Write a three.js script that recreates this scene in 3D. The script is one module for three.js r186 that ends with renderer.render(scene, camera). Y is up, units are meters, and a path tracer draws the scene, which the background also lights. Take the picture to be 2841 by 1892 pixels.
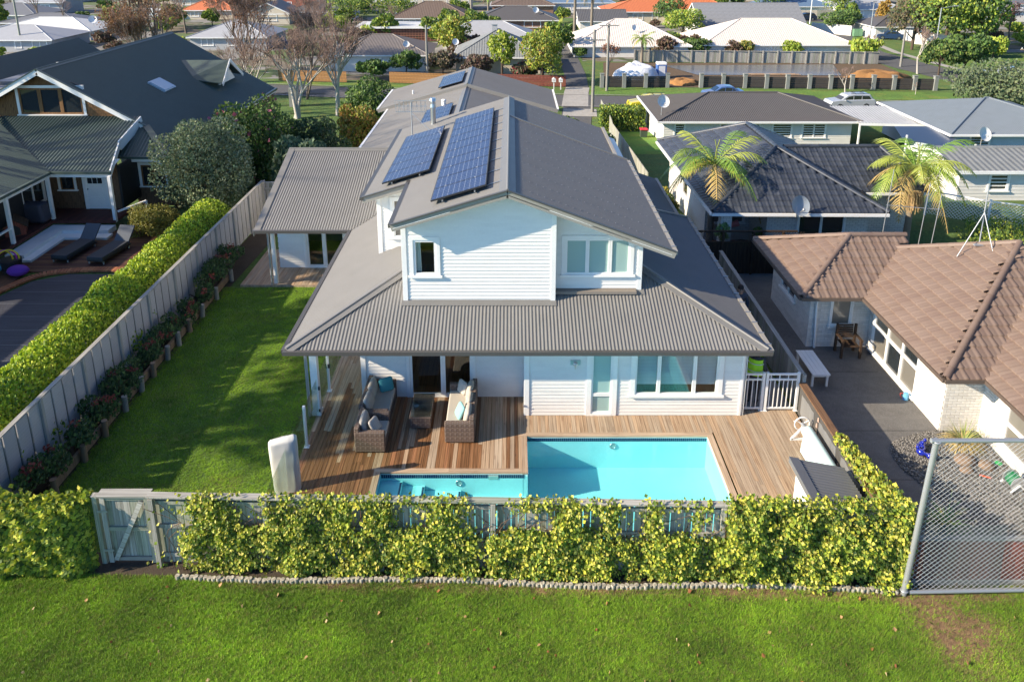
import * as THREE from 'three';
import { Sky } from 'three/addons/objects/Sky.js';
import { mergeGeometries, mergeVertices } from 'three/addons/utils/BufferGeometryUtils.js';
import { MarchingCubes } from 'three/addons/objects/MarchingCubes.js';
import { RoundedBoxGeometry } from 'three/addons/geometries/RoundedBoxGeometry.js';

// ---------- camera, sky, sun, exposure ----------
const scene = new THREE.Scene();
const camera = new THREE.PerspectiveCamera(47.87, 2841 / 1892, 0.3, 900);
camera.position.set(0, 13.1, 18.93);
camera.rotation.set(-16 * Math.PI / 180, 0, 0);
camera.setViewOffset(2841, 1892, 0, 508, 2841, 1892);   // drone shot with its verticals straightened: a lens shifted down
camera.updateProjectionMatrix();
const SUN = new THREE.Vector3(-3.25, 1.72, 1.0).normalize();
const sky = new Sky();
sky.name = 'sky';
sky.scale.setScalar(800);
Object.assign(sky.material.uniforms.turbidity, { value: 2.2 });
Object.assign(sky.material.uniforms.rayleigh, { value: 1.1 });
Object.assign(sky.material.uniforms.mieCoefficient, { value: 0.003 });
Object.assign(sky.material.uniforms.mieDirectionalG, { value: 0.8 });
sky.material.uniforms.sunPosition.value.copy(SUN);
sky.userData = { kind: 'structure', label: 'clear pale blue winter morning sky', category: 'sky' };
scene.add(sky);
scene.environmentIntensity = 0.23;
const sun = new THREE.DirectionalLight(new THREE.Color(1.0, 0.845, 0.63), 5);
sun.name = 'sun';
sun.position.copy(SUN).multiplyScalar(200);
sun.castShadow = true;
sun.shadow.mapSize.set(4096, 4096);
Object.assign(sun.shadow.camera, { left: -90, right: 90, top: 90, bottom: -90, near: 1, far: 500 });
scene.add(sun, sun.target);
const renderer = new THREE.WebGLRenderer({ antialias: true });
renderer.setSize(1024, 681);
renderer.toneMapping = THREE.LinearToneMapping;
renderer.toneMappingExposure = 2.02;
renderer.shadowMap.enabled = true;


// ---------- random numbers and noise ----------
let seed = 12345;
function srand(s) { seed = s >>> 0; }
function R() { seed = (seed + 0x6D2B79F5) >>> 0; let t = seed; t = Math.imul(t ^ (t >>> 15), t | 1); t ^= t + Math.imul(t ^ (t >>> 7), t | 61); return ((t ^ (t >>> 14)) >>> 0) / 4294967296; }
const rr = (a, b) => a + (b - a) * R();
const pick = a => a[Math.floor(R() * a.length) % a.length];
const clamp = (x, a = 0, b = 1) => Math.max(a, Math.min(b, x));
const mix = (a, b, t) => a + (b - a) * t;
const sstep = (a, b, x) => { const t = clamp((x - a) / (b - a)); return t * t * (3 - 2 * t); };
function hash(i, j, k) { let h = (i * 374761393 + j * 668265263 + k * 2147483647) | 0; h = Math.imul(h ^ (h >>> 13), 1274126177); h ^= h >>> 16; return (h >>> 0) / 4294967296; }
function vnoise(x, y, k = 0, px = 0, py = 0) {           // value noise, periodic when px, py are given
  const xi = Math.floor(x), yi = Math.floor(y), fx = x - xi, fy = y - yi, w = (a, p) => p ? ((a % p) + p) % p : a;
  const u = fx * fx * (3 - 2 * fx), v = fy * fy * (3 - 2 * fy), h = (a, b) => hash(w(a, px), w(b, py), k);
  return mix(mix(h(xi, yi), h(xi + 1, yi), u), mix(h(xi, yi + 1), h(xi + 1, yi + 1), u), v);
}
function fbm(u, v, fx, fy, k = 0, oct = 4) {              // u, v in 0..1, tiles
  let s = 0, a = 0.5, t = 0;
  for (let o = 0; o < oct; o++) { s += a * vnoise(u * fx, v * fy, k + o * 17, fx, fy); t += a; a *= 0.5; fx *= 2; fy *= 2; }
  return s / t;
}

// ---------- textures and materials ----------
function tex(w, h, sizeU, sizeV, fn, srgb = true) {
  const d = new Uint8Array(w * h * 4);
  for (let j = 0; j < h; j++) for (let i = 0; i < w; i++) {
    const c = fn(i / w, j / h), o = (j * w + i) * 4;
    for (let q = 0; q < 3; q++) { const l = clamp(c[q] ?? c[0]); d[o + q] = 255 * (srgb ? (l <= 0.0031308 ? l * 12.92 : 1.055 * Math.pow(l, 1 / 2.4) - 0.055) : l); }
    d[o + 3] = 255;
  }
  const t = new THREE.DataTexture(d, w, h);
  t.wrapS = t.wrapT = THREE.RepeatWrapping; t.magFilter = THREE.LinearFilter; t.minFilter = THREE.LinearMipmapLinearFilter; t.generateMipmaps = true;
  t.repeat.set(1 / sizeU, 1 / sizeV);
  if (srgb) t.colorSpace = THREE.SRGBColorSpace;
  t.needsUpdate = true;
  return t;
}
const C = (r, g, b) => new THREE.Color().setRGB(r, g ?? r, b ?? r);
function mat(color, o = {}) {
  const { phys, ...p } = o;
  return new (phys ? THREE.MeshPhysicalMaterial : THREE.MeshStandardMaterial)({ color: Array.isArray(color) ? C(...color) : color, roughness: 0.7, metalness: 0, side: THREE.DoubleSide, ...p });
}
// one greyscale grain for everything painted, cast or rolled: colour = base x map
const grimeMap = tex(256, 256, 2.3, 2.3, (u, v) => [0.86 + 0.14 * fbm(u, v, 4, 4, 3, 5) + 0.05 * (fbm(u, v, 60, 60, 9, 2) - 0.5)]);
const dirtMap = tex(256, 256, 3.7, 3.7, (u, v) => { const n = fbm(u, v, 5, 5, 31, 5), s = fbm(u, v, 40, 6, 5, 3); return [0.62 + 0.3 * n + 0.16 * (s - 0.5)]; });
const speckMap = tex(256, 256, 1.1, 1.1, (u, v) => { const n = fbm(u, v, 90, 90, 41, 2), m = fbm(u, v, 6, 6, 43, 4); return [0.42 + 0.55 * n * n + 0.3 * m]; });
const speckBump = tex(256, 256, 1.1, 1.1, (u, v) => [fbm(u, v, 90, 90, 41, 2)], false);
const fineBump = tex(256, 256, 1.3, 1.3, (u, v) => [fbm(u, v, 50, 50, 13, 3)], false);
function grain(k, c1, c2, knots = 0.5) {                  // timber, grain along v
  return tex(128, 512, 0.42, 2.6, (u, v) => {
    const w = fbm(u, v, 3, 2, k, 3), s = fbm(u + 0.05 * w, v, 26, 3, k + 7, 4), f = fbm(u, v, 64, 8, k + 11, 2), kn = sstep(0.74, 0.84, fbm(u, v, 5, 7, k + 23, 2)) * knots;
    const t = clamp(1.5 * s - 0.28 + 0.35 * (f - 0.5) - 0.5 * kn);
    return [0, 1, 2].map(q => mix(c1[q], c2[q], t));
  });
}
const WOOD = {
  tan: grain(1, [0.25, 0.155, 0.09], [0.50, 0.36, 0.235]), grey: grain(2, [0.25, 0.175, 0.115], [0.50, 0.39, 0.28]), red: grain(3, [0.095, 0.042, 0.017], [0.30, 0.150, 0.068]),
  dark: grain(4, [0.05, 0.018, 0.008], [0.17, 0.075, 0.032]), silver: grain(5, [0.20, 0.19, 0.165], [0.46, 0.445, 0.40]), mossy: grain(6, [0.16, 0.175, 0.125], [0.42, 0.43, 0.35]), brown: grain(7, [0.035, 0.018, 0.009], [0.10, 0.055, 0.028]),
  honey: grain(8, [0.10, 0.045, 0.014], [0.27, 0.135, 0.045]), jarrah: grain(9, [0.05, 0.012, 0.008], [0.17, 0.045, 0.03]),
};
const grainBump = tex(128, 512, 0.42, 2.6, (u, v) => [fbm(u, v, 40, 4, 77, 3)], false);
const wood = (w, tint = 1, o = {}) => mat(Array.isArray(tint) ? tint : [tint, tint, tint], { map: WOOD[w], bumpMap: grainBump, bumpScale: 0.0012, roughness: 0.75, ...o });
const ripple = tex(256, 256, 1.7, 1.7, (u, v) => [0.5 * fbm(u, v, 5, 5, 61, 3) + 0.5 * fbm(u, v, 9, 7, 67, 2)], false);
const M = {
  white: mat([0.79, 0.775, 0.74], { map: grimeMap, roughness: 0.45 }), trim: mat([0.84, 0.84, 0.82], { map: grimeMap, roughness: 0.4 }),
  ironsand: mat([0.19, 0.185, 0.176], { map: grimeMap, roughness: 0.42, metalness: 0.0 }), ironDark: mat([0.075, 0.072, 0.068], { roughness: 0.4 }), fasciaTaupe: mat([0.30, 0.285, 0.255], { map: grimeMap, roughness: 0.5 }),
  greenIron: mat([0.07, 0.10, 0.086], { map: grimeMap, roughness: 0.36 }), greyIron: mat([0.15, 0.155, 0.165], { map: grimeMap, roughness: 0.45 }), zinc: mat([0.5, 0.51, 0.52], { map: dirtMap, roughness: 0.42, metalness: 0.25 }), blueIron: mat([0.16, 0.19, 0.22], { map: grimeMap, roughness: 0.45 }), charIron: mat([0.085, 0.08, 0.078], { map: grimeMap, roughness: 0.5 }),
  glass: mat([0.92, 0.97, 0.96], { phys: 1, transmission: 1, roughness: 0.0, ior: 1.5, thickness: 0, specularIntensity: 1 }),
  fenceGlass: mat([0.86, 0.93, 0.88], { phys: 1, transmission: 1, roughness: 0.0, ior: 1.5, thickness: 0 }),
  obscure: mat([0.30, 0.44, 0.42], { phys: 1, roughness: 0.14, clearcoat: 0.6, clearcoatRoughness: 0.05 }), pane: mat([0.022, 0.028, 0.032], { phys: 1, roughness: 0.06, clearcoat: 1, clearcoatRoughness: 0.03 }), paneCurtain: mat([0.17, 0.16, 0.14], { phys: 1, roughness: 0.3, clearcoat: 1, clearcoatRoughness: 0.03 }),
  steel: mat([0.55, 0.56, 0.57], { roughness: 0.3, metalness: 0.9 }), galv: mat([0.5, 0.52, 0.54], { map: dirtMap, roughness: 0.45, metalness: 0.55 }), black: mat([0.02, 0.02, 0.022], { roughness: 0.5 }), room: mat([0.22, 0.19, 0.16], { roughness: 0.9 }), roomFloor: wood('red', 0.7, { roughness: 0.35 }),
  plaster: mat([0.46, 0.82, 0.84], { map: grimeMap, roughness: 0.6 }), water: mat([0.66, 0.95, 0.975], { phys: 1, transmission: 1, thickness: 0, roughness: 0.015, ior: 1.33, bumpMap: ripple, bumpScale: 0.012 }), navyTile: mat([0.012, 0.03, 0.09], { phys: 1, roughness: 0.2, clearcoat: 0.7 }), grout: mat([0.5, 0.62, 0.64]),
  concrete: mat([0.42, 0.40, 0.37], { map: dirtMap, bumpMap: fineBump, bumpScale: 0.002, roughness: 0.9 }), aggregate: mat([0.17, 0.165, 0.16], { map: speckMap, bumpMap: speckBump, bumpScale: 0.004, roughness: 0.78 }), asphalt: mat([0.115, 0.115, 0.12], { map: speckMap, bumpMap: speckBump, bumpScale: 0.003, roughness: 0.9 }),
  soil: mat([0.16, 0.105, 0.06], { map: speckMap, bumpMap: speckBump, bumpScale: 0.02, roughness: 1 }), bark: mat([0.075, 0.055, 0.038], { map: speckMap, bumpMap: speckBump, bumpScale: 0.01, roughness: 1 }), gravelBed: mat([0.13, 0.12, 0.11], { map: speckMap, bumpMap: speckBump, bumpScale: 0.02, roughness: 0.9 }),
  brick: [0.74, 0.69, 0.78].map((v, i) => mat([v, v * 0.965, v * 0.90], { map: dirtMap, bumpMap: fineBump, bumpScale: 0.004, roughness: 0.85 })), mortar: mat([0.36, 0.34, 0.31], { map: speckMap, roughness: 0.95 }),
  tileBrown: [[0.185, 0.13, 0.10], [0.175, 0.12, 0.093], [0.195, 0.138, 0.108]].map(c => mat(c, { map: grimeMap, bumpMap: fineBump, bumpScale: 0.003, roughness: 0.62 })), tileNavy: [[0.048, 0.056, 0.072], [0.058, 0.066, 0.083], [0.04, 0.047, 0.062]].map(c => mat(c, { map: grimeMap, roughness: 0.3 })),
};

// ---------- geometry ----------
const V = (x, y, z) => new THREE.Vector3(x, y, z);
function uvBox(g, ou = 0, ov = 0, turn = false) {         // uv in metres, by the way each vertex normal points
  const p = g.attributes.position, n = g.attributes.normal, uv = new Float32Array(p.count * 2);
  for (let i = 0; i < p.count; i++) {
    const ax = Math.abs(n.getX(i)), ay = Math.abs(n.getY(i)), az = Math.abs(n.getZ(i));
    let u, v;
    if (ay >= ax && ay >= az) { u = p.getX(i); v = p.getZ(i); } else if (ax >= az) { u = p.getZ(i); v = p.getY(i); } else { u = p.getX(i); v = p.getY(i); }
    if (turn) [u, v] = [v, u];
    uv[i * 2] = u + ou; uv[i * 2 + 1] = v + ov;
  }
  g.setAttribute('uv', new THREE.BufferAttribute(uv, 2));
  return g;
}
function flat(g) { if (g.index) g = g.toNonIndexed(); g.computeVertexNormals(); return g; }
const clean = g => { if (g.index) g = g.toNonIndexed(); for (const k of Object.keys(g.attributes)) if (!['position', 'normal', 'uv'].includes(k)) g.deleteAttribute(k); if (!g.attributes.uv) uvBox(g); return g; };
const merge = gs => gs.length === 1 ? gs[0] : mergeGeometries(gs.map(clean), false);
function box(x0, y0, z0, x1, y1, z1, turn = false, ou = 0, ov = 0) {
  const g = new THREE.BoxGeometry(Math.abs(x1 - x0), Math.abs(y1 - y0), Math.abs(z1 - z0));
  g.translate((x0 + x1) / 2, (y0 + y1) / 2, (z0 + z1) / 2);
  return uvBox(g, ou, ov, turn);
}
const cbox = (cx, cy, cz, w, h, d, turn) => box(cx - w / 2, cy - h / 2, cz - d / 2, cx + w / 2, cy + h / 2, cz + d / 2, turn);
function rbox(w, h, d, r = 0.03, seg = 2) { const g = new RoundedBoxGeometry(w, h, d, seg, r); return uvBox(g); }
function bar(a, b, w, h = w, turn = false) {              // square bar between two points
  const L = a.distanceTo(b), g = uvBox(new THREE.BoxGeometry(w, h, L), R(), R() * 3, turn);
  g.applyMatrix4(new THREE.Matrix4().lookAt(a, b, Math.abs(a.x - b.x) + Math.abs(a.z - b.z) < 1e-4 ? V(0, 0, 1) : V(0, 1, 0)));
  g.translate((a.x + b.x) / 2, (a.y + b.y) / 2, (a.z + b.z) / 2);
  return g;
}
function cyl(a, b, r0, r1 = r0, seg = 8) {
  const L = a.distanceTo(b), g = new THREE.CylinderGeometry(r1, r0, L, seg, 1);
  g.applyQuaternion(new THREE.Quaternion().setFromUnitVectors(V(0, 1, 0), b.clone().sub(a).normalize()));
  g.translate((a.x + b.x) / 2, (a.y + b.y) / 2, (a.z + b.z) / 2);
  return g;
}
const tube = (pts, r, seg = 6, n = pts.length * 3) => new THREE.TubeGeometry(new THREE.CatmullRomCurve3(pts), n, r, seg);
const ball = (x, y, z, rx, ry = rx, rz = rx, a = 12, b = 8) => { const g = new THREE.SphereGeometry(1, a, b); g.scale(rx, ry, rz); g.translate(x, y, z); return g; };
function put(g, x, y, z, ry = 0, rx = 0, rz = 0) { g.applyMatrix4(new THREE.Matrix4().makeRotationFromEuler(new THREE.Euler(rx, ry, rz, 'YXZ'))); g.translate(x, y, z); return g; }
function slab(pts, t = 0.06, dir = V(0, -1, 0)) {         // a flat polygon with thickness along dir
  const n = pts.length, pos = [], q = pts.map(p => p.clone().addScaledVector(dir, t));
  const tri = (a, b, c) => pos.push(a.x, a.y, a.z, b.x, b.y, b.z, c.x, c.y, c.z);
  for (let i = 1; i < n - 1; i++) { tri(pts[0], pts[i], pts[i + 1]); tri(q[0], q[i + 1], q[i]); }
  for (let i = 0; i < n; i++) { const j = (i + 1) % n; tri(pts[i], q[i], pts[j]); tri(pts[j], q[i], q[j]); }
  const g = new THREE.BufferGeometry(); g.setAttribute('position', new THREE.Float32BufferAttribute(pos, 3)); g.computeVertexNormals();
  return uvBox(g);
}
function prism(poly, a, b, axis = 'z') {                  // polygon in a vertical plane, extruded from a to b along the axis
  const g = new THREE.ExtrudeGeometry(new THREE.Shape(poly.map(p => new THREE.Vector2(p[0], p[1]))), { depth: Math.abs(b - a), bevelEnabled: false });
  g.translate(0, 0, Math.min(a, b));
  if (axis === 'x') g.rotateY(-Math.PI / 2), g.scale(-1, 1, 1), flipWinding(g);
  if (axis === 'y') g.rotateX(Math.PI / 2), g.scale(1, -1, 1), flipWinding(g);
  return uvBox(flat(g));
}
function flipWinding(g) { const p = g.attributes.position.array; for (let i = 0; i < p.length; i += 9) for (let k = 0; k < 3; k++) { const t = p[i + 3 + k]; p[i + 3 + k] = p[i + 6 + k]; p[i + 6 + k] = t; } }
// sheet of a profiled roof: polygon in (u along the eave, v up the slope), profile f(u) lifted off the plane
function sheetRoof(o, du, dv, poly, f, step) {
  const nrm = du.clone().cross(dv).normalize(); if (nrm.y < 0) nrm.negate();
  const us = poly.map(p => p[0]), u0 = Math.min(...us), u1 = Math.max(...us), n = Math.max(2, Math.ceil((u1 - u0) / step)), pos = [], uv = [], idx = [];
  for (let i = 0; i <= n; i++) {
    const u = mix(u0 + 1e-4, u1 - 1e-4, i / n); let lo = 1e9, hi = -1e9;
    for (let k = 0; k < poly.length; k++) { const a = poly[k], b = poly[(k + 1) % poly.length]; if ((a[0] - u) * (b[0] - u) <= 0 && a[0] !== b[0]) { const v = a[1] + (b[1] - a[1]) * (u - a[0]) / (b[0] - a[0]); lo = Math.min(lo, v); hi = Math.max(hi, v); } }
    for (const v of [lo, hi]) { const p = o.clone().addScaledVector(du, u).addScaledVector(dv, v).addScaledVector(nrm, f(u)); pos.push(p.x, p.y, p.z); uv.push(u, v); }
    if (i) { const k = i * 2; idx.push(k - 2, k, k - 1, k - 1, k, k + 1); }
  }
  const g = new THREE.BufferGeometry(); g.setAttribute('position', new THREE.Float32BufferAttribute(pos, 3)); g.setAttribute('uv', new THREE.Float32BufferAttribute(uv, 2)); g.setIndex(idx); g.computeVertexNormals();
  if (g.attributes.normal.getY(2) < 0) { for (let i = 0; i < idx.length; i += 3) [idx[i], idx[i + 1]] = [idx[i + 1], idx[i]]; g.setIndex(idx); g.computeVertexNormals(); }
  return g;
}
const corrugated = (o, du, dv, poly, pitch = 0.1, amp = 0.011) => sheetRoof(o, du, dv, poly, u => amp * Math.sin(u / pitch * 2 * Math.PI), pitch / 6);
// a roof plane from 3D corners; the first two lie on the eave
function planeAxes(pts) { const du = pts[1].clone().sub(pts[0]).normalize(), n = du.clone().cross(pts[2].clone().sub(pts[0])).normalize(); if (n.y < 0) n.negate(); const dv = n.clone().cross(du).normalize(); if (dv.y < 0) dv.negate(); return { du, dv, poly: pts.map(p => { const d = p.clone().sub(pts[0]); return [d.dot(du), d.dot(dv)]; }), n }; }
const corrPlane = (pts, pitch, amp) => { const { du, dv, poly } = planeAxes(pts); return corrugated(pts[0], du, dv, poly, pitch, amp); };

// ---------- objects ----------
const taken = {};
function numbered(n) { const k = taken[n] = (taken[n] ?? -1) + 1; return k ? `${n}_${String(k).padStart(3, '0')}` : n; }
function thing(name, label, category, pos = [0, 0, 0], turn = 0, group, kind) {
  const o = new THREE.Group(); o.name = numbered(name); o.position.set(...pos); o.rotation.y = turn; scene.add(o);
  o.userData = { label, category }; if (group) o.userData.group = group; if (kind) o.userData.kind = kind;
  return o;
}
function part(parent, name, gs, m, label) {
  const o = new THREE.Mesh(Array.isArray(gs) ? merge(gs) : (gs.attributes.uv ? gs : uvBox(gs)), m); o.name = name; o.castShadow = o.receiveShadow = true;
  if (label) o.userData.label = label;
  parent.add(o); return o;
}
function single(name, label, category, gs, m, group, kind) { const o = part(scene, numbered(name), gs, m); o.userData = { label, category }; if (group) o.userData.group = group; if (kind) o.userData.kind = kind; return o; }
function struct(name, label, gs, m) { const o = part(scene, numbered(name), gs, m); o.userData = { kind: 'structure', label, category: name.replace(/_/g, ' ') }; return o; }
function copyOf(src, pos, turn, label, sc = 1) { const c = src.clone(); c.name = numbered(src.name.replace(/_\d{3}$/, '')); c.position.set(...pos); c.rotation.y = turn; c.scale.setScalar(sc); c.userData = { ...src.userData, label }; scene.add(c); return c; }
const gy = z => z > -16 ? 0 : z < -46 ? -4 : -4 * (-16 - z) / 30;
const _m = new THREE.Matrix4(), _q = new THREE.Quaternion(), _e = new THREE.Euler(), _c = new THREE.Color();
// a cloud of small leaves or blades: list of [x,y,z, rx,ry,rz, scale, r,g,b]
function leaves(parent, name, geo, m, list, label) {
  const o = new THREE.InstancedMesh(geo, m, list.length); o.name = name;
  list.forEach((l, i) => { _m.compose(V(l[0], l[1], l[2]), _q.setFromEuler(_e.set(l[3], l[4], l[5])), V(l[6], l[6] * (l[10] || 1), l[6])); o.setMatrixAt(i, _m); o.setColorAt(i, _c.setRGB(l[7], l[8], l[9])); });
  o.castShadow = o.receiveShadow = true; o.userData = { kind: 'stuff' }; if (label) o.userData.label = label;
  parent.add(o); return o;
}
function triGeo(tris) { const g = new THREE.BufferGeometry(); g.setAttribute('position', new THREE.Float32BufferAttribute(tris.flat(), 3)); g.computeVertexNormals(); g.setAttribute('uv', new THREE.Float32BufferAttribute(new Float32Array(tris.length / 3 * 2 * 3 / 1).slice(0, tris.length * 2), 2)); return g; }
const LEAF = triGeo([[0, 0, 0], [0.5, 0.45, 0.10], [0, 1, 0], [0, 0, 0], [0, 1, 0], [-0.5, 0.45, 0.10]]);          // folded leaf, 1 long
const TUFT = triGeo([0, 1, 2, 3, 4].flatMap(k => { const a = k * 1.26, c = Math.cos(a), s = Math.sin(a), l = 0.35 + 0.22 * (k % 3), x = c * 0.12 * k / 2, z = s * 0.12 * k / 2; return [[x - s * 0.06, 0, z + c * 0.06], [x + s * 0.06, 0, z - c * 0.06], [x + c * l, 0.75 + 0.1 * (k % 3), z + s * l]]; }));
const leafMat = mat([1, 1, 1], { phys: 1, roughness: 0.85, transmission: 0.38, thickness: 0, ior: 1.4 });
const leafDull = mat([1, 1, 1], { phys: 1, roughness: 0.95, transmission: 0.3, thickness: 0, ior: 1.3 });
const grassMat = mat([1, 1, 1], { phys: 1, roughness: 0.9, transmission: 0.35, thickness: 0, ior: 1.3 });
const jit = (c, a = 0.25) => { const f = 1 + a * (R() - 0.5) * 2; return [c[0] * f * rr(0.9, 1.1), c[1] * f, c[2] * f * rr(0.85, 1.15)]; };
// ---------- walls, windows ----------
function face(o, du) { const up = V(0, 1, 0), n = du.clone().cross(up).normalize(); return new THREE.Matrix4().makeBasis(du.clone().normalize(), up, n).setPosition(o); }
const FX = V(1, 0, 0), FL = V(0, 0, 1), FR = V(0, 0, -1), FB = V(-1, 0, 0);   // along a wall that faces front, left, right, back
const onFace = (f, gs) => { const g = merge(Array.isArray(gs) ? gs : [gs]); g.applyMatrix4(f); return g; };
function boardGeo(u0, u1, v, e, d0 = 0.028, d1 = 0.009) {
  const p = [[u0, v, 0], [u1, v, 0], [u1, v, d0], [u0, v, d0], [u0, v + e, 0], [u1, v + e, 0], [u1, v + e, d1], [u0, v + e, d1]].map(a => V(...a));
  const q = [[3, 2, 6], [3, 6, 7], [0, 3, 7], [0, 7, 4], [2, 1, 5], [2, 5, 6], [0, 1, 2], [0, 2, 3], [7, 6, 5], [7, 5, 4]], pos = [];
  for (const t of q) for (const i of t) pos.push(p[i].x, p[i].y, p[i].z);
  const g = new THREE.BufferGeometry(); g.setAttribute('position', new THREE.Float32BufferAttribute(pos, 3)); g.computeVertexNormals(); return uvBox(g, R() * 2, R() * 2);
}
function clad(parent, f, W, top, opens, { e = 0.11, m = M.white, lining = M.room, boards = true, name = 'weatherboard', u0 = 0 } = {}) {
  const T = typeof top === 'function' ? top : () => top, cuts = [...new Set([0, W, ...opens.flatMap(o => [o[0], o[1]]), ...(T.peak !== undefined ? [T.peak] : [])])].filter(u => u >= 0 && u <= W).sort((a, b) => a - b), q = [];
  for (let i = 0; i + 1 < cuts.length; i++) {
    const a = cuts[i], b = cuts[i + 1], mid = (a + b) / 2, os = opens.filter(o => o[0] < mid && o[1] > mid).sort((x, y) => x[2] - y[2]); let v = 0;
    for (const o of os) { if (o[2] > v + 0.01) q.push(slab([V(a, v, 0), V(b, v, 0), V(b, o[2], 0), V(a, o[2], 0)], 0.1, V(0, 0, -1))); v = o[3]; }
    if (T(mid) > v + 0.01) q.push(slab([V(a, v, 0), V(b, v, 0), V(b, Math.max(v, T(b)), 0), V(a, Math.max(v, T(a)), 0)], 0.1, V(0, 0, -1)));
  }
  const wall = part(parent, 'wall', onFace(f, q), boards ? lining : m);
  if (!boards) return wall;
  let vmax = 0; for (let i = 0; i <= 40; i++) vmax = Math.max(vmax, T(W * i / 40));
  for (let v = 0; v < vmax - 0.03; v += e) {
    const h = Math.min(e, vmax - v); let runs = [], cur = null;
    for (let i = 0; i <= 400; i++) { const u = W * i / 400, ok = T(u) > v + h * 0.75; if (ok && !cur) cur = [u, u]; else if (ok) cur[1] = u; else if (cur) { runs.push(cur); cur = null; } }
    if (cur) runs.push(cur);
    for (const o of opens) if (o[2] < v + h * 0.6 && o[3] > v + h * 0.4) runs = runs.flatMap(r => [[r[0], Math.min(r[1], o[0])], [Math.max(r[0], o[1]), r[1]]].filter(x => x[1] - x[0] > 0.03));
    for (const r of runs) part(parent, name, onFace(f, boardGeo(r[0], r[1], v, h)), m);
  }
  return wall;
}
// a window in an opening: casing and sashes are the window, panes its children
function windowIn(parent, f, u0, u1, v0, v1, { mull = [], trans = [], casing = 0.09, sill = true, pane = M.glass, frame = M.trim, sash = 0.05, inset = 0.03, name = 'window', sashMat, depth = 0.05 } = {}) {
  const gs = [], z0 = -0.06, z1 = depth;
  gs.push(box(u0 - casing, v0 - (sill ? 0 : casing), z0, u0, v1 + casing, z1), box(u1, v0 - (sill ? 0 : casing), z0, u1 + casing, v1 + casing, z1), box(u0, v1, z0, u1, v1 + casing, z1 + 0.004));
  if (sill) gs.push(box(u0 - casing - 0.05, v0 - 0.06, z0, u1 + casing + 0.05, v0, z1 + 0.05)); else if (casing > 0.02) gs.push(box(u0, v0 - casing, z0, u1, v0, z1 + 0.004));
  const w = part(parent, name, onFace(f, gs), frame), us = [0, ...mull, 1].map(t => mix(u0, u1, t)), vs = [0, ...trans, 1].map(t => mix(v0, v1, t)), sg = [];
  for (let i = 0; i + 1 < us.length; i++) for (let j = 0; j + 1 < vs.length; j++) {
    const a = us[i], b = us[i + 1], c = vs[j], d = vs[j + 1], s = sash;
    sg.push(box(a + 0.002, c + 0.002, -0.045, a + s, d - 0.002, inset), box(b - s, c + 0.002, -0.045, b - 0.002, d - 0.002, inset), box(a + s, c + 0.002, -0.045, b - s, c + s, inset - 0.002), box(a + s, d - s, -0.045, b - s, d - 0.002, inset - 0.002));
    part(w, 'pane', onFace(f, box(a + s - 0.004, c + s - 0.004, -0.012, b - s + 0.004, d - s + 0.004, -0.008)), Array.isArray(pane) ? pane[(i + j) % pane.length] : pane);
  }
  part(w, 'sash', onFace(f, sg), sashMat || frame);
  return w;
}
function gutter(parent, a, b, m = M.ironDark, w = 0.12, h = 0.11, y = -0.03) { const p = a.clone(), q = b.clone(); p.y += y; q.y += y; return part(parent, 'gutter', bar(p, q, w, h), m); }
function cap(parent, a, b, m, w = 0.34, name = 'ridge_cap') { const g = bar(a, b, w, 0.02), r = cyl(a, b, 0.045, 0.045, 8); g.translate(0, 0.02, 0); r.translate(0, 0.035, 0); return part(parent, name, [g, r], m); }
function capV(parent, a, b, nl, nr, m, w = 0.2, name = 'ridge_cap') {   // two flashings folded over a ridge or hip: nl, nr are directions down each slope
  const up = V(0, 0.02, 0), a1 = a.clone().add(up), b1 = b.clone().add(up);
  return part(parent, name, [slab([a1, b1, b1.clone().addScaledVector(nl, w), a1.clone().addScaledVector(nl, w)], 0.012), slab([a1, b1, b1.clone().addScaledVector(nr, w), a1.clone().addScaledVector(nr, w)], 0.012), cyl(a1, b1, 0.035, 0.035, 8)], m);
}

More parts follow.
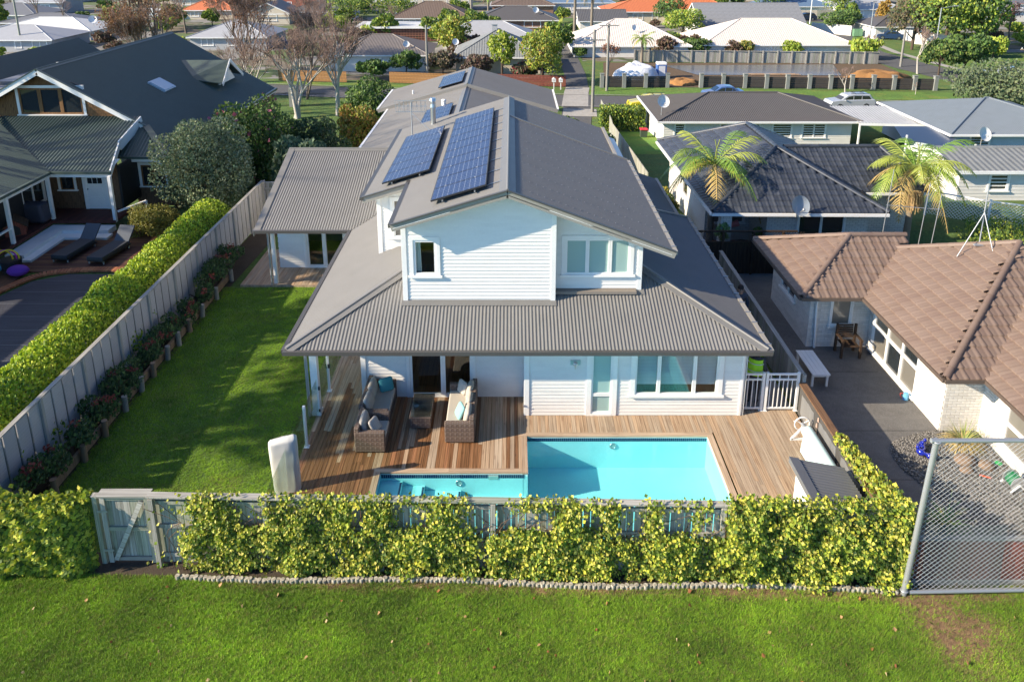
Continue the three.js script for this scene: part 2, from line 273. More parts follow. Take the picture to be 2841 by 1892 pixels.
// ---------- ground ----------
function sheetFrom(poly, y, step = 4) {                     // polygon [x,z] as a sheet on the terrain, y above it
  const s = new THREE.Shape(poly.map(p => new THREE.Vector2(p[0], -p[1]))), g = new THREE.ShapeGeometry(s); g.rotateX(-Math.PI / 2);
  const p = g.attributes.position; for (let i = 0; i < p.count; i++) p.setY(i, gy(p.getZ(i)) + y);
  g.computeVertexNormals(); return uvBox(g);
}
function strip(pts, w, y) {                                 // ribbon along [x,z] points following the terrain
  const pos = [], idx = [], out = [];
  for (let i = 0; i + 1 < pts.length; i++) { const n = Math.max(1, Math.ceil(Math.hypot(pts[i + 1][0] - pts[i][0], pts[i + 1][1] - pts[i][1]) / 3)); for (let k = 0; k < n; k++) out.push([mix(pts[i][0], pts[i + 1][0], k / n), mix(pts[i][1], pts[i + 1][1], k / n)]); } out.push(pts[pts.length - 1]);
  out.forEach((p, i) => { const a = out[Math.max(0, i - 1)], b = out[Math.min(out.length - 1, i + 1)], dx = b[0] - a[0], dz = b[1] - a[1], l = Math.hypot(dx, dz), nx = -dz / l * w / 2, nz = dx / l * w / 2; pos.push(p[0] + nx, gy(p[1] + nz) + y, p[1] + nz, p[0] - nx, gy(p[1] - nz) + y, p[1] - nz); if (i) idx.push(i * 2 - 2, i * 2 - 1, i * 2, i * 2, i * 2 - 1, i * 2 + 1); });
  const g = new THREE.BufferGeometry(); g.setAttribute('position', new THREE.Float32BufferAttribute(pos, 3)); g.setIndex(idx); g.computeVertexNormals();
  if (g.attributes.normal.getY(0) < 0) { for (let i = 0; i < idx.length; i += 3) [idx[i], idx[i + 1]] = [idx[i + 1], idx[i]]; g.setIndex(idx); g.computeVertexNormals(); }
  return uvBox(g);
}
const turfMap = tex(512, 512, 9, 9, (u, v) => { const a = fbm(u, v, 6, 6, 101, 5), b = fbm(u, v, 120, 120, 103, 2), d = sstep(0.55, 0.75, fbm(u, v, 9, 9, 107, 3)); return [mix(0.05, 0.10, a) * (0.6 + 0.8 * b) + 0.03 * d, mix(0.10, 0.17, a) * (0.6 + 0.8 * b), mix(0.018, 0.03, a) * (0.6 + 0.8 * b)]; });
const turf = mat([1, 1, 1], { map: turfMap, bumpMap: speckBump, bumpScale: 0.02, roughness: 1 });
const verge = mat([1.25, 1.35, 1.0], { map: turfMap, bumpMap: speckBump, bumpScale: 0.02, roughness: 1 });
{
  const s = new THREE.Shape([[-280, -60], [280, -60], [280, 16], [-280, 16]].map(p => new THREE.Vector2(...p)));   // (x, -z)
  s.holes.push(new THREE.Path([[-3.45, -2.36], [0.28, -2.36], [0.28, -0.86], [5.42, -0.86], [5.42, -4.7], [-3.45, -4.7]].map(p => new THREE.Vector2(...p))));
  const g = new THREE.ShapeGeometry(s); g.rotateX(-Math.PI / 2);
  const q = [slab([V(-280, 0, -16), V(280, 0, -16), V(280, -4, -46), V(-280, -4, -46)], 0.2), slab([V(-280, -4, -46), V(280, -4, -46), V(280, -4, -460), V(-280, -4, -460)], 0.2)];
  struct('ground', 'grassy suburban ground falling away gently to the street', [uvBox(flat(g)), ...q], turf);
}
// park lawn in front of the fence, worn to soil at the right
const lawnTex = (() => { const t = tex(1024, 512, 26, 13, (u, v) => {
  const x = u * 26 - 13, z = 5 + v * 13, a = fbm(u, v, 18, 9, 201, 5), b = fbm(u, v, 300, 150, 203, 2), soil = clamp(sstep(0.0, 0.9, wornAt(x, z)) * 1.0);
  const g = [0.075 + 0.06 * a, 0.16 + 0.09 * a, 0.012 + 0.01 * a].map(c => c * (0.55 + 0.9 * b)), d = [0.22, 0.135, 0.07].map(c => c * (0.6 + 0.7 * b));
  return g.map((c, i) => mix(c, d[i], soil)); });
  t.offset.set(13 / 26, -5 / 13); return t; })();
function wornAt(x, z) {                                      // 0..1 bare soil
  const n = vnoise(x * 1.1 + 9, z * 1.1, 5) * 0.6 + vnoise(x * 3.1, z * 3.1, 7) * 0.4, fz = 5.3 + 0.022 * (x + 8.7) + 0.42;
  const edge = (1 - sstep(0.02, 0.42, z - fz)) * sstep(-8, -5, x) * 0.8, path = Math.exp(-Math.pow((x - 8.55 - (z - 6.2) * 0.16) / 0.75, 2)) * sstep(5.9, 6.2, z) * (1 - 0.35 * sstep(7.0, 9.5, z)), spot = Math.exp(-((x - 9.1) ** 2 / 0.7 + (z - 6.9) ** 2 / 0.25));
  return clamp((edge * 1.1 + path * 1.0 + spot * 0.8) * (0.25 + 1.3 * n) - 0.12);
}
struct('park_lawn', 'mown park grass in front of the timber fence', sheetFrom([[-30, 4.9], [30, 6.1], [30, 40], [-30, 40]], 0.006), mat([1, 1, 1], { map: lawnTex, bumpMap: speckBump, bumpScale: 0.015, roughness: 1 }));
struct('back_lawn', 'shaded back lawn between the boundary fence and deck', sheetFrom([[-11.2, 5.0], [-5.55, 5.0], [-5.55, -8.45], [-11.0, -8.45]], 0.006), turf);
struct('garden_bed', 'dark bark garden bed along the boundary fence', sheetFrom([[-12.0, 5.0], [-11.2, 5.0], [-11.0, -8.45], [-10.7, -16], [-12.0, -16]], 0.012), M.bark);
{ // grass blades
  srand(77); const park = [], back = [], n1 = 270000, n2 = 70000;
  for (let i = 0; i < n1; i++) {
    const x = rr(-13, 13), z = rr(5.3, 10.3), w = wornAt(x, z); if (z < 5.62 + 0.022 * (x + 8.7) || Math.abs(x) > 8.0 + (12 - z) * 0.75 || R() < w * 0.82) continue;
    const p = vnoise(x * 0.8, z * 0.8, 3) * 0.6 + vnoise(x * 2.7, z * 2.7, 4) * 0.4, dry = R() < 0.09 + 0.5 * w, b = (0.55 + 0.7 * p) * (R() < 0.25 ? 0.6 : 1.05);
    const c = dry ? [0.34 * b, 0.27 * b, 0.11 * b] : jit([mix(0.22, 0.32, p) * b, mix(0.40, 0.5, p) * b, 0.03 * b], 0.3);
    park.push([x, 0.004, z, rr(-0.25, 0.25), R() * 6.28, rr(-0.25, 0.25), rr(0.035, 0.085), ...c]);
  }
  for (let i = 0; i < n2; i++) {
    const x = rr(-11.2, -5.55), z = rr(-8.4, 4.9), p = vnoise(x * 1.3, z * 1.3, 8) * 0.5 + vnoise(x * 4, z * 4, 9) * 0.5, b = 0.7 + 0.6 * p;
    back.push([x, 0.004, z, rr(-0.25, 0.25), R() * 6.28, rr(-0.25, 0.25), rr(0.04, 0.07), ...jit([mix(0.2, 0.32, p) * b, mix(0.38, 0.48, p) * b, 0.035 * b], 0.3)]);
  }
  const a = leaves(scene, 'park_grass', TUFT, grassMat, park); a.userData = { kind: 'stuff', label: 'short green grass blades of the park lawn', category: 'grass' };
  const b = leaves(scene, 'lawn_grass', TUFT, grassMat, back); b.userData = { kind: 'stuff', label: 'short grass blades of the back lawn', category: 'grass' };
  const fl = []; srand(5); for (let i = 0; i < 150; i++) { const x = rr(-10, 11), z = rr(5.9, 10); fl.push([x, 0.05, z, rr(-1.9, -1.2), R() * 6.28, rr(-0.4, 0.4), rr(0.05, 0.11), ...pick([[0.34, 0.14, 0.05], [0.5, 0.3, 0.14], [0.24, 0.09, 0.04], [0.55, 0.4, 0.22]])]); }
  const c = leaves(scene, 'fallen_leaf_litter', LEAF, leafDull, fl); c.userData = { kind: 'stuff', label: 'small brown fallen leaves scattered on the park lawn', category: 'leaves' };
}

// ---------- main house ----------
const house = thing('house', 'white weatherboard two storey house with grey corrugated roof and solar panels', 'house', [0, 0, 0]);
const D = 0.1, EV = 2.46, SL = 0.364;
{
  const h = house, T1 = EV - D - 0.02;
  // lower walls
  const fFront = face(V(0.38, D, 0), FX);
  clad(h, fFront, 6.12, T1, [[1.80, 2.46, 0.02, 2.15], [3.02, 5.42, 0.62, 2.05]]);
  windowIn(h, fFront, 1.84, 2.42, 0.06, 2.12, { trans: [0.29], casing: 0.14, sill: false, pane: M.obscure });
  const w3 = windowIn(h, fFront, 3.06, 5.38, 0.66, 2.02, { mull: [0.285, 0.715], casing: 0.13 });
  const bl = []; for (let v = 0.95; v < 2.0; v += 0.045) bl.push(put(box(3.1, 0, 0, 5.34, 0.003, 0.04), 0, v, -0.12, 0, 0.5));
  part(w3, 'venetian_blind', onFace(fFront, bl), M.trim);
  const fRec = face(V(-4.36, D, -0.91), FX);
  clad(h, fRec, 4.74, T1, [[1.34, 3.24, 0.02, 2.08]]);
  windowIn(h, fRec, 1.38, 3.2, 0.03, 2.05, { mull: [0.53], casing: 0.1, sill: false, name: 'sliding_door', sash: 0.07 });
  clad(h, face(V(0.38, D, -0.91), FL), 0.91, T1, []);
  clad(h, face(V(-4.36, D, -10.2), FL), 9.29, T1, [[5.2, 7.2, 0.02, 2.08]]); windowIn(h, face(V(-4.36, D, -10.2), FL), 5.24, 7.16, 0.03, 2.05, { mull: [0.5], casing: 0.1, sill: false, name: 'sliding_door' });
  clad(h, face(V(6.5, D, 0), FR), 14.2, T1, [[2, 3.2, 1, 2]]); windowIn(h, face(V(6.5, D, 0), FR), 2.04, 3.16, 1.04, 1.96, { mull: [0.5], pane: M.pane });
  for (const [x, z] of [[0.38, 0], [6.5, 0], [-4.36, -0.91]]) part(h, 'corner_board', [box(x - 0.035, D, z - 0.07, x + 0.1 * (x > 6 ? -1 : 1), EV - 0.02, z + 0.045), box(x - 0.045 * (x > 6 ? -1 : 1), D, z - 0.11, x + (x > 6 ? 0.036 : -0.004), EV - 0.02, z + 0.03)], M.trim);
  part(h, 'interior_floor', box(-4.3, 0.02, -0.97, 6.4, 0.085, -9.9), M.roomFloor); part(h, 'interior_wall', [box(-4.3, 0.09, -5.2, 6.4, 2.4, -5.1), box(-0.9, 0.09, -5.1, -0.8, 2.4, -1.02)], M.room);
  part(h, 'verandah_soffit', [slab([V(-6.0, EV - 0.03, 0.5), V(6.85, EV - 0.03, 0.5), V(6.85, EV - 0.03, -9.6), V(-6.0, EV - 0.03, -9.6)], 0.02)], M.trim);
  // lower roof
  const T = 3.12, rf = EV, t0 = [V(-6.08, rf, 0.58), V(6.91, rf, 0.58), V(6.91 - T, rf + T * SL, 0.58 - T), V(-6.08 + T, rf + T * SL, 0.58 - T)];
  part(h, 'roof_sheet', corrPlane(t0), M.ironsand);
  part(h, 'roof_sheet', corrPlane([V(-6.08, rf, -8.2), V(-6.08, rf, 0.58), V(-6.08 + T, rf + T * SL, 0.58 - T), V(-6.08 + T, rf + T * SL, -8.2 - T * 1.14)]), M.ironsand);
  part(h, 'roof_sheet', corrPlane([V(6.91, rf, 0.58), V(6.91, rf, -9.6), V(6.91 - T, rf + T * SL, -8.3), V(6.91 - T, rf + T * SL, 0.58 - T)]), M.ironsand);
  part(h, 'roof_sheet', corrPlane([V(6.6, rf - 0.05, -9.2), V(6.6, rf - 0.05, -14.9), V(3.6, rf + 1.04, -14.9), V(3.6, rf + 1.04, -9.2)]), M.ironsand);
  part(h, 'verge_flashing', bar(V(6.93, rf + 0.04, -9.62), V(6.91 - T, rf + T * SL + 0.05, -8.32), 0.12, 0.05), M.fasciaTaupe);
  const hipL = [V(-6.06, rf + 0.03, 0.56), V(-6.08 + T, rf + T * SL + 0.03, 0.58 - T)], hipR = [V(6.89, rf + 0.03, 0.56), V(6.91 - T, rf + T * SL + 0.03, 0.58 - T)];
  capV(h, ...hipL, V(-0.65, -0.24, -0.72).normalize(), V(0.72, -0.24, 0.65).normalize(), M.ironsand, 0.2, 'hip_cap'); capV(h, ...hipR, V(0.65, -0.24, -0.72).normalize(), V(-0.72, -0.24, 0.65).normalize(), M.ironsand, 0.2, 'hip_cap');
  gutter(h, V(-6.14, rf, 0.64), V(6.97, rf, 0.64)); gutter(h, V(-6.14, rf, 0.58), V(-6.14, rf, -8.15)); gutter(h, V(6.97, rf, 0.58), V(6.97, rf, -9.6), M.fasciaTaupe); gutter(h, V(6.66, rf - 0.05, -9.75), V(6.66, rf - 0.05, -14.9), M.fasciaTaupe);
  part(h, 'fascia', [box(-6.06, rf - 0.16, 0.5, 6.9, rf - 0.02, 0.53), box(-6.06, rf - 0.16, 0.49, -6.03, rf - 0.02, -8.1)], M.fasciaTaupe);
  const br = []; for (let z = 0.3; z > -9.5; z -= 0.62) br.push(box(6.88, rf - 0.08, z, 7.05, rf + 0.05, z - 0.03)); br.forEach(g => part(h, 'gutter_bracket', g, M.steel));
  // flashing where the upper walls stand on the roof
  const yr = z => rf + (0.58 - z) * SL;
  part(h, 'apron_flashing', [slab([V(-3.14, yr(-0.93) + 0.025, -0.93), V(1.27, yr(-0.93) + 0.025, -0.93), V(1.27, yr(-1.14) + 0.03, -1.14), V(-3.14, yr(-1.14) + 0.03, -1.14)], 0.01), slab([V(1.2, yr(-1.34) + 0.028, -1.34), V(3.85, yr(-1.34) + 0.028, -1.34), V(3.85, yr(-1.54) + 0.03, -1.54), V(1.2, yr(-1.54) + 0.03, -1.54)], 0.01)], M.ironsand);
  // upper walls: base under the roof line, top follows the gable
  const roofY = x => x < -0.12 ? 6.58 - (-0.12 - x) * 0.308 : 6.58 - (x + 0.12) * 0.383, b1 = yr(-1.15) - 0.05, b2 = yr(-1.55) - 0.05;
  const t1 = u => roofY(-3.07 + u) - 0.12 - b1; t1.peak = 2.95; const t2 = u => roofY(1.2 + u) - 0.12 - b2;
  const f1 = face(V(-3.07, b1, -1.15), FX), f2 = face(V(1.2, b2, -1.55), FX);
  clad(h, f1, 4.27, t1, [[0.22, 1.0, 0.78, 1.98]]); const w1 = windowIn(h, f1, 0.28, 0.94, 0.84, 1.92, { casing: 0.1, sash: 0.07 });
  { const cu = []; for (let i = 0; i < 5; i++) cu.push(cyl(V(0.33 + i * 0.035, 0.88, -0.16 - 0.02 * (i % 2)), V(0.33 + i * 0.03, 1.9, -0.16 - 0.02 * (i % 2)), 0.022, 0.022, 6)); part(w1, 'curtain', onFace(f1, cu), mat([0.7, 0.7, 0.68])); }
  clad(h, f2, 2.52, t2, [[0.3, 2.24, 0.5, 1.68]]); windowIn(h, f2, 0.34, 2.2, 0.54, 1.64, { mull: [0.34, 0.69], casing: 0.11, pane: M.obscure, sash: 0.055 });
  clad(h, face(V(1.2, b1, -1.15), FR), 0.4, roofY(1.2) - 0.12 - b1, []);
  clad(h, face(V(-3.07, 2.9, -4.6), FL), 3.45, roofY(-3.07) - 3.02, [[1.9, 2.7, 0.95, 2.0]]); windowIn(h, face(V(-3.07, 2.9, -4.6), FL), 1.95, 2.65, 1.0, 1.95, { pane: M.pane });
  const t3 = u => roofY(-4.35 + u) - 0.12 - 2.9; clad(h, face(V(-4.35, 2.9, -4.6), FX), 1.28, t3, [[0.42, 1.1, 0.7, 2.1]]); windowIn(h, face(V(-4.35, 2.9, -4.6), FX), 0.48, 1.04, 0.76, 2.05, { casing: 0.1, trans: [0.4], pane: M.paneCurtain });
  clad(h, face(V(-4.35, 2.9, -13.1), FL), 8.5, roofY(-4.35) - 3.02, [], { e: 0.22 }); clad(h, face(V(3.72, 3.0, -1.55), FR), 11.5, roofY(3.72) - 3.12, [], { e: 0.22 });
  const tb = u => roofY(3.72 - u) - 3.12; tb.peak = 3.84; clad(h, face(V(3.72, 3.0, -13.1), FB), 8.07, tb, [], { boards: false, m: M.white });
  part(h, 'interior_floor', box(-3.0, 3.2, -1.3, 3.6, 3.28, -13), M.room); part(h, 'interior_wall', box(-2.97, 3.3, -4.5, 3.5, 4.9, -4.4), M.room);
  for (const [x, z, y0, sx] of [[-3.07, -1.15, b1, 1], [1.2, -1.15, b1, -1], [3.72, -1.55, b2, -1], [-4.35, -4.6, 2.9, 1]]) part(h, 'corner_board', [box(x - 0.04 * sx, y0, z - 0.08, x + 0.09 * sx, roofY(x) - 0.14, z + 0.045), box(x - 0.048 * sx, y0, z - 0.1, x - 0.0 * sx, roofY(x) - 0.15, z + 0.03)], M.trim);
  // upper roof
  const RX = -0.12, RY = 6.58, zf = -0.62, zb = -13.25, P = (x, z) => V(x, roofY(x), z);
  part(h, 'roof_sheet', corrPlane([P(-3.27, -4.55), P(-3.27, zf), P(RX, zf), P(RX, -4.55)], 0.1, 0.008), M.ironsand);
  part(h, 'roof_sheet', corrPlane([P(-4.75, zb), P(-4.75, -4.25), P(-3.27, -4.25), P(-3.27, -4.55), P(RX, -4.55), P(RX, zb)], 0.1, 0.008), M.ironsand);
  part(h, 'roof_sheet', corrPlane([P(4.45, zf), P(4.45, -9.6), P(RX, -9.6), P(RX, zf)], 0.1, 0.008), M.ironsand);
  const lo = V(0, -0.05, 0); part(h, 'roof_sheet', corrPlane([P(3.98, -9.5).add(lo), P(3.98, zb - 1).add(lo), P(RX, zb).add(lo), P(RX, -9.5).add(lo)], 0.1, 0.008), M.ironsand);
  part(h, 'roof_step_flashing', bar(P(4.47, -9.62).add(V(0, 0.02, 0)), P(RX, -9.62).add(V(0, 0.02, 0)), 0.1, 0.05), M.ironsand);
  capV(h, P(RX, zf), P(RX, zb), V(-0.956, -0.294, 0), V(0.934, -0.358, 0), M.ironsand, 0.24);
  const und = V(0, -0.11, 0), ul = [P(-3.25, zf + 0.02), P(-3.25, -1.1), P(RX, -1.1), P(RX, zf + 0.02)], ur = [P(4.4, zf + 0.02), P(4.4, -1.5), P(RX, -1.5), P(RX, zf + 0.02)];
  part(h, 'gable_soffit', [slab(ul.map(p => p.clone().add(und)), 0.02), slab(ur.map(p => p.clone().add(und)), 0.02), slab([P(4.42, -1.5), P(4.42, zb), P(3.7, zb), P(3.7, -1.5)].map(p => p.clone().add(und)), 0.02), slab([P(-4.72, -4.28), P(-4.72, zb), P(-4.3, zb), P(-3.0, -4.6), P(-3.0, -4.28)].map(p => p.clone().add(und)), 0.02)], M.trim);
  const bl1 = (a, b, nm = 'bargeboard') => { const q = x => x.clone().add(V(0, -0.1, 0)); part(h, nm, bar(q(a), q(b), 0.04, 0.2), M.fasciaTaupe); const u = x => x.clone().add(V(0, 0.012, 0.01)); part(h, 'barge_flashing', bar(u(a), u(b), 0.1, 0.035), M.ironDark); };
  bl1(P(-3.3, zf), P(RX, zf)); bl1(P(RX, zf), P(4.5, zf)); bl1(P(-4.78, -4.24), P(-3.28, -4.24));
  gutter(h, P(-3.32, zf), P(-3.32, -4.6)); gutter(h, P(-4.8, -4.2), P(-4.8, zb)); gutter(h, P(4.5, zf), P(4.5, -9.6), M.fasciaTaupe); gutter(h, P(4.03, -9.7), P(4.03, zb - 1), M.fasciaTaupe);
  const b2r = []; for (let z = -0.9; z > -9.4; z -= 0.55) { const p = P(4.5, z); b2r.push(cbox(p.x, p.y + 0.03, z, 0.14, 0.06, 0.025)); } b2r.forEach(g => part(h, 'gutter_bracket', g, M.steel));
  const scr = []; for (let z = -1.2; z > -13; z -= 0.9) for (let x = 0.3; x < 4.3; x += 0.2) { if (x > 3.8 && z < -9.5) continue; const p = P(x, z - 0.9 * 0.2 * (Math.floor(x * 5) % 2) * 0); scr.push(cbox(p.x, p.y + 0.012, p.z, 0.015, 0.012, 0.015)); } part(h, 'roof_screws', scr, M.galv).userData.kind = 'stuff';
  // wing on the left
  const WY = z => 2.47 + (-8.2 - z) * 0.325;
  part(h, 'roof_sheet', corrPlane([V(-9.74, WY(-8.2), -8.2), V(-6.08, WY(-8.2), -8.2), V(-2.9, WY(-11.8), -11.8), V(-2.9, WY(-13.55), -13.55), V(-9.74, WY(-13.55), -13.55)]), M.ironsand);
  part(h, 'roof_sheet', corrPlane([V(-4.3, 2.5, -18.6), V(-9.74, 2.5, -18.6), V(-9.74, WY(-13.55), -13.55), V(-4.3, WY(-13.55), -13.55)]), M.ironsand);
  capV(h, V(-9.76, WY(-13.55), -13.55), V(-4.2, WY(-13.55), -13.55), V(0, -0.31, 0.95), V(0, -0.31, -0.95), M.ironsand, 0.2); gutter(h, V(-9.8, WY(-8.2), -8.14), V(-6.1, WY(-8.2), -8.14));
  part(h, 'barge_flashing', slab([V(-9.77, WY(-8.16) + 0.03, -8.16), V(-9.52, WY(-8.16) + 0.03, -8.16), V(-9.52, WY(-13.5) + 0.03, -13.5), V(-9.77, WY(-13.5) + 0.03, -13.5)], 0.02), M.ironsand); part(h, 'bargeboard', bar(V(-9.76, WY(-8.1) - 0.08, -8.1), V(-9.76, WY(-13.6) - 0.08, -13.6), 0.03, 0.2), M.fasciaTaupe);
  const fw = face(V(-9.5, D, -10.14), FX); clad(h, fw, 5.14, 2.75, [[1.08, 2.75, 0.02, 2.1]]); windowIn(h, fw, 1.14, 2.7, 0.03, 2.05, { mull: [0.46], casing: 0.12, sill: false, name: 'sliding_door', sash: 0.08 });
  clad(h, face(V(-9.5, D, -18.4), FL), 8.26, 2.6, [], { e: 0.22 }); part(h, 'interior_wall', box(-9.4, 0.1, -13.1, -4.4, 2.6, -13), M.room);
  part(h, 'verandah_post', [box(-9.3, D, -8.72, -9.16, 2.45, -8.58)], M.trim); part(h, 'downpipe', [cyl(V(-9.36, 0.02, -8.5), V(-9.36, 2.4, -8.5), 0.04)], M.galv); part(h, 'wing_soffit', slab([V(-9.6, 2.4, -8.25), V(-4.4, 2.4, -8.25), V(-4.4, 2.55, -10.1), V(-9.6, 2.55, -10.1)], 0.02), M.trim);
  // front post with downpipe
  part(h, 'verandah_post', [box(-5.62, D, -0.14, -5.42, EV - 0.12, 0.06), box(-5.65, D + 0.02, -0.17, -5.39, D + 0.14, 0.09)], M.trim); part(h, 'downpipe', [cyl(V(-5.74, 0.05, -0.02), V(-5.74, EV - 0.1, -0.02), 0.045)], M.galv);
  // rear roofs
  part(h, 'roof_sheet', corrPlane([V(-7.95, 2.5, -29.4), V(-7.95, 2.5, -13.2), V(-2.9, 3.95, -13.2), V(-2.9, 3.95, -29.4)], 0.1, 0.009), M.ironsand); part(h, 'roof_sheet', corrPlane([V(2.4, 2.4, -13.2), V(2.4, 2.4, -29.4), V(-2.9, 3.95, -29.4), V(-2.9, 3.95, -13.2)], 0.1, 0.009), M.ironsand);
  part(h, 'roof_sheet', corrPlane([V(-8.6, 2.5, -36), V(-8.6, 2.5, -29.4), V(-2.85, 4.16, -29.4), V(-2.85, 4.16, -36)], 0.1, 0.009), M.ironsand); part(h, 'roof_sheet', corrPlane([V(2.9, 2.5, -29.4), V(2.9, 2.5, -36), V(-2.85, 4.16, -36), V(-2.85, 4.16, -29.4)], 0.1, 0.009), M.ironsand);
  capV(h, V(-2.9, 3.95, -13.2), V(-2.9, 3.95, -29.4), V(-0.96, -0.28, 0), V(0.96, -0.28, 0), M.ironsand, 0.24); capV(h, V(-2.85, 4.16, -29.4), V(-2.85, 4.16, -36), V(-0.96, -0.28, 0), V(0.96, -0.28, 0), M.ironsand, 0.24);
  for (const [a, b] of [[V(-8.65, 2.38, -29.38), V(-2.85, 4.05, -29.38)], [V(-2.85, 4.05, -29.38), V(2.95, 2.38, -29.38)]]) part(h, 'bargeboard', bar(a, b, 0.05, 0.24), M.fasciaTaupe);
  gutter(h, V(-8.0, 2.5, -13.2), V(-8.0, 2.5, -29.4), M.trim); gutter(h, V(-8.66, 2.5, -29.4), V(-8.66, 2.5, -36), M.trim); gutter(h, V(2.96, 2.5, -29.4), V(2.96, 2.5, -36), M.trim);
  part(h, 'wall', [box(-7.5, -0.8, -13.3, 2.0, 2.45, -29.5), box(-8.1, -1.6, -29.6, 2.4, 2.45, -35.8), prism([[-8.1, 2.4], [2.4, 2.4], [-2.85, 4.0]], -29.7, -29.6)], M.white);
  part(h, 'wall_sensor_light', [box(1.62, 1.72, 0.03, 1.9, 1.86, 0.06), ball(1.76, 1.77, 0.09, 0.07, 0.06, 0.06), cyl(V(1.76, 1.62, 0.1), V(1.76, 1.74, 0.09), 0.02)], M.steel);
  part(h, 'garden_tap', [cyl(V(0.34, 0.42, 0.05), V(0.34, 0.42, 0.1), 0.015), cbox(0.34, 0.42, 0.055, 0.05, 0.05, 0.02)], M.steel);
}
// ---------- solar panels, each one a thing on the roof ----------
const cellMap = tex(256, 256, 0.156, 0.156, (u, v) => { const d = Math.min(u, 1 - u, v, 1 - v), cr = Math.abs(u - 0.5) + Math.abs(v - 0.5), b = Math.min(Math.abs(u - 0.33), Math.abs(u - 0.67)); return d < 0.016 || cr > 0.91 ? [0.34, 0.38, 0.44] : b < 0.012 ? [0.04, 0.06, 0.11] : [0.009, 0.024, 0.09].map(c => c * (0.9 + 0.2 * fbm(u, v, 8, 8, 3, 2))); });
const cellMat = mat([1, 1, 1], { phys: 1, map: cellMap, roughness: 0.5, clearcoat: 0.22, clearcoatRoughness: 0.08 });
function solarPanel(label, group, at, slopeDir, along, w = 1.62, l = 0.985) {   // lies in the plane of slopeDir (down the slope) and along
  const t = thing('solar_panel', label, 'solar panel', [at.x, at.y, at.z], 0, group), n = along.clone().cross(slopeDir).normalize(); if (n.y < 0) n.negate();
  const mx = new THREE.Matrix4().makeBasis(slopeDir, n, slopeDir.clone().cross(n));
  const c = new THREE.PlaneGeometry(w - 0.05, l - 0.04); c.rotateX(-Math.PI / 2); { const p = c.attributes.position, uv = new Float32Array(8); for (let i = 0; i < 4; i++) { uv[i * 2] = (p.getX(i) / (w - 0.05) + 0.5) * 1.56; uv[i * 2 + 1] = (p.getZ(i) / (l - 0.04) + 0.5) * 0.936; } c.setAttribute('uv', new THREE.BufferAttribute(uv, 2)); }
  c.translate(0, 0.048, 0); c.applyMatrix4(mx); part(t, 'cell_sheet', c, cellMat);
  const fr = [box(-w / 2, 0, -l / 2, w / 2, 0.046, -l / 2 + 0.018), box(-w / 2, 0, l / 2 - 0.018, w / 2, 0.046, l / 2), box(-w / 2, 0, -l / 2 + 0.018, -w / 2 + 0.018, 0.046, l / 2 - 0.018), box(w / 2 - 0.018, 0, -l / 2 + 0.018, w / 2, 0.046, l / 2 - 0.018), box(-w / 2 + 0.02, 0.002, -l / 2 + 0.02, w / 2 - 0.02, 0.04, l / 2 - 0.02)].map(g => g.applyMatrix4(mx)); part(t, 'frame', fr, M.black);
  const cl = [-0.45, 0.45].map(x => cbox(x, 0.055, l / 2 + 0.008, 0.05, 0.02, 0.04).applyMatrix4(mx)); part(t, 'clamp', cl, M.galv);
  return t;
}
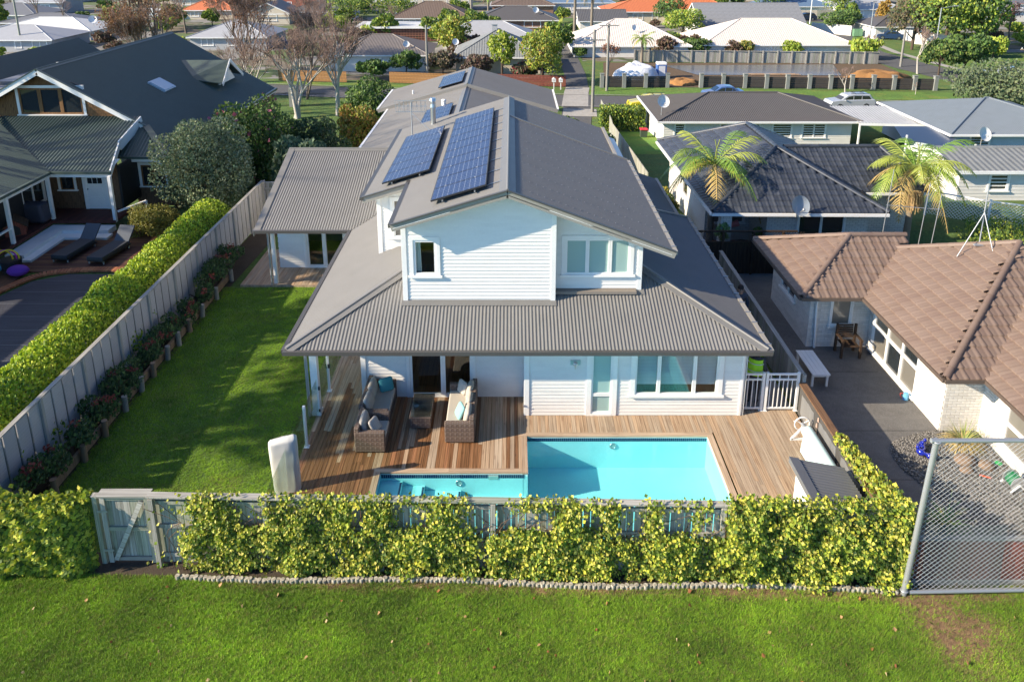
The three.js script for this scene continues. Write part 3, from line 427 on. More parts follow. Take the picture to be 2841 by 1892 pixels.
{
  const sd = V(-0.956, -0.294, 0).normalize(), al = V(0, 0, 1), ry = x => 6.58 - (-0.12 - x) * 0.308 + 0.12, ord = ['nearest', 'second nearest', 'third nearest', 'fourth nearest', 'fifth nearest', 'sixth nearest', 'seventh nearest', 'eighth nearest', 'ninth nearest', 'farthest'];
  for (let i = 0; i < 10; i++) solarPanel(`blue solar panel, ${ord[i]} of the long row beside the ridge`, 'solar panels in the long row by the ridge', V(-1.48, ry(-1.48), -1.72 - i * 1.0), sd, al);
  for (let i = 0; i < 6; i++) solarPanel(`blue solar panel, ${i === 5 ? 'farthest' : ord[i]} of the short row nearer the left eave`, 'solar panels in the short row by the left eave', V(-3.42, ry(-3.42), -5.15 - i * 1.0), sd, al);
  const sd2 = V(-0.961, -0.276, 0).normalize(), r2 = x => 3.95 - (-2.9 - x) * 0.287 + 0.12, r3 = x => 4.16 - (-2.85 - x) * 0.2887 + 0.12;
  for (let i = 0; i < 4; i++) solarPanel(`blue solar panel on the middle rear roof, ${ord[i]} of four`, 'solar panels on the middle rear roof', V(-4.15, r2(-4.15), -20.9 - i * 1.0), sd2, al);
  for (let i = 0; i < 4; i++) solarPanel(`blue solar panel on the last rear roof ridge, ${ord[i]} of four`, 'solar panels on the last rear roof', V(-4.0, r3(-4.0), -30.6 - i * 1.0), sd2, al);
  const rails = thing('panel_rail_set', 'silver mounting rails jutting out under the solar panels', 'rails'); for (const [x, z0, z1, f] of [[-1.03, -1.15, -11.5, ry], [-1.93, -1.15, -11.5, ry], [-2.97, -4.6, -11, ry], [-3.87, -4.6, -11, ry]]) part(rails, 'rail', box(x - 0.02, f(x) - 0.06, z0, x + 0.02, f(x) - 0.012, z1), M.steel);
  const rc = []; for (let z = -1.6; z > -11.5; z -= 1.2) rc.push(bar(V(-0.3, ry(-0.3) - 0.1, z), V(-0.75, ry(-0.75) - 0.1, z), 0.02)); part(rails, 'cross_rail', rc, M.steel);
  // flue, antenna, vents
  const fl = thing('flue', 'stainless steel chimney flue with cowl on the rear roof', 'flue', [-3.3, 5.6, -12.4]); part(fl, 'pipe', cyl(V(0, -0.2, 0), V(0, 0.95, 0), 0.11, 0.11, 16), M.steel); part(fl, 'cowl', [cyl(V(0, 1.0, 0), V(0, 1.1, 0), 0.15, 0.12, 16), cyl(V(0, 0.93, 0), V(0, 1.02, 0), 0.08, 0.08, 10), cyl(V(0, 0.72, 0), V(0, 0.86, 0), 0.13, 0.11, 16)], M.steel);
  const an = thing('television_antenna', 'silver grid television antenna on a mast beside the solar panels', 'antenna', [-4.0, 5.4, -10.9]); part(an, 'mast', cyl(V(0, 0, 0), V(0, 1.45, 0), 0.025), M.galv); part(an, 'brace', cyl(V(0, 1.0, 0), V(1.0, 0.15, 0.4), 0.015), M.galv);
  const gr = []; for (const y of [1.05, 1.28, 1.5]) gr.push(bar(V(-0.62, y, 0), V(0.62, y, 0), 0.022)); for (let i = 0; i <= 14; i++) gr.push(bar(V(-0.6 + i * 0.0857, 1.05, 0.01), V(-0.6 + i * 0.0857 + (i % 2 ? 0.05 : -0.05), 1.5, 0.01), 0.014)); part(an, 'grid', gr, M.galv);
  for (const [x, y, z, r, l, lab] of [[-6.6, 2.85, -31.5, 0.06, 0.45, 'thin white vent pipe on the last rear roof'], [-4.3, 3.55, -18.4, 0.09, 0.18, 'small white roof vent dome near the flue'], [-4.0, 3.75, -25.2, 0.13, 0.2, 'white round roof vent behind the middle solar panels']]) { const t = thing('roof_vent', lab, 'vent', [x, y, z]); part(t, 'pipe', cyl(V(0, -0.1, 0), V(0, l, 0), r, r, 12), M.trim); part(t, 'cap', ball(0, l, 0, r * 1.2, r * 0.6), M.trim); }
}
// ---------- deck ----------
srand(11);
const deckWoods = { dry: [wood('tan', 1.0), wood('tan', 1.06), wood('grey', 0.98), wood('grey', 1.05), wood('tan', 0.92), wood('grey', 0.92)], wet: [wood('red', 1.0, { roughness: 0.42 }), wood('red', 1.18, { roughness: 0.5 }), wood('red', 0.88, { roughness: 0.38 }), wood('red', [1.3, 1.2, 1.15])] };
const deck = thing('timber_deck', 'weathered timber deck round the swimming pool', 'deck', [0, 0, 0], 0, null, 'structure');
{
  const W = 0.107, put1 = (x, z0, z1) => {
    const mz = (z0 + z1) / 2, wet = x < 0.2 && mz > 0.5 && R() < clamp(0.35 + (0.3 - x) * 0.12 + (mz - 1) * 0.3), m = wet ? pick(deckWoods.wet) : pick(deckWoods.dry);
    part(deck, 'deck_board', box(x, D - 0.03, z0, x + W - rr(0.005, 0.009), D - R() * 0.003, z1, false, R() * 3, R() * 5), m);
  };
  const run = (x, a, b) => { let z = a; while (z < b - 0.02) { let e = Math.min(b, z + rr(2.2, 4.8)); if (b - e < 0.7) e = b; put1(x, z, e - 0.004); z = e; } };
  for (let i = 0, x = -5.5; x < 8.05; i++, x += W) {
    const m = x + W / 2, z0 = m < -4.36 ? -8.45 : m < 0.38 ? -0.93 : m < 6.5 ? 0.04 : -0.25, pool = m > -3.5 && m < 0.25 ? 2.3 : m >= 0.25 && m < 5.47 ? 0.82 : null;
    run(x, z0, pool ?? 5.05);
  }
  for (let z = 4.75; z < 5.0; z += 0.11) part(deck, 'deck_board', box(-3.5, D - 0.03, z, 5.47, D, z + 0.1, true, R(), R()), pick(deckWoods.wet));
  for (let x = -10.6; x < -6.15; x += 0.14) part(deck, 'wing_deck_board', box(x, D - 0.03, -12 + (x > -9.6 ? 1.86 : 0), x + 0.13, D, -8.48, false, R() * 3, R() * 4), pick(deckWoods.dry));
  part(deck, 'fascia_board', [box(-5.53, 0, 5.0, -5.502, 0.1, -8.4), box(-10.6, 0, -8.475, -6.1, 0.09, -8.45)], deckWoods.dry[2]);
  // coping
  const cw = [wood('grey', [1.12, 1.08, 1.05]), wood('grey', [1.04, 1.0, 0.98])], cp = (a, t) => part(deck, 'coping_board', box(...a, t, R(), R()), pick(cw));
  cp([0.25, D - 0.045, 0.82, 2.9, D + 0.004, 0.97], true); cp([2.904, D - 0.045, 0.82, 5.47, D + 0.004, 0.97], true); cp([5.31, D - 0.045, 0.974, 5.47, D + 0.004, 4.75], false); cp([0.25, D - 0.045, 0.974, 0.405, D + 0.004, 2.46], false); cp([-3.5, D - 0.045, 2.3, -1.6, D + 0.004, 2.45], true); cp([-1.596, D - 0.045, 2.3, 0.248, D + 0.004, 2.45], true); cp([-3.5, D - 0.045, 2.454, -3.34, D + 0.004, 4.75], false);
}
// ---------- pool ----------
{
  const p = thing('swimming_pool', 'turquoise L shaped swimming pool set in the deck', 'pool'), yb = -0.92, ys = -0.6, wl = -0.02;
  part(p, 'pool_shell', [box(0.4, yb - 0.1, 0.95, 5.32, yb, 4.75), box(0.28, yb, 0.87, 5.42, D - 0.05, 0.965), box(5.31, yb, 0.965, 5.42, D - 0.05, 4.62), box(0.28, yb, 0.966, 0.4, D - 0.05, 2.44), box(-3.45, yb, 2.36, 0.279, D - 0.05, 2.445), box(-3.45, yb, 2.446, -3.335, D - 0.05, 4.62), box(-3.45, yb, 4.621, 5.42, D - 0.05, 4.7), box(-3.33, yb, 2.446, 0.36, ys, 4.62)], M.plaster);
  const st = (a, b, y) => { part(p, 'step', box(a, ys + 0.002, 2.45, b, y, 4.61), M.plaster); const t = []; for (let z = 2.5; z < 4.5; z += 0.055) t.push(box(b - 0.06, y, z, b - 0.01, y + 0.004, z + 0.05)); part(p, 'step_edge_tiles', t, M.navyTile).userData.kind = 'stuff'; };
  st(-3.33, -2.78, -0.16); st(-2.779, -2.22, -0.3); st(-2.219, -1.3, -0.44);
  const band = []; const row = (f, n) => { for (let i = 0; i < n; i++) for (let k = 0; k < 2; k++) band.push(f(i * 0.055, -0.075 + k * 0.055)); };
  row((u, v) => box(0.41 + u, v, 0.963, 0.46 + u, v + 0.05, 0.97), 89); row((u, v) => box(-3.32 + u, v, 2.443, -3.27 + u, v + 0.05, 2.45), 66); row((u, v) => box(0.398, v, 0.98 + u, 0.405, v + 0.05, 1.03 + u), 26);
  part(p, 'waterline_tiles', band, M.navyTile).userData.kind = 'stuff';
  const wg = new THREE.ShapeGeometry(new THREE.Shape([[-3.34, -2.44], [0.395, -2.44], [0.395, -0.96], [5.315, -0.96], [5.315, -4.63], [-3.34, -4.63]].map(q => new THREE.Vector2(...q)))); wg.rotateX(-Math.PI / 2); wg.translate(0, wl, 0); part(p, 'water', uvBox(flat(wg)), M.water);
  for (const [x, z] of [[2.75, 0.975], [-1.35, 2.455]]) { const l = part(p, 'pool_light', new THREE.TorusGeometry(0.075, 0.02, 8, 20).translate(x, -0.22, z), M.steel); part(l, 'lens', new THREE.CylinderGeometry(0.07, 0.07, 0.01, 20).rotateX(Math.PI / 2).translate(x, -0.22, z), M.obscure); }
  part(p, 'skimmer', box(-0.6, -0.11, 2.445, -0.35, 0.02, 2.458), M.obscure);
}
// ---------- boundary fences ----------
srand(21);
const logW = [wood('silver', [1.35, 1.28, 1.15]), wood('silver', [1.15, 1.08, 0.98])];
const greyW = [wood('silver', 1.0), wood('silver', 1.15), wood('mossy', 1.05), wood('silver', 0.85), wood('mossy', 0.85)];
const zF = x => 5.25 + 0.022 * (x + 8.7);
{
  const f = thing('front_fence', 'weathered grey paling fence overgrown with creeper in front of the pool', 'fence');
  for (let x = -7.62; x < 8.1; x += 0.152) { const z = zF(x), lean = rr(-0.006, 0.006); part(f, 'paling', put(box(-0.07, 0, -0.01, 0.07, 1.72 + rr(-0.015, 0.015), 0.01, false, R() * 2, R() * 3), x + 0.076, 0.05, z + rr(-0.004, 0.004), 0, 0, lean), pick(greyW)); }
  for (const y of [0.28, 1.02, 1.62]) for (const [a, b] of [[-7.62, -5.2], [-5.2, -2.8], [-2.8, -0.4], [-0.4, 2.0], [2.0, 4.4], [4.4, 6.8], [6.8, 8.1]]) part(f, 'rail', bar(V(a, y, zF(a) + 0.035), V(b - 0.006, y, zF(b) + 0.035), 0.045, 0.085, false), pick(greyW));
  for (const x of [-7.62, -5.2, -2.8, -0.4, 2.0, 4.4, 6.8, 8.08]) part(f, 'post', box(x - 0.05, 0, zF(x) + 0.06, x + 0.05, 1.76, zF(x) + 0.15, false, R(), R()), pick(greyW));
  for (const [a, b] of [[-7.7, -4.6], [-4.6, -1.6], [-1.6, 1.4], [1.4, 4.4], [4.4, 8.15]]) part(f, 'cap_board', bar(V(a, 1.8, zF(a) + 0.05), V(b - 0.008, 1.8, zF(b) + 0.05), 0.17, 0.035), pick(greyW));
  const g = thing('timber_gate', 'grey timber gate with a diagonal brace between creeper and hedge', 'gate', [-8.72, 0.06, zF(-8.7)]);
  for (let i = 0; i < 7; i++) part(g, 'board', box(0.05 + i * 0.132, 0, -0.01, 0.05 + i * 0.132 + 0.127, 1.66, 0.01, false, R(), R() * 3), pick(greyW));
  for (const y of [0.04, 0.82, 1.6]) part(g, 'rail', box(0.03, y, 0.012, 0.98, y + 0.09, 0.055, true, R(), R()), pick(greyW));
  part(g, 'brace', bar(V(0.14, 0.08, 0.07), V(0.86, 1.58, 0.07), 0.03, 0.1), wood('silver', 1.3)); for (const x of [0.0, 0.94]) part(g, 'stile', box(x - 0.02, 0, 0.014, x + 0.08, 1.68, 0.07, false, R(), R()), pick(greyW)); part(g, 'top_board', box(-0.06, 1.69, -0.14, 1.04, 1.73, 0.1, true), greyW[0]);
  for (const y of [0.3, 1.3]) part(g, 'hinge', [box(-0.1, y, 0.072, 0.12, y + 0.05, 0.08)], M.galv);
  const hp = thing('gate_post', 'square grey post at the left of the timber gate', 'post', [-8.86, 0, zF(-8.7)]); part(hp, 'shaft', box(-0.05, 0, -0.05, 0.05, 1.74, 0.06), greyW[2]); part(hp, 'cap', box(-0.06, 1.742, -0.06, 0.06, 1.76, 0.07), greyW[0]);
  // half log edging
  const ed = thing('log_edging', 'low row of half round timber edging along the park grass', 'edging'); const eg = [0.09, 0.1, 0.115].map(h => { const c = new THREE.CylinderGeometry(0.051, 0.052, h, 8); c.translate(0, h / 2, 0); return uvBox(c); });
  for (let x = -7.1; x < 8.05; x += 0.098) { const o = part(ed, 'log', pick(eg), pick(logW)); o.position.set(x, -0.005, zF(x) + 0.42 + 0.05 * Math.sin(x * 0.9) + rr(-0.012, 0.012)); o.rotation.set(rr(-0.1, 0.1), R() * 6, rr(-0.08, 0.08)); }
  struct('creeper_bed', 'strip of dark soil under the creeper', sheetFrom([[-12, zF(-12) - 0.3], [8.1, zF(8.1) + 0.02], [8.1, zF(8.1) + 0.42], [-7.1, zF(-7.1) + 0.42], [-12, zF(-12) + 0.5]], 0.014), M.bark);
  // left boundary: panels of ribbed boards between posts
  const ribs = tex(8, 128, 1, 0.36, (u, v) => { const t = (v * 12) % 1; return [t < 0.22 ? 0.55 : 0.92 + 0.08 * fbm(u, v, 2, 12, 5, 2)]; }), ribBump = tex(8, 128, 1, 0.36, (u, v) => [((v * 12) % 1) < 0.25 ? 0 : 1], false), rm = [[0.64, 0.62, 0.62], [0.60, 0.575, 0.575], [0.68, 0.655, 0.64]].map(c => mat(c, { map: ribs, bumpMap: ribBump, bumpScale: 0.006, roughness: 0.85 }));
  const lf = thing('boundary_fence', 'tall ribbed timber boundary fence left of the lawn', 'fence');
  for (let z = 3.9, i = 0; z > -16.2; z -= 0.5, i++) { if (i % 4 === 0) part(lf, 'post', box(-12.08, 0, z - 0.05, -11.95, 1.84, z + 0.05), wood('silver', 1.25)); part(lf, 'panel', box(-12.06, 0.04, z - 0.06 - 0.43, -12.02, 1.8 + rr(-0.01, 0.01), z - 0.055, false, 0, R()), pick(rm)); part(lf, 'batten', box(-12.03, 0.04, z - 0.505, -12.005, 1.79, z - 0.49), wood('silver', 0.8)); }
  part(lf, 'capping', box(-12.1, 1.845, 4.0, -11.97, 1.875, -16.3), wood('silver', 0.9));
  const lf2 = thing('return_fence', 'short grey paling fence behind the left wing', 'fence'); for (let x = -11.9; x < -9.8; x += 0.16) part(lf2, 'paling', box(x, 0.02, -16.35, x + 0.15, 1.75, -16.32, false, R(), R()), pick(greyW)); part(lf2, 'rail', box(-12, 1.4, -16.31, -9.8, 1.5, -16.27, true), greyW[1]); part(lf2, 'cap', box(-12, 1.76, -16.38, -9.8, 1.79, -16.28, true), greyW[1]);
  // low log retaining posts along the garden bed
  const lw = thing('garden_edge_wall', 'low wall of round timber posts and sleepers along the garden bed', 'edging');
  for (const z of [3.2, 1.9, 0.85, -0.3, -1.3, -2.1, -3.1, -4.0, -4.9, -6.0, -7.4, -9.0]) part(lw, 'post', cyl(V(-11.12, 0, z), V(-11.1 + rr(-0.03, 0.03), 0.5, z), 0.085, 0.08, 10), pick([wood('tan', 0.7), wood('silver', 0.9)]));
  for (const [a, b] of [[3.2, 0.85], [0.85, -2.1], [-2.1, -4.9], [-4.9, -9.0]]) part(lw, 'sleeper', box(-11.3, 0.05, a - 0.01, -11.22, 0.3, b + 0.01, false, R(), R()), wood('tan', 0.6));
}
// ---------- foliage ----------
function puff(list, n, cx, cy, cz, rx, ry, rz, size, cols, surf = 0.55) {          // leaves through an ellipsoid, more of them near its skin
  for (let i = 0; i < n; i++) {
    const u = R() * 2 - 1, a = R() * 6.2832, s = Math.sqrt(1 - u * u), r = Math.pow(R(), 1 / 3) * (1 - surf) + surf, x = s * Math.cos(a) * r, y = u * r, z = s * Math.sin(a) * r;
    list.push([cx + x * rx, cy + y * ry, cz + z * rz, rr(-0.9, 0.9) - 0.5, R() * 6.28, rr(-0.9, 0.9), size * rr(0.6, 1.35), ...jit(pick(cols), 0.3)]);
  }
}
const stemMat = wood('brown', 1.6);
{
  srand(31);
  const cols = [[0.48, 0.48, 0.04], [0.54, 0.52, 0.07], [0.34, 0.40, 0.03], [0.13, 0.21, 0.022], [0.09, 0.15, 0.018], [0.6, 0.56, 0.13], [0.24, 0.32, 0.03]];
  const band = (x, a, b, s = 0.12) => sstep(a - s, a + s, x) * (1 - sstep(b - s, b + s, x));
  const cover = (x, h) => {                                   // how much of the fence the creeper hides: a low thicket, vines climbing in places, a fringe on the cap
    const low = sstep(-7.15, -6.75, x) * (1 - sstep(0.72 + 0.4 * vnoise(x * 1.9, 0.5, 21), 1.0 + 0.4 * vnoise(x * 1.9, 0.5, 21), h)) * (1 - 0.85 * band(x, -0.75, -0.5, 0.06));
    const vines = Math.max(band(x, -6.75, -5.75), 0.95 * band(x, -5.15, -3.4), 0.9 * band(x, -3.05, -2.45), 0.5 * band(x, -1.75, -0.85), 0.95 * band(x, 0.9, 1.4), 0.55 * band(x, 1.85, 2.25), 0.8 * band(x, 2.7, 3.1), 0.35 * band(x, 3.75, 3.95, 0.08), band(x, 4.5, 9, 0.15)) * (0.55 + 0.6 * vnoise(x * 5, h * 3.5, 22));
    return clamp(Math.max(low, vines, h > 1.68 ? 0.55 * sstep(0.4, 0.55, vnoise(x * 1.6, 2, 23)) : 0, 0.02)); };
  const a = [], rose = (list, x0, x1, n, thick, hmax) => { for (let i = 0; i < n; i++) {
    const x = rr(x0, x1), h = Math.pow(R(), 0.8) * hmax, cl = vnoise(x * 2.2, h * 2.4, 14) * 0.6 + vnoise(x * 6, h * 6, 15) * 0.4, b = cover(x, h); if (R() > b) continue;
    if (R() < sstep(0.62, 0.42, cl) * 0 + (cl < 0.36 ? 0.7 : cl < 0.44 ? 0.3 : 0)) continue;
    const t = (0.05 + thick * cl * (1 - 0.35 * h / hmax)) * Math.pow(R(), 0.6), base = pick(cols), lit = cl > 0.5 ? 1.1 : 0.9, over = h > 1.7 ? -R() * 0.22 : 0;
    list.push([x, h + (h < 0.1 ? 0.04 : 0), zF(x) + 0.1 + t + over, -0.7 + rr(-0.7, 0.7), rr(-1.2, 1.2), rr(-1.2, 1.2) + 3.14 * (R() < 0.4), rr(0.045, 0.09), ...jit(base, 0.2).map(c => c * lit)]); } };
  rose(a, -7.7, 4.4, 52000, 0.38, 1.86);
  const cr = thing('climbing_creeper', 'yellow and green variegated creeper sprawling over the grey fence', 'creeper'); leaves(cr, 'foliage', LEAF, leafMat, a);
  const stems = []; for (let i = 0; i < 120; i++) { const x = rr(-7.4, 8), h = rr(0.8, 1.8), p = [V(x, 0, zF(x) + 0.2)]; for (let k = 1; k < 5; k++) p.push(V(x + rr(-0.15, 0.15) * k, h * k / 4, zF(x) + 0.1 + rr(0, 0.1))); stems.push(tube(p, 0.007, 4, 8)); } part(cr, 'stem', stems, stemMat);
  const b = []; rose(b, 4.4, 8.25, 24000, 0.55, 1.98); puff(b, 1800, 8.1, 1.0, zF(8) + 0.15, 0.25, 0.85, 0.35, 0.09, cols); for (let k = 0; k < 8; k++) puff(b, 420 - k * 40, 8.24, 1.25 - k * 0.035, 5.3 - k * 0.4, 0.2, 0.55 - k * 0.055, 0.3, 0.085, cols);
  const bx = thing('creeper_thicket', 'dense yellow green creeper mass at the right end of the fence', 'creeper'); leaves(bx, 'foliage', LEAF, leafMat, b); part(bx, 'stem', Array.from({ length: 12 }, (_, i) => tube([V(5 + i * 0.26, 0, zF(6) + 0.25), V(5.1 + i * 0.26, 0.7, zF(6) + 0.2), V(5 + i * 0.26, 1.5, zF(6) + 0.1)], 0.01, 4, 6)), stemMat);
  const c = []; for (let i = 0; i < 27000; i++) { const x = rr(-13.2, -8.95), h = Math.pow(R(), 0.85) * 1.95, cl = vnoise(x * 2, h * 2.2, 18) * 0.6 + vnoise(x * 5, h * 5, 19) * 0.4, top = 1.75 + 0.25 * vnoise(x * 1.7, 3, 4); if (h > top || cl < 0.24) continue; const edge = sstep(-8.95, -9.25, x); c.push([x, h, zF(x) + 0.05 + (0.15 + 0.6 * cl * edge) * Math.pow(R(), 0.5) - (h > 1.6 ? R() * 0.3 : 0), -0.5 + rr(-0.5, 0.5), rr(-0.8, 0.8) + 0.3, 2.4 + rr(-0.7, 0.7), rr(0.07, 0.125), ...jit(pick([[0.44, 0.48, 0.035], [0.30, 0.38, 0.03], [0.13, 0.2, 0.02], [0.54, 0.53, 0.07], [0.09, 0.15, 0.018]]), 0.25)]); }
  const hd = thing('creeper_hedge', 'thick glossy green and yellow hedge left of the timber gate', 'hedge'); leaves(hd, 'foliage', LEAF, leafMat, c); part(hd, 'stem', Array.from({ length: 16 }, (_, i) => tube([V(-12.8 + i * 0.24, 0, zF(-10) + 0.2), V(-12.7 + i * 0.24, 0.8, zF(-10) + 0.25), V(-12.8 + i * 0.24, 1.6, zF(-10) + 0.1)], 0.012, 4, 6)), stemMat);
  // sunlit boundary hedge beyond the left fence
  srand(41); const d = []; for (let i = 0; i < 70000; i++) { const z = rr(-13.2, 5.2), w = R(), prof = 2.05 + 0.25 * (vnoise(z * 0.9, 1, 6) - 0.5) + 0.3 * (vnoise(z * 3, 2, 7) - 0.5), th = R() * 3.14, r = 0.7 + 0.3 * Math.sqrt(R()), x = -13.25 + Math.cos(th) * 1.15 * r * (0.85 + 0.3 * vnoise(z * 2.5, th * 2, 9)), y = 0.35 + Math.pow(Math.sin(th), 0.8) * (prof - 0.35) * r; if (y > 0.2) d.push([x, y * (w < 0.25 ? R() : 1), z, -0.5 + rr(-0.7, 0.7), R() * 6.28, rr(-0.7, 0.7), rr(0.06, 0.105), ...jit(pick([[0.46, 0.56, 0.03], [0.36, 0.48, 0.025], [0.22, 0.34, 0.02], [0.12, 0.2, 0.015], [0.54, 0.6, 0.05]]), 0.22)]); }
  const lh = thing('boundary_hedge', 'long bright green hedge growing beyond the left boundary fence', 'hedge'); leaves(lh, 'foliage', LEAF, leafMat, d); const ls = []; for (let z = -13; z < 5; z += 0.5) { ls.push(tube([V(-13, 0, z), V(-13.1, 0.7, z + 0.1), V(-12.95, 1.5, z)], 0.02, 5, 5)); } part(lh, 'stem', ls, stemMat);
  // red tipped shrubs in the bed
  srand(43); const zs = [3.6, 2.7, 1.6, 0.4, -0.7, -1.6, -2.6, -3.5, -4.5, -5.4, -6.6, -7.6, -8.8, -10], nm = ['nearest the front fence', 'second', 'third', 'fourth', 'fifth', 'sixth', 'seventh', 'eighth', 'ninth', 'tenth', 'eleventh', 'twelfth', 'thirteenth', 'farthest, by the wing deck'];
  zs.forEach((z, i) => { const t = thing('garden_shrub', `dark green shrub with red tips in the left bed, ${i === 0 ? nm[0] : i === 13 ? nm[13] : nm[i] + ' from the front fence'}`, 'shrub', [-11.5, 0, z], 0, 'red tipped shrubs along the boundary fence'), l = [], hh = i > 10 ? 1.15 : rr(0.7, 0.95); for (let k = 0; k < 4; k++) puff(l, 170, rr(-0.25, 0.35), hh * rr(0.5, 0.85), rr(-0.45, 0.45), 0.3, 0.26, 0.34, 0.085, [[0.075, 0.14, 0.035], [0.11, 0.19, 0.045], [0.055, 0.10, 0.03]], 0.3); for (let k = 0; k < (i % 3 ? 1 : 3); k++) puff(l, 20, rr(-0.2, 0.4), hh * rr(0.8, 1.15), rr(-0.4, 0.4), 0.14, 0.12, 0.14, 0.075, [[0.28, 0.05, 0.035], [0.36, 0.09, 0.06], [0.2, 0.05, 0.04]], 0.2); leaves(t, 'foliage', LEAF, leafMat, l); part(t, 'stem', Array.from({ length: 5 }, () => tube([V(rr(-0.1, 0.1), 0, rr(-0.2, 0.2)), V(rr(-0.15, 0.2), hh * 0.4, rr(-0.25, 0.25)), V(rr(-0.2, 0.3), hh * 0.8, rr(-0.35, 0.35))], 0.012, 4, 5)), stemMat); });
}
// ---------- glass pool fence, gate, balustrade ----------
{
  const gf = thing('glass_pool_fence', 'clear glass pool fence with white posts at the deck edge', 'fence');
  for (const z of [1.43, -1.2]) part(gf, 'post', [rbox(0.075, 1.24, 0.06, 0.01).translate(-5.45, D + 0.62, z), box(-5.52, D, z - 0.07, -5.38, D + 0.015, z + 0.07), box(-5.462, D + 0.05, z + 0.028, -5.438, D + 1.2, z + 0.034)], M.trim);
  for (const [a, b] of [[4.9, 1.5], [1.36, 0.1], [-0.2, -1.14], [-1.27, -2.6]]) part(gf, 'glass_panel', box(-5.455, D + 0.06, b, -5.445, D + 1.2, a), M.fenceGlass);
  part(gf, 'latch', [cbox(-5.4, 1.0, 0.08, 0.05, 0.1, 0.04), cbox(-5.41, 0.95, -1.16, 0.06, 0.12, 0.05), cbox(-5.42, 0.3, 0.1, 0.04, 0.08, 0.03)], M.black);
  const bal = (name, label, cat, x0, x1, posts) => { const g = thing(name, label, cat, [0, D, -0.2]); for (const x of posts) { part(g, 'post', [box(x - 0.035, 0, -0.035, x + 0.035, 1.23, 0.035), box(x - 0.06, 0, -0.06, x + 0.06, 0.02, 0.06)], M.trim); } part(g, 'rail', [box(x0, 0.06, -0.018, x1, 0.11, 0.018)], M.trim); part(g, 'rail', [box(x0, 0.98, -0.018, x1, 1.03, 0.018)], M.trim); part(g, 'rail', [box(x0, 1.15, -0.022, x1, 1.2, 0.022)], M.trim); const n = Math.round((x1 - x0) / 0.118); for (let i = 1; i < n; i++) part(g, 'picket', box(mix(x0, x1, i / n) - 0.011, 0.11, -0.011, mix(x0, x1, i / n) + 0.011, 0.98, 0.011), M.trim); for (let i = 1; i < n; i += 2) part(g, 'picket', box(mix(x0, x1, i / n) - 0.011, 1.03, -0.011, mix(x0, x1, i / n) + 0.011, 1.15, 0.011), M.trim); return g; };
  bal('balustrade_panel', 'narrow white picket panel fixed between house corner and gate', 'balustrade', 6.56, 7.08, [7.12]);
  bal('pool_gate', 'white metal picket pool gate at the right end of the deck', 'gate', 7.2, 8.06, [7.22, 8.1]);
  struct('side_path', 'shaded concrete side path beside the house', sheetFrom([[6.5, -0.28], [8.1, -0.28], [8.1, -14], [6.5, -14]], 0.01), M.concrete);
  // cracked plastered wall along the deck's right edge
  const rw = thing('garden_wall', 'low dark wall with peeling grey panels along the deck edge', 'wall'); part(rw, 'core', box(8.14, 0, -0.1, 8.26, 1.0, 5.1), mat([0.085, 0.08, 0.075], { map: dirtMap, roughness: 0.9 })); part(rw, 'coping', box(8.1, 1.0, -0.12, 8.3, 1.05, 5.1, false), wood('brown', 2.2));
  srand(4); const gp = mat([0.2, 0.2, 0.2], { map: dirtMap, roughness: 0.85 }), pk = mat([0.5, 0.36, 0.29], { map: dirtMap, roughness: 0.9 }); for (const [a, b] of [[0.1, 1.05], [1.35, 2.5], [2.75, 3.9], [4.1, 5.0]]) { const pts = []; for (let k = 0; k <= 8; k++) pts.push([mix(a, b, k / 8), 0.18 + rr(-0.03, 0.05)]); for (let k = 8; k >= 0; k--) pts.push([mix(a, b, k / 8) + (k === 8 ? -0.08 : 0), 0.8 + rr(-0.02, 0.03)]); part(rw, 'panel', prism(pts, 8.125, 8.139, 'x'), gp); }
  for (const [z, y] of [[0.55, 0.25], [0.7, 0.2], [1.2, 0.55], [1.22, 0.3], [1.25, 0.75], [2.62, 0.4], [2.6, 0.25]]) part(rw, 'peeling_flake', prism([[z, y], [z + 0.1, y + 0.03], [z + 0.07, y + 0.16], [z + 0.01, y + 0.12]], 8.105 + 0.01 * R(), 8.122, 'x'), pk);
  const pf = thing('side_fence', 'grey paling fence with a capped rail beside the side path', 'fence'); for (let z = -0.25; z > -9; z -= 0.15) part(pf, 'paling', box(8.18, 0.02, z - 0.145, 8.2, 1.28, z, false, R(), R()), pick(greyW)); part(pf, 'cap_rail', box(8.12, 1.285, -9, 8.26, 1.32, -0.2), greyW[0]); for (const z of [-0.2, -2.5, -4.9, -7.2]) part(pf, 'post', box(8.21, 0, z - 0.05, 8.3, 1.28, z + 0.05), greyW[0]);
}
// ---------- deck furniture ----------
const weave = tex(64, 64, 0.13, 0.13, (u, v) => { const i = Math.floor(u * 4), j = Math.floor(v * 4), a = (u * 4) % 1, b = (v * 4) % 1, h = (i + j) % 2, e = h ? Math.abs(a - 0.5) : Math.abs(b - 0.5); const t = 1 - 1.5 * e * e * 2, k = hash(i, j, 5); return [[0.15, 0.105, 0.08], [0.21, 0.17, 0.145], [0.10, 0.07, 0.06]][Math.floor(k * 3)].map(c => c * (h ? 0.75 + 0.4 * t : 0.6 + 0.5 * t)); });
const weaveB = tex(64, 64, 0.13, 0.13, (u, v) => { const i = Math.floor(u * 4), j = Math.floor(v * 4), a = (u * 4) % 1, b = (v * 4) % 1, h = (i + j) % 2, e = h ? Math.abs(a - 0.5) : Math.abs(b - 0.5); return [1 - 2 * e]; }, false);
const wicker = mat([1, 1, 1], { map: weave, bumpMap: weaveB, bumpScale: 0.006, roughness: 0.6 });
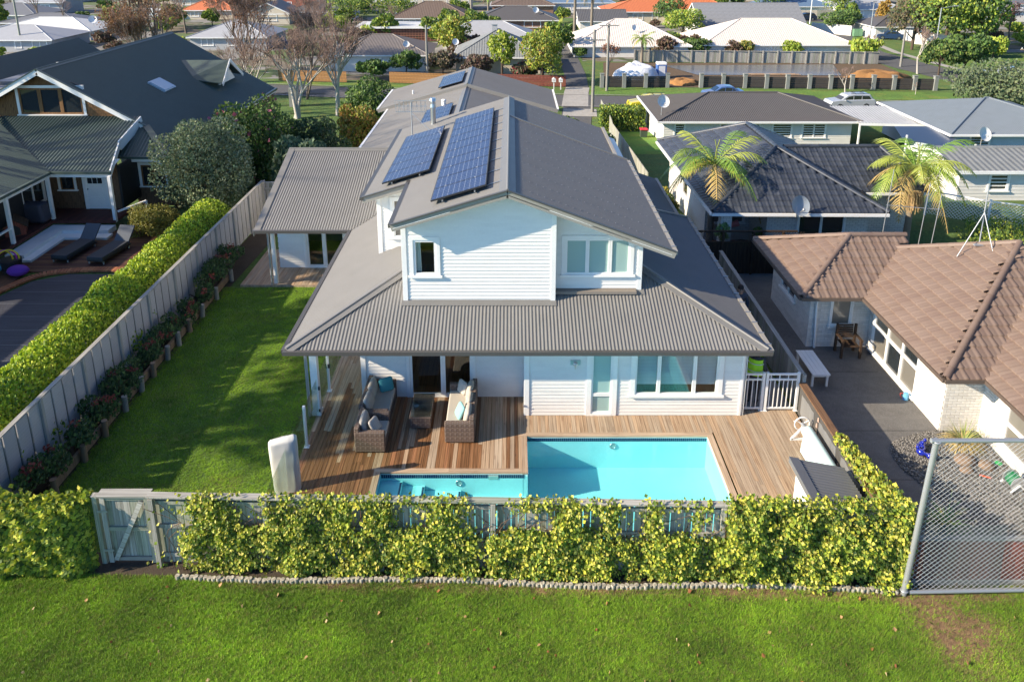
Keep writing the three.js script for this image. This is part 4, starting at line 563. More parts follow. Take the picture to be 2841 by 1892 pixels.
const linen = tex(128, 128, 0.3, 0.3, (u, v) => [0.82 + 0.18 * fbm(u, v, 60, 60, 8, 2)]), cushion = mat([0.47, 0.43, 0.37], { map: linen, roughness: 0.95 }), teal = mat([0.06, 0.29, 0.31], { map: linen, roughness: 0.9 }), aqua = mat([0.27, 0.52, 0.52], { map: linen, roughness: 0.9 });
const stripe = tex(64, 8, 0.2, 0.2, (u) => { const t = (u * 5) % 1; return t < 0.55 ? [0.5, 0.46, 0.4] : t < 0.75 ? [0.16, 0.14, 0.16] : [0.6, 0.58, 0.5]; }), striped = mat([1, 1, 1], { map: stripe, roughness: 0.9 });
function pillow(w, h, t) {                                            // a plump cushion standing in x-y, thick in z
  const g = new THREE.SphereGeometry(1, 20, 12), p = g.attributes.position;
  for (let i = 0; i < p.count; i++) { const x = p.getX(i), y = p.getY(i), z = p.getZ(i), sx = Math.sign(x) * Math.pow(Math.abs(x), 0.45), sy = Math.sign(y) * Math.pow(Math.abs(y), 0.45); p.setXYZ(i, sx * w / 2 * (1 - 0.06 * (1 - Math.abs(sy))), sy * h / 2 * (1 - 0.06 * (1 - Math.abs(sx))), z * t / 2 * (1 - 0.25 * Math.max(Math.abs(sx), Math.abs(sy)) ** 4)); }
  g.computeVertexNormals(); return uvBox(g);
}
function sofa(name, label, pos, L, seats, face1) {                    // length along z, back towards -x*face1
  const t = thing(name, label, seats > 1 ? 'sofa' : 'armchair', pos), s = face1, dp = 0.8;
  part(t, 'base', rbox(dp - 0.02, 0.26, L - 0.02, 0.02).translate(0, 0.17, 0), wicker);
  for (const z of [-1, 1]) part(t, 'arm', rbox(dp, 0.6, 0.14, 0.03).translate(0, 0.33, z * (L / 2 - 0.07)), wicker);
  const bk = rbox(0.14, 0.7, L - 0.02, 0.03); bk.translate(-s * (dp / 2 - 0.07), 0.4, 0); part(t, 'backrest', bk, wicker);
  for (const x of [-1, 1]) for (const z of [-1, 1]) part(t, 'foot', cyl(V(x * 0.34, 0, z * (L / 2 - 0.06)), V(x * 0.34, 0.05, z * (L / 2 - 0.06)), 0.025), M.black);
  const sw = (L - 0.3) / Math.max(1, seats - 1 || 1); part(t, 'seat_cushion', rbox(dp - 0.16, 0.15, L - 0.3, 0.05, 3).translate(s * 0.07, 0.37, 0), cushion);
  for (let i = 0; i < seats; i++) { const g = pillow((L - 0.32) / seats * 0.98, 0.46, 0.2); put(g, -s * 0.2, 0.62, -(L - 0.3) / 2 + (i + 0.5) * (L - 0.3) / seats, s * Math.PI / 2 + rr(-0.08, 0.08), -0.22); part(t, 'back_cushion', g, cushion); }
  return t;
}
srand(51);
sofa('wicker_sofa', 'two seat brown wicker sofa with grey cushions backing the glass fence', [-3.78, D, -0.05], 1.62, 2, 1);
sofa('wicker_armchair', 'brown wicker armchair nearest the pool with grey cushions', [-3.72, D, 1.22], 0.98, 1, 1);
sofa('wicker_sofa', 'long brown wicker sofa on the right facing the coffee table', [-1.4, D, 0.3], 2.0, 3, -1);
const sc = (name, label, w, h, t, m, x, y, z, ry, rx, grp) => single(name, label, 'cushion', put(pillow(w, h, t), x, y, z, ry, rx), m, grp);
sc('scatter_cushion', 'teal square cushion on the two seat wicker sofa', 0.44, 0.42, 0.14, teal, -3.62, D + 0.66, -0.5, 0.5, -0.35); sc('scatter_cushion', 'striped cushion on the wicker armchair', 0.4, 0.4, 0.13, striped, -3.64, D + 0.6, 1.32, 1.2, -0.5); sc('scatter_cushion', 'striped cushion at the far end of the long sofa', 0.4, 0.4, 0.13, striped, -1.42, D + 0.62, -0.42, -0.9, -0.3); sc('scatter_cushion', 'pale aqua cushion on the long wicker sofa', 0.42, 0.42, 0.14, aqua, -1.42, D + 0.62, 0.72, -1.2, -0.45);
{ const t = thing('coffee_table', 'low brown wicker coffee table between the sofas', 'table', [-2.52, D, 0.12]); part(t, 'top', rbox(0.6, 0.06, 1.16, 0.015).translate(0, 0.36, 0), wicker); part(t, 'apron', rbox(0.56, 0.3, 1.12, 0.015).translate(0, 0.18, 0), wicker); part(t, 'glass_top', box(-0.28, 0.391, -0.56, 0.28, 0.397, 0.56), mat([0.8, 0.85, 0.84], { phys: 1, transmission: 1, thickness: 0, roughness: 0.05 })); single('lantern_stand', 'small grey coaster dish on the coffee table', 'dish', new THREE.CylinderGeometry(0.07, 0.055, 0.03, 16).translate(-2.68, D + 0.412, 0.2), mat([0.1, 0.13, 0.15])); }
{ // fabric cover over a folded parasol or board stack
  const n = 40, m = 22, pos = [], idx = [], noise = (a, b) => vnoise(a, b, 33) - 0.5; for (let j = 0; j <= m; j++) for (let i = 0; i < n; i++) { const v = j / m, a = i / n * 6.2832, ta = Math.min(1, (1 - v) * 9), rnd = v > 0.93 ? Math.sqrt(Math.max(0, 1 - ((v - 0.93) / 0.07) ** 2)) : 1, sq = (t, e) => Math.sign(t) * Math.pow(Math.abs(t), e), w = (0.34 + 0.02 * noise(v * 5, a * 2)) * (0.93 + 0.07 * v) * mix(0.82, 1, rnd), d = (0.11 + 0.05 * (1 - v) + 0.02 * noise(a * 3, v * 7)) * rnd, x = sq(Math.cos(a), 0.5) * w, z = sq(Math.sin(a), 0.7) * d; pos.push(x - 0.03 * v, v * 1.56 + 0.07 * v * x / 0.34 * sstep(0.7, 1, v), z + 0.015 * noise(x * 9, v * 3)); }
  for (let j = 0; j < m; j++) for (let i = 0; i < n; i++) { const a = j * n + i, b = j * n + (i + 1) % n; idx.push(a, a + n, b, b, a + n, b + n); } const top = pos.length / 3; pos.push(-0.03, 1.58, 0); for (let i = 0; i < n; i++) idx.push(m * n + i, top, m * n + (i + 1) % n);
  const g = new THREE.BufferGeometry(); g.setAttribute('position', new THREE.Float32BufferAttribute(pos, 3)); g.setIndex(idx); g.computeVertexNormals(); const t = thing('fabric_cover', 'tall pale fabric cover standing on the lawn edge behind the front fence', 'cover', [-5.5, 0.02, 3.05], 0.12); part(t, 'cover', uvBox(g), mat([0.62, 0.61, 0.57], { map: linen, roughness: 0.95 })); part(t, 'hem_cord', tube(Array.from({ length: 9 }, (_, i) => V(0.35 * Math.cos(i / 8 * 6.28), 0.02, 0.17 * Math.sin(i / 8 * 6.28))), 0.008, 5, 24), M.black); }
{ // pool cover reel
  const t = thing('pool_cover_reel', 'pale blue pool cover rolled on a white wheeled reel', 'pool cover', [7.82, D, 1.15]); part(t, 'rolled_cover', [cyl(V(0.02, 0.42, 0.2), V(0.05, 0.42, 2.35), 0.16, 0.16, 20), slab([V(-0.14, 0.4, 0.35), V(-0.13, 0.4, 2.3), V(-0.16, 0.02, 2.3), V(-0.24, 0.02, 0.5)], 0.01, V(1, 0, 0))], mat([0.56, 0.74, 0.73], { roughness: 0.55, map: linen }));
  const wh = part(t, 'hand_wheel', [new THREE.TorusGeometry(0.2, 0.018, 8, 28).translate(0, 0.42, -0.12), ...[0, 1, 2].map(k => bar(V(0, 0.42, -0.12), V(0.2 * Math.cos(k * 2.09 + 0.5), 0.42 + 0.2 * Math.sin(k * 2.09 + 0.5), -0.12), 0.022))], M.trim); part(wh, 'grip', cyl(V(-0.2, 0.47, -0.18), V(-0.2, 0.47, -0.1), 0.015), M.trim);
  part(t, 'axle', cyl(V(0, 0.42, -0.12), V(0.02, 0.42, 0.22), 0.05, 0.05, 12), M.galv); for (const z of [0.0, 2.4]) part(t, 'leg_frame', [bar(V(0, 0.42, z), V(-0.3, 0.03, z), 0.05), bar(V(-0.32, 0.03, z), V(0.2, 0.03, z), 0.05), bar(V(0, 0.42, z), V(0.2, 0.03, z), 0.04)], M.trim); }
{ // pump shed
  const t = thing('pump_shed', 'small white pump shed with grey corrugated roof beside the fence', 'shed', [7.3, 0.02, 4.12]); part(t, 'wall', prism([[-0.55, 0], [0.5, 0], [0.5, 0.92], [-0.55, 1.14]], -0.62, 0.66), M.white); for (let i = 0; i < 9; i++) part(t, 'cladding_board', box(-0.562, 0.05, -0.62 + i * 0.142, -0.551, 1.13, -0.62 + i * 0.142 + 0.136), M.trim); part(t, 'door_handle', box(-0.58, 0.7, 0.2, -0.563, 0.82, 0.22), M.black); part(t, 'hinge', box(-0.57, 0.95, -0.3, -0.563, 1.0, -0.27), M.black);
  part(t, 'roof_sheet', corrPlane([V(-0.68, 1.2, -0.74), V(-0.68, 1.2, 0.8), V(0.62, 0.93, 0.8), V(0.62, 0.93, -0.74)].map(p => p), 0.1, 0.012).translate(0, 0.02, 0), M.greyIron); part(t, 'ridge_flashing', slab([V(-0.72, 1.25, -0.76), V(-0.48, 1.2, -0.76), V(-0.48, 1.2, 0.82), V(-0.72, 1.25, 0.82)], 0.02), M.greyIron); part(t, 'fascia', [box(-0.715, 1.1, -0.76, -0.695, 1.24, 0.82)], M.greyIron); }
// ---------- people ----------
function figure(pose) {                                               // tapered capsules joined smoothly and meshed
  const b = pose, sd = (p, s) => { const [ax, ay, az, ar, bx, by, bz, br] = s, dx = bx - ax, dy = by - ay, dz = bz - az, h = clamp(((p[0] - ax) * dx + (p[1] - ay) * dy + (p[2] - az) * dz) / (dx * dx + dy * dy + dz * dz)); return Math.hypot(p[0] - ax - dx * h, p[1] - ay - dy * h, p[2] - az - dz * h) - mix(ar, br, h); };
  const N = 88, S = 1.0, mc = new MarchingCubes(N, new THREE.MeshBasicMaterial(), false, false, 60000); mc.isolation = 0;
  for (let k = 0; k < N; k++) for (let j = 0; j < N; j++) for (let i = 0; i < N; i++) { const p = [(i / N * 2 - 1) * S, (j / N * 2 - 1) * S + 0.9, (k / N * 2 - 1) * S]; let d = 1e9; for (const s of b) { const e = sd(p, s), h = clamp(0.5 + 0.5 * (d - e) / 0.045); d = mix(d, e, h) - 0.045 * h * (1 - h); } mc.field[i + j * N + k * N * N] = -d; }
  mc.update(); const n = mc.count, g = new THREE.BufferGeometry(); g.setAttribute('position', new THREE.Float32BufferAttribute(mc.positionArray.slice(0, n * 3), 3)); g.setAttribute('normal', new THREE.Float32BufferAttribute(mc.normalArray.slice(0, n * 3), 3)); g.translate(0, 0.9, 0); return g;
}
{
  const skin = C(0.42, 0.25, 0.17), cols = (g, f) => { const p = g.attributes.position, c = new Float32Array(p.count * 3); for (let i = 0; i < p.count; i++) { const q = f(p.getX(i), p.getY(i), p.getZ(i)); c.set(q, i * 3); } g.setAttribute('color', new THREE.BufferAttribute(c, 3)); return uvBox(g); }, bm = mat([1, 1, 1], { vertexColors: true, roughness: 0.8 });
  const finger = (x, y, z, s) => [0, 1, 2, 3].map(k => [x + (k - 1.5) * 0.018, y, z, 0.01, x + (k - 1.5) * 0.02, y - 0.075 + 0.008 * Math.abs(k - 1.5), z + 0.02, 0.008]).concat([[x - s * 0.02, y + 0.03, z + 0.01, 0.011, x - s * 0.05, y - 0.02, z + 0.03, 0.009]]);
  const stand = (bend) => { const hx = bend, y = 1.62; return [[0, y - 0.04, hx + 0.01, 0.095, 0, y + 0.06, hx - 0.01, 0.098], [0, y - 0.1, hx + 0.06, 0.05, 0, y - 0.02, hx + 0.085, 0.035], [0, 1.42, hx * 0.8, 0.055, 0, 1.52, hx * 0.95, 0.052], [-0.16, 1.38, hx * 0.7, 0.075, 0.16, 1.38, hx * 0.7, 0.075], [0, 1.3, hx * 0.55, 0.16, 0, 1.0, 0, 0.14], [-0.09, 0.95, 0, 0.12, 0.09, 0.95, 0, 0.12], ...[-1, 1].flatMap(s => [[s * 0.1, 0.92, 0, 0.1, s * 0.11, 0.5, 0.02, 0.065], [s * 0.11, 0.5, 0.02, 0.065, s * 0.11, 0.09, -0.02, 0.045], [s * 0.11, 0.045, -0.05, 0.045, s * 0.12, 0.035, 0.13, 0.035], [s * 0.21, 1.37, hx * 0.7, 0.06, s * 0.27, 1.1, hx * 0.5, 0.045], [s * 0.27, 1.1, hx * 0.5, 0.045, s * 0.23, 0.92, hx * 0.5 + 0.2, 0.033], [s * 0.23, 0.91, hx * 0.5 + 0.21, 0.034, s * 0.22, 0.86, hx * 0.5 + 0.27, 0.03], ...finger(s * 0.22, 0.86, hx * 0.5 + 0.28, s)])]; };
  const make = (label, pos, turn, bend, top, legs, hair, vest) => { const t = thing('person', label, 'person', pos, turn, 'people beside the house'); const g = figure(stand(bend)); part(t, 'body', cols(g, (x, y, z) => y > 1.46 ? (y > 1.63 || z < bend - 0.01 ? hair : [skin.r, skin.g, skin.b]) : y < 0.08 ? [0.02, 0.02, 0.02] : y < 0.93 && Math.abs(x) < 0.2 ? legs : Math.abs(x) > 0.19 && y < 1.0 ? [skin.r, skin.g, skin.b] : top), bm);
    for (const s of [-1, 1]) part(t, 'ear', ball(s * 0.1, 1.6, bend, 0.015, 0.032, 0.022, 8, 6), mat([skin.r, skin.g, skin.b])); for (const s of [-1, 1]) part(t, 'eye', ball(s * 0.035, 1.62, bend + 0.09, 0.012, 0.009, 0.01, 8, 6), M.black); part(t, 'nose', ball(0, 1.585, bend + 0.105, 0.014, 0.024, 0.02, 8, 6), mat([skin.r, skin.g, skin.b]));
    if (vest) { const vg = [box(-0.2, 0.95, -0.19, 0.2, 1.42, 0.19)].map(q => { const a = new THREE.CylinderGeometry(0.2, 0.205, 0.48, 18, 6, true); a.scale(1.06, 1, 0.86); a.translate(0, 1.19, 0); const p = a.attributes.position; for (let i = 0; i < p.count; i++) p.setZ(i, p.getZ(i) + bend * 0.55 * clamp((p.getY(i) - 0.95) / 0.4)); a.computeVertexNormals(); return a; }); part(t, 'safety_vest', vg, mat([0.42, 0.85, 0.03], { roughness: 0.6 })); part(t, 'reflective_band', [-1, 1].map(s => { const q = new THREE.TorusGeometry(0.2, 0.02, 6, 20); q.rotateX(Math.PI / 2); q.scale(1.08, 0.6, 0.9); q.translate(0, s > 0 ? 1.3 : 1.08, bend * (s > 0 ? 0.45 : 0.2)); return q; }), mat([0.65, 0.67, 0.66], { roughness: 0.3 })); } else part(t, 'sunglasses', [cbox(-0.035, 1.622, bend + 0.1, 0.05, 0.03, 0.012), cbox(0.035, 1.622, bend + 0.1, 0.05, 0.03, 0.012), cbox(0, 1.628, bend + 0.1, 0.03, 0.008, 0.01)], M.black); };
  make('person in a bright yellow safety vest behind the white gate', [7.0, D, -0.62], 2.6, 0.1, [0.05, 0.05, 0.06], [0.03, 0.03, 0.04], [0.05, 0.03, 0.02], true);
  make('person in sunglasses looking up beside the right eave', [7.72, D, -4.75], 0.0, 0.02, [0.06, 0.07, 0.09], [0.03, 0.03, 0.05], [0.03, 0.02, 0.015], false);
}
// ---------- tiled roofs and brick walls with every piece near enough built singly ----------
const CAM = camera.position;
function tileGeo(w, l) { const n = 8, pos = [], idx = [], f = t => 0.022 * Math.pow(Math.abs(Math.sin(t * Math.PI * 2)), 1.3) * (Math.sin(t * Math.PI * 2) > 0 ? 1 : 0.15); for (let i = 0; i <= n; i++) { const t = i / n; pos.push((t - 0.5) * w, f(t) + 0.065, 0, (t - 0.5) * w, f(t) + 0.0, l, (t - 0.5) * w, f(t) - 0.03, -0.004); if (i) { const a = (i - 1) * 3, b = i * 3; idx.push(a, b, a + 1, b, b + 1, a + 1, a, a + 2, b, b, a + 2, b + 2); } } const g = new THREE.BufferGeometry(); g.setAttribute('position', new THREE.Float32BufferAttribute(pos, 3)); g.setIndex(idx); g.computeVertexNormals(); return uvBox(g, 0, 0); }
function piecesOut(parent, name, restName, geos, mats, list, most = 300) {   // the nearest as meshes of their own, the rest joined as stuff
  const p = V(0, 0, 0); list.forEach(m => { p.setFromMatrixPosition(m); m.dist = p.distanceTo(CAM); }); list.sort((a, b) => a.dist - b.dist);
  list.slice(0, most).forEach(m => { const o = new THREE.Mesh(pick(geos), pick(mats)); o.name = name; o.applyMatrix4(m); o.castShadow = o.receiveShadow = true; parent.add(o); });
  const rest = list.slice(most); if (!rest.length) return;
  mats.forEach((mt, k) => { const sub = rest.filter((_, i) => i % mats.length === k); if (!sub.length) return; const o = new THREE.InstancedMesh(geos[0], mt, sub.length); o.name = restName; sub.forEach((m, i) => o.setMatrixAt(i, m)); o.userData = { kind: 'stuff' }; o.castShadow = o.receiveShadow = true; parent.add(o); });
}
function inPoly(poly, x, y) { let c = false; for (let i = 0, j = poly.length - 1; i < poly.length; j = i++) { const a = poly[i], b = poly[j]; if ((a[1] > y) !== (b[1] > y) && x < (b[0] - a[0]) * (y - a[1]) / (b[1] - a[1]) + a[0]) c = !c; } return c; }
function tilePlane(parent, pts, under, out, w = 0.3, l = 0.33) {               // pts[0..1] on the eave
  const { du, dv, poly, n } = planeAxes(pts), us = poly.map(p => p[0]), vs = poly.map(p => p[1]), u0 = Math.min(...us), u1 = Math.max(...us), v1 = Math.max(...vs);
  part(parent, 'roof_underlay', slab(pts.map(p => p.clone().addScaledVector(n, -0.03)), 0.05), under);
  for (let v = 0, r = 0; v < v1; v += l, r++) for (let u = u0; u < u1; u += w) { const cu = u + w / 2, cv = v + l * 0.45; if (!inPoly(poly, cu, cv)) continue; const o = pts[0].clone().addScaledVector(du, cu).addScaledVector(dv, v - 0.03).addScaledVector(n, 0.012 + rr(-0.002, 0.003)); const zx = dv.clone(); out.push(new THREE.Matrix4().makeBasis(zx.clone().cross(n).negate(), n, zx).setPosition(o)); }
}
function tileCaps(parent, a, b, m, name = 'ridge_tile', step = 0.4, r = 0.1) { const L = a.distanceTo(b), n = Math.max(1, Math.round(L / step)), d = b.clone().sub(a).normalize(); for (let i = 0; i < n; i++) { const g = new THREE.CylinderGeometry(r * 0.92, r, L / n + 0.03, 9, 1, true, -1.7, 3.4); g.rotateX(0); const up = V(0, 1, 0); const x = d.clone().cross(up).normalize(), z = x.clone().cross(d).normalize(); const mx = new THREE.Matrix4().makeBasis(x, d, z.clone()); g.applyMatrix4(mx); const p = a.clone().lerp(b, (i + 0.5) / n); g.translate(p.x, p.y - 0.01, p.z); part(parent, name, uvBox(g), pick(m)); } }
function brickWall(parent, f, W, Hh, opens, out) {
  const cuts = [0, W, ...opens.flatMap(o => [o[0], o[1]])].sort((a, b) => a - b), q = []; for (let i = 0; i + 1 < cuts.length; i++) { const a = cuts[i], b = cuts[i + 1], m = (a + b) / 2; let v = 0; for (const o of opens.filter(o => o[0] < m && o[1] > m)) { if (o[2] > v) q.push(slab([V(a, v, 0), V(b, v, 0), V(b, o[2], 0), V(a, o[2], 0)], 0.1, V(0, 0, -1))); v = o[3]; } if (Hh > v && b > a) q.push(slab([V(a, v, 0), V(b, v, 0), V(b, Hh, 0), V(a, Hh, 0)], 0.1, V(0, 0, -1))); }
  part(parent, 'mortar_wall', onFace(f, q), M.mortar);
  for (let r = 0; r * 0.086 < Hh - 0.08; r++) for (let u = (r % 2 ? -0.12 : 0); u < W - 0.03; u += 0.24) { const cv = r * 0.086 + 0.043; let a = Math.max(0, u), b = Math.min(W, u + 0.23); for (const o of opens) if (cv > o[2] && cv < o[3]) { if (a >= o[0] && b <= o[1]) b = a; else if (a < o[0] && b > o[0]) b = o[0]; else if (a < o[1] && b > o[1]) a = o[1]; } if (b - a < 0.03) continue; out.push(f.clone().multiply(new THREE.Matrix4().makeTranslation((a + b) / 2, cv, 0.004 + rr(-0.001, 0.002))).multiply(new THREE.Matrix4().makeScale((b - a) / 0.23, 1, 1))); }
}
const brickGeo = [uvBox(new THREE.BoxGeometry(0.231, 0.077, 0.02), 0.3, 0.2), uvBox(new THREE.BoxGeometry(0.23, 0.076, 0.02), 1.1, 0.9), uvBox(new THREE.BoxGeometry(0.231, 0.076, 0.02), 2.2, 1.7)];
// ---------- brick neighbour on the right ----------
{
  srand(61); const h = thing('brick_house', 'low white brick house with brown tiled roof on the right', 'house'), tiles = [], bricks = [], e = 2.2, k = 0.49, TG = [tileGeo(0.305, 0.37)];
  const A = V(9.11, e, -7.94), B = V(9.15, e, -3.1), Cc = V(11.1, e, -3.1), Dd = V(11.14, e, 1.55), E = V(12.19, e, 1.55), R1 = V(11.5, e + 1.15, -5.45), Vv = V(13.4, e + 1.15, -5.45), S = V(15.3, e + 2.04, -2.58), Bk = V(11.14, e, -6.75);
  tilePlane(h, [A, B, R1], M.tileBrown[1], tiles); tilePlane(h, [B, Cc, Vv, R1], M.tileBrown[1], tiles); tilePlane(h, [V(11.12, e, -6.75), Dd, S], M.tileBrown[1], tiles); tilePlane(h, [Dd, V(19.4, e, 1.55), S], M.tileBrown[1], tiles);
  const F = V(12.17, e, 7.0), Fr = V(15.6, e + 1.69, 7.0), Et = V(15.6, e + 1.69, -1.9); tilePlane(h, [E, F, Fr, Et], M.tileBrown[1], tiles);
  tilePlane(h, [V(13.4, e, -7.9), A, R1, Vv], M.tileBrown[1], tiles); part(h, 'roof_slope', slab([V(19.4, e, 1.5), V(19.4, e, -6.75), S.clone().add(V(0.4, 0, 0)), S], 0.06), M.tileBrown[0]); part(h, 'roof_slope', slab([V(19.4, e, -6.75), V(11.14, e, -6.75), S], 0.06), M.tileBrown[0]); part(h, 'roof_slope', slab([V(19, e, 7), V(19, e, -1.9), Et, Fr], 0.06), M.tileBrown[0]);
  piecesOut(h, 'roof_tile', 'roof_tiles', TG, M.tileBrown, tiles);
  const up = p => p.clone().add(V(0, 0.05, 0)); for (const [a, b] of [[B, R1], [A, R1], [R1, Vv], [Dd, S], [Bk, S], [E.clone().lerp(Et, 0.5), E.clone().lerp(Et, 0.5)]]) if (a.distanceTo(b) > 0.5) tileCaps(h, up(a), up(b), M.tileBrown);
  tileCaps(h, up(Et), up(Fr), M.tileBrown);
  for (const [a, b] of [[A, B], [B, Cc], [Cc, Dd], [Dd, E], [E, F]]) gutter(h, a.clone().add(V(-0.04, 0, 0.04)), b.clone().add(V(-0.04, 0, 0.04)), mat([0.1, 0.075, 0.06], { roughness: 0.5 }), 0.1, 0.1);
  part(h, 'soffit', [slab([V(9.2, e - 0.08, -7.9), V(13, e - 0.08, -7.9), V(13, e - 0.08, -3.2), V(9.2, e - 0.08, -3.2)], 0.02), slab([V(11.2, e - 0.085, -6.7), V(15, e - 0.085, -6.7), V(15, e - 0.085, 1.5), V(11.2, e - 0.085, 1.5)], 0.02), slab([V(12.25, e - 0.09, 1.5), V(15, e - 0.09, 1.5), V(15, e - 0.09, 7), V(12.25, e - 0.09, 7)], 0.02)], M.trim);
  const f1 = face(V(9.8, 0, -7.5), FL), f2 = face(V(9.8, 0, -3.95), FX), f3 = face(V(11.8, 0, -3.95), FL), f4 = face(V(11.8, 0, 0.62), FX), f5 = face(V(12.85, 0, 0.62), FL);
  brickWall(h, f1, 3.55, e - 0.1, [[0.9, 2.3, 0.95, 1.95]], bricks); windowIn(h, f1, 0.94, 2.26, 0.99, 1.92, { mull: [0.5], casing: 0.05, pane: M.pane }); brickWall(h, f2, 2.0, e - 0.1, [[0.66, 1.4, 0.75, 1.95]], bricks); windowIn(h, f2, 0.7, 1.36, 0.8, 1.92, { casing: 0.05, pane: M.paneCurtain });
  brickWall(h, f3, 4.57, e - 0.1, [[0.35, 3.2, 0.1, 1.95]], bricks); windowIn(h, f3, 0.4, 3.15, 0.14, 1.92, { mull: [0.34, 0.67], trans: [0.5], casing: 0.06, pane: [M.paneCurtain, M.pane] });
  brickWall(h, f4, 1.05, e - 0.1, [], bricks); brickWall(h, f5, 5.5, e - 0.1, [[1.0, 3.4, 0.3, 1.95]], bricks); windowIn(h, f5, 1.05, 3.35, 0.36, 1.92, { mull: [0.45], trans: [0.42], casing: 0.07, pane: M.paneCurtain });
  piecesOut(h, 'brick', 'bricks', brickGeo, M.brick, bricks, 300); part(h, 'wall', [box(9.95, 0, -7.4, 19, 2.1, -4.1), box(11.95, 0, -4.1, 19, 2.1, 0.5), box(13, 0, 0.5, 19, 2.1, 6.8)], M.room); part(h, 'downpipe', cyl(V(10.05, 0, -3.88), V(9.95, 2.1, -3.88), 0.04, 0.04, 10), M.trim);
  struct('concrete_yard', 'dark exposed aggregate concrete yard beside the brick house', sheetFrom([[8.27, -12], [12.8, -12], [12.8, 6.0], [8.27, 5.7]], 0.008), M.aggregate);
  const jo = []; for (const z of [-2.4, 0.6, 2.6]) jo.push(box(8.3, 0.0085, z, 11.5, 0.0105, z + 0.02)); jo.push(box(8.95, 0.0085, -9, 8.97, 0.0105, -4)); part(scene, numbered('concrete_joint'), jo, M.black).userData = { kind: 'structure', label: 'dark saw cut joints across the concrete yard', category: 'joint' };
  const gp = []; for (let i = 0; i <= 14; i++) { const a = i / 14; gp.push([10.0 + 1.9 * a * a, 1.9 - 1.35 * Math.pow(a, 0.6)]); } struct('gravel_bed', 'curved bed of dark pebbles beside the brick house', sheetFrom([[10.0, 2.2], ...gp, [12.8, 0.6], [12.8, 6.0], [11.4, 6.0], [10.6, 4.0]], 0.014), M.gravelBed);
  const pg = new THREE.IcosahedronGeometry(1, 0); uvBox(pg); const pl = []; srand(62); for (let i = 0; i < 14000; i++) { const x = rr(10, 12.8), z = rr(0.55, 5.9); if (!inPoly([[10.0, 2.2], ...gp, [12.8, 0.6], [12.8, 6.0], [11.4, 6.0], [10.6, 4.0]], x, z)) continue; const v = rr(0.05, 0.24); pl.push([x, 0.02, z, R() * 6, R() * 6, R() * 6, rr(0.012, 0.028), v, v * 0.95, v * 0.88]); } const pb = leaves(scene, 'pebbles', pg, mat([1, 1, 1], { roughness: 0.7 }), pl); pb.userData = { kind: 'stuff', label: 'loose dark pebbles filling the curved bed', category: 'pebbles' };
}
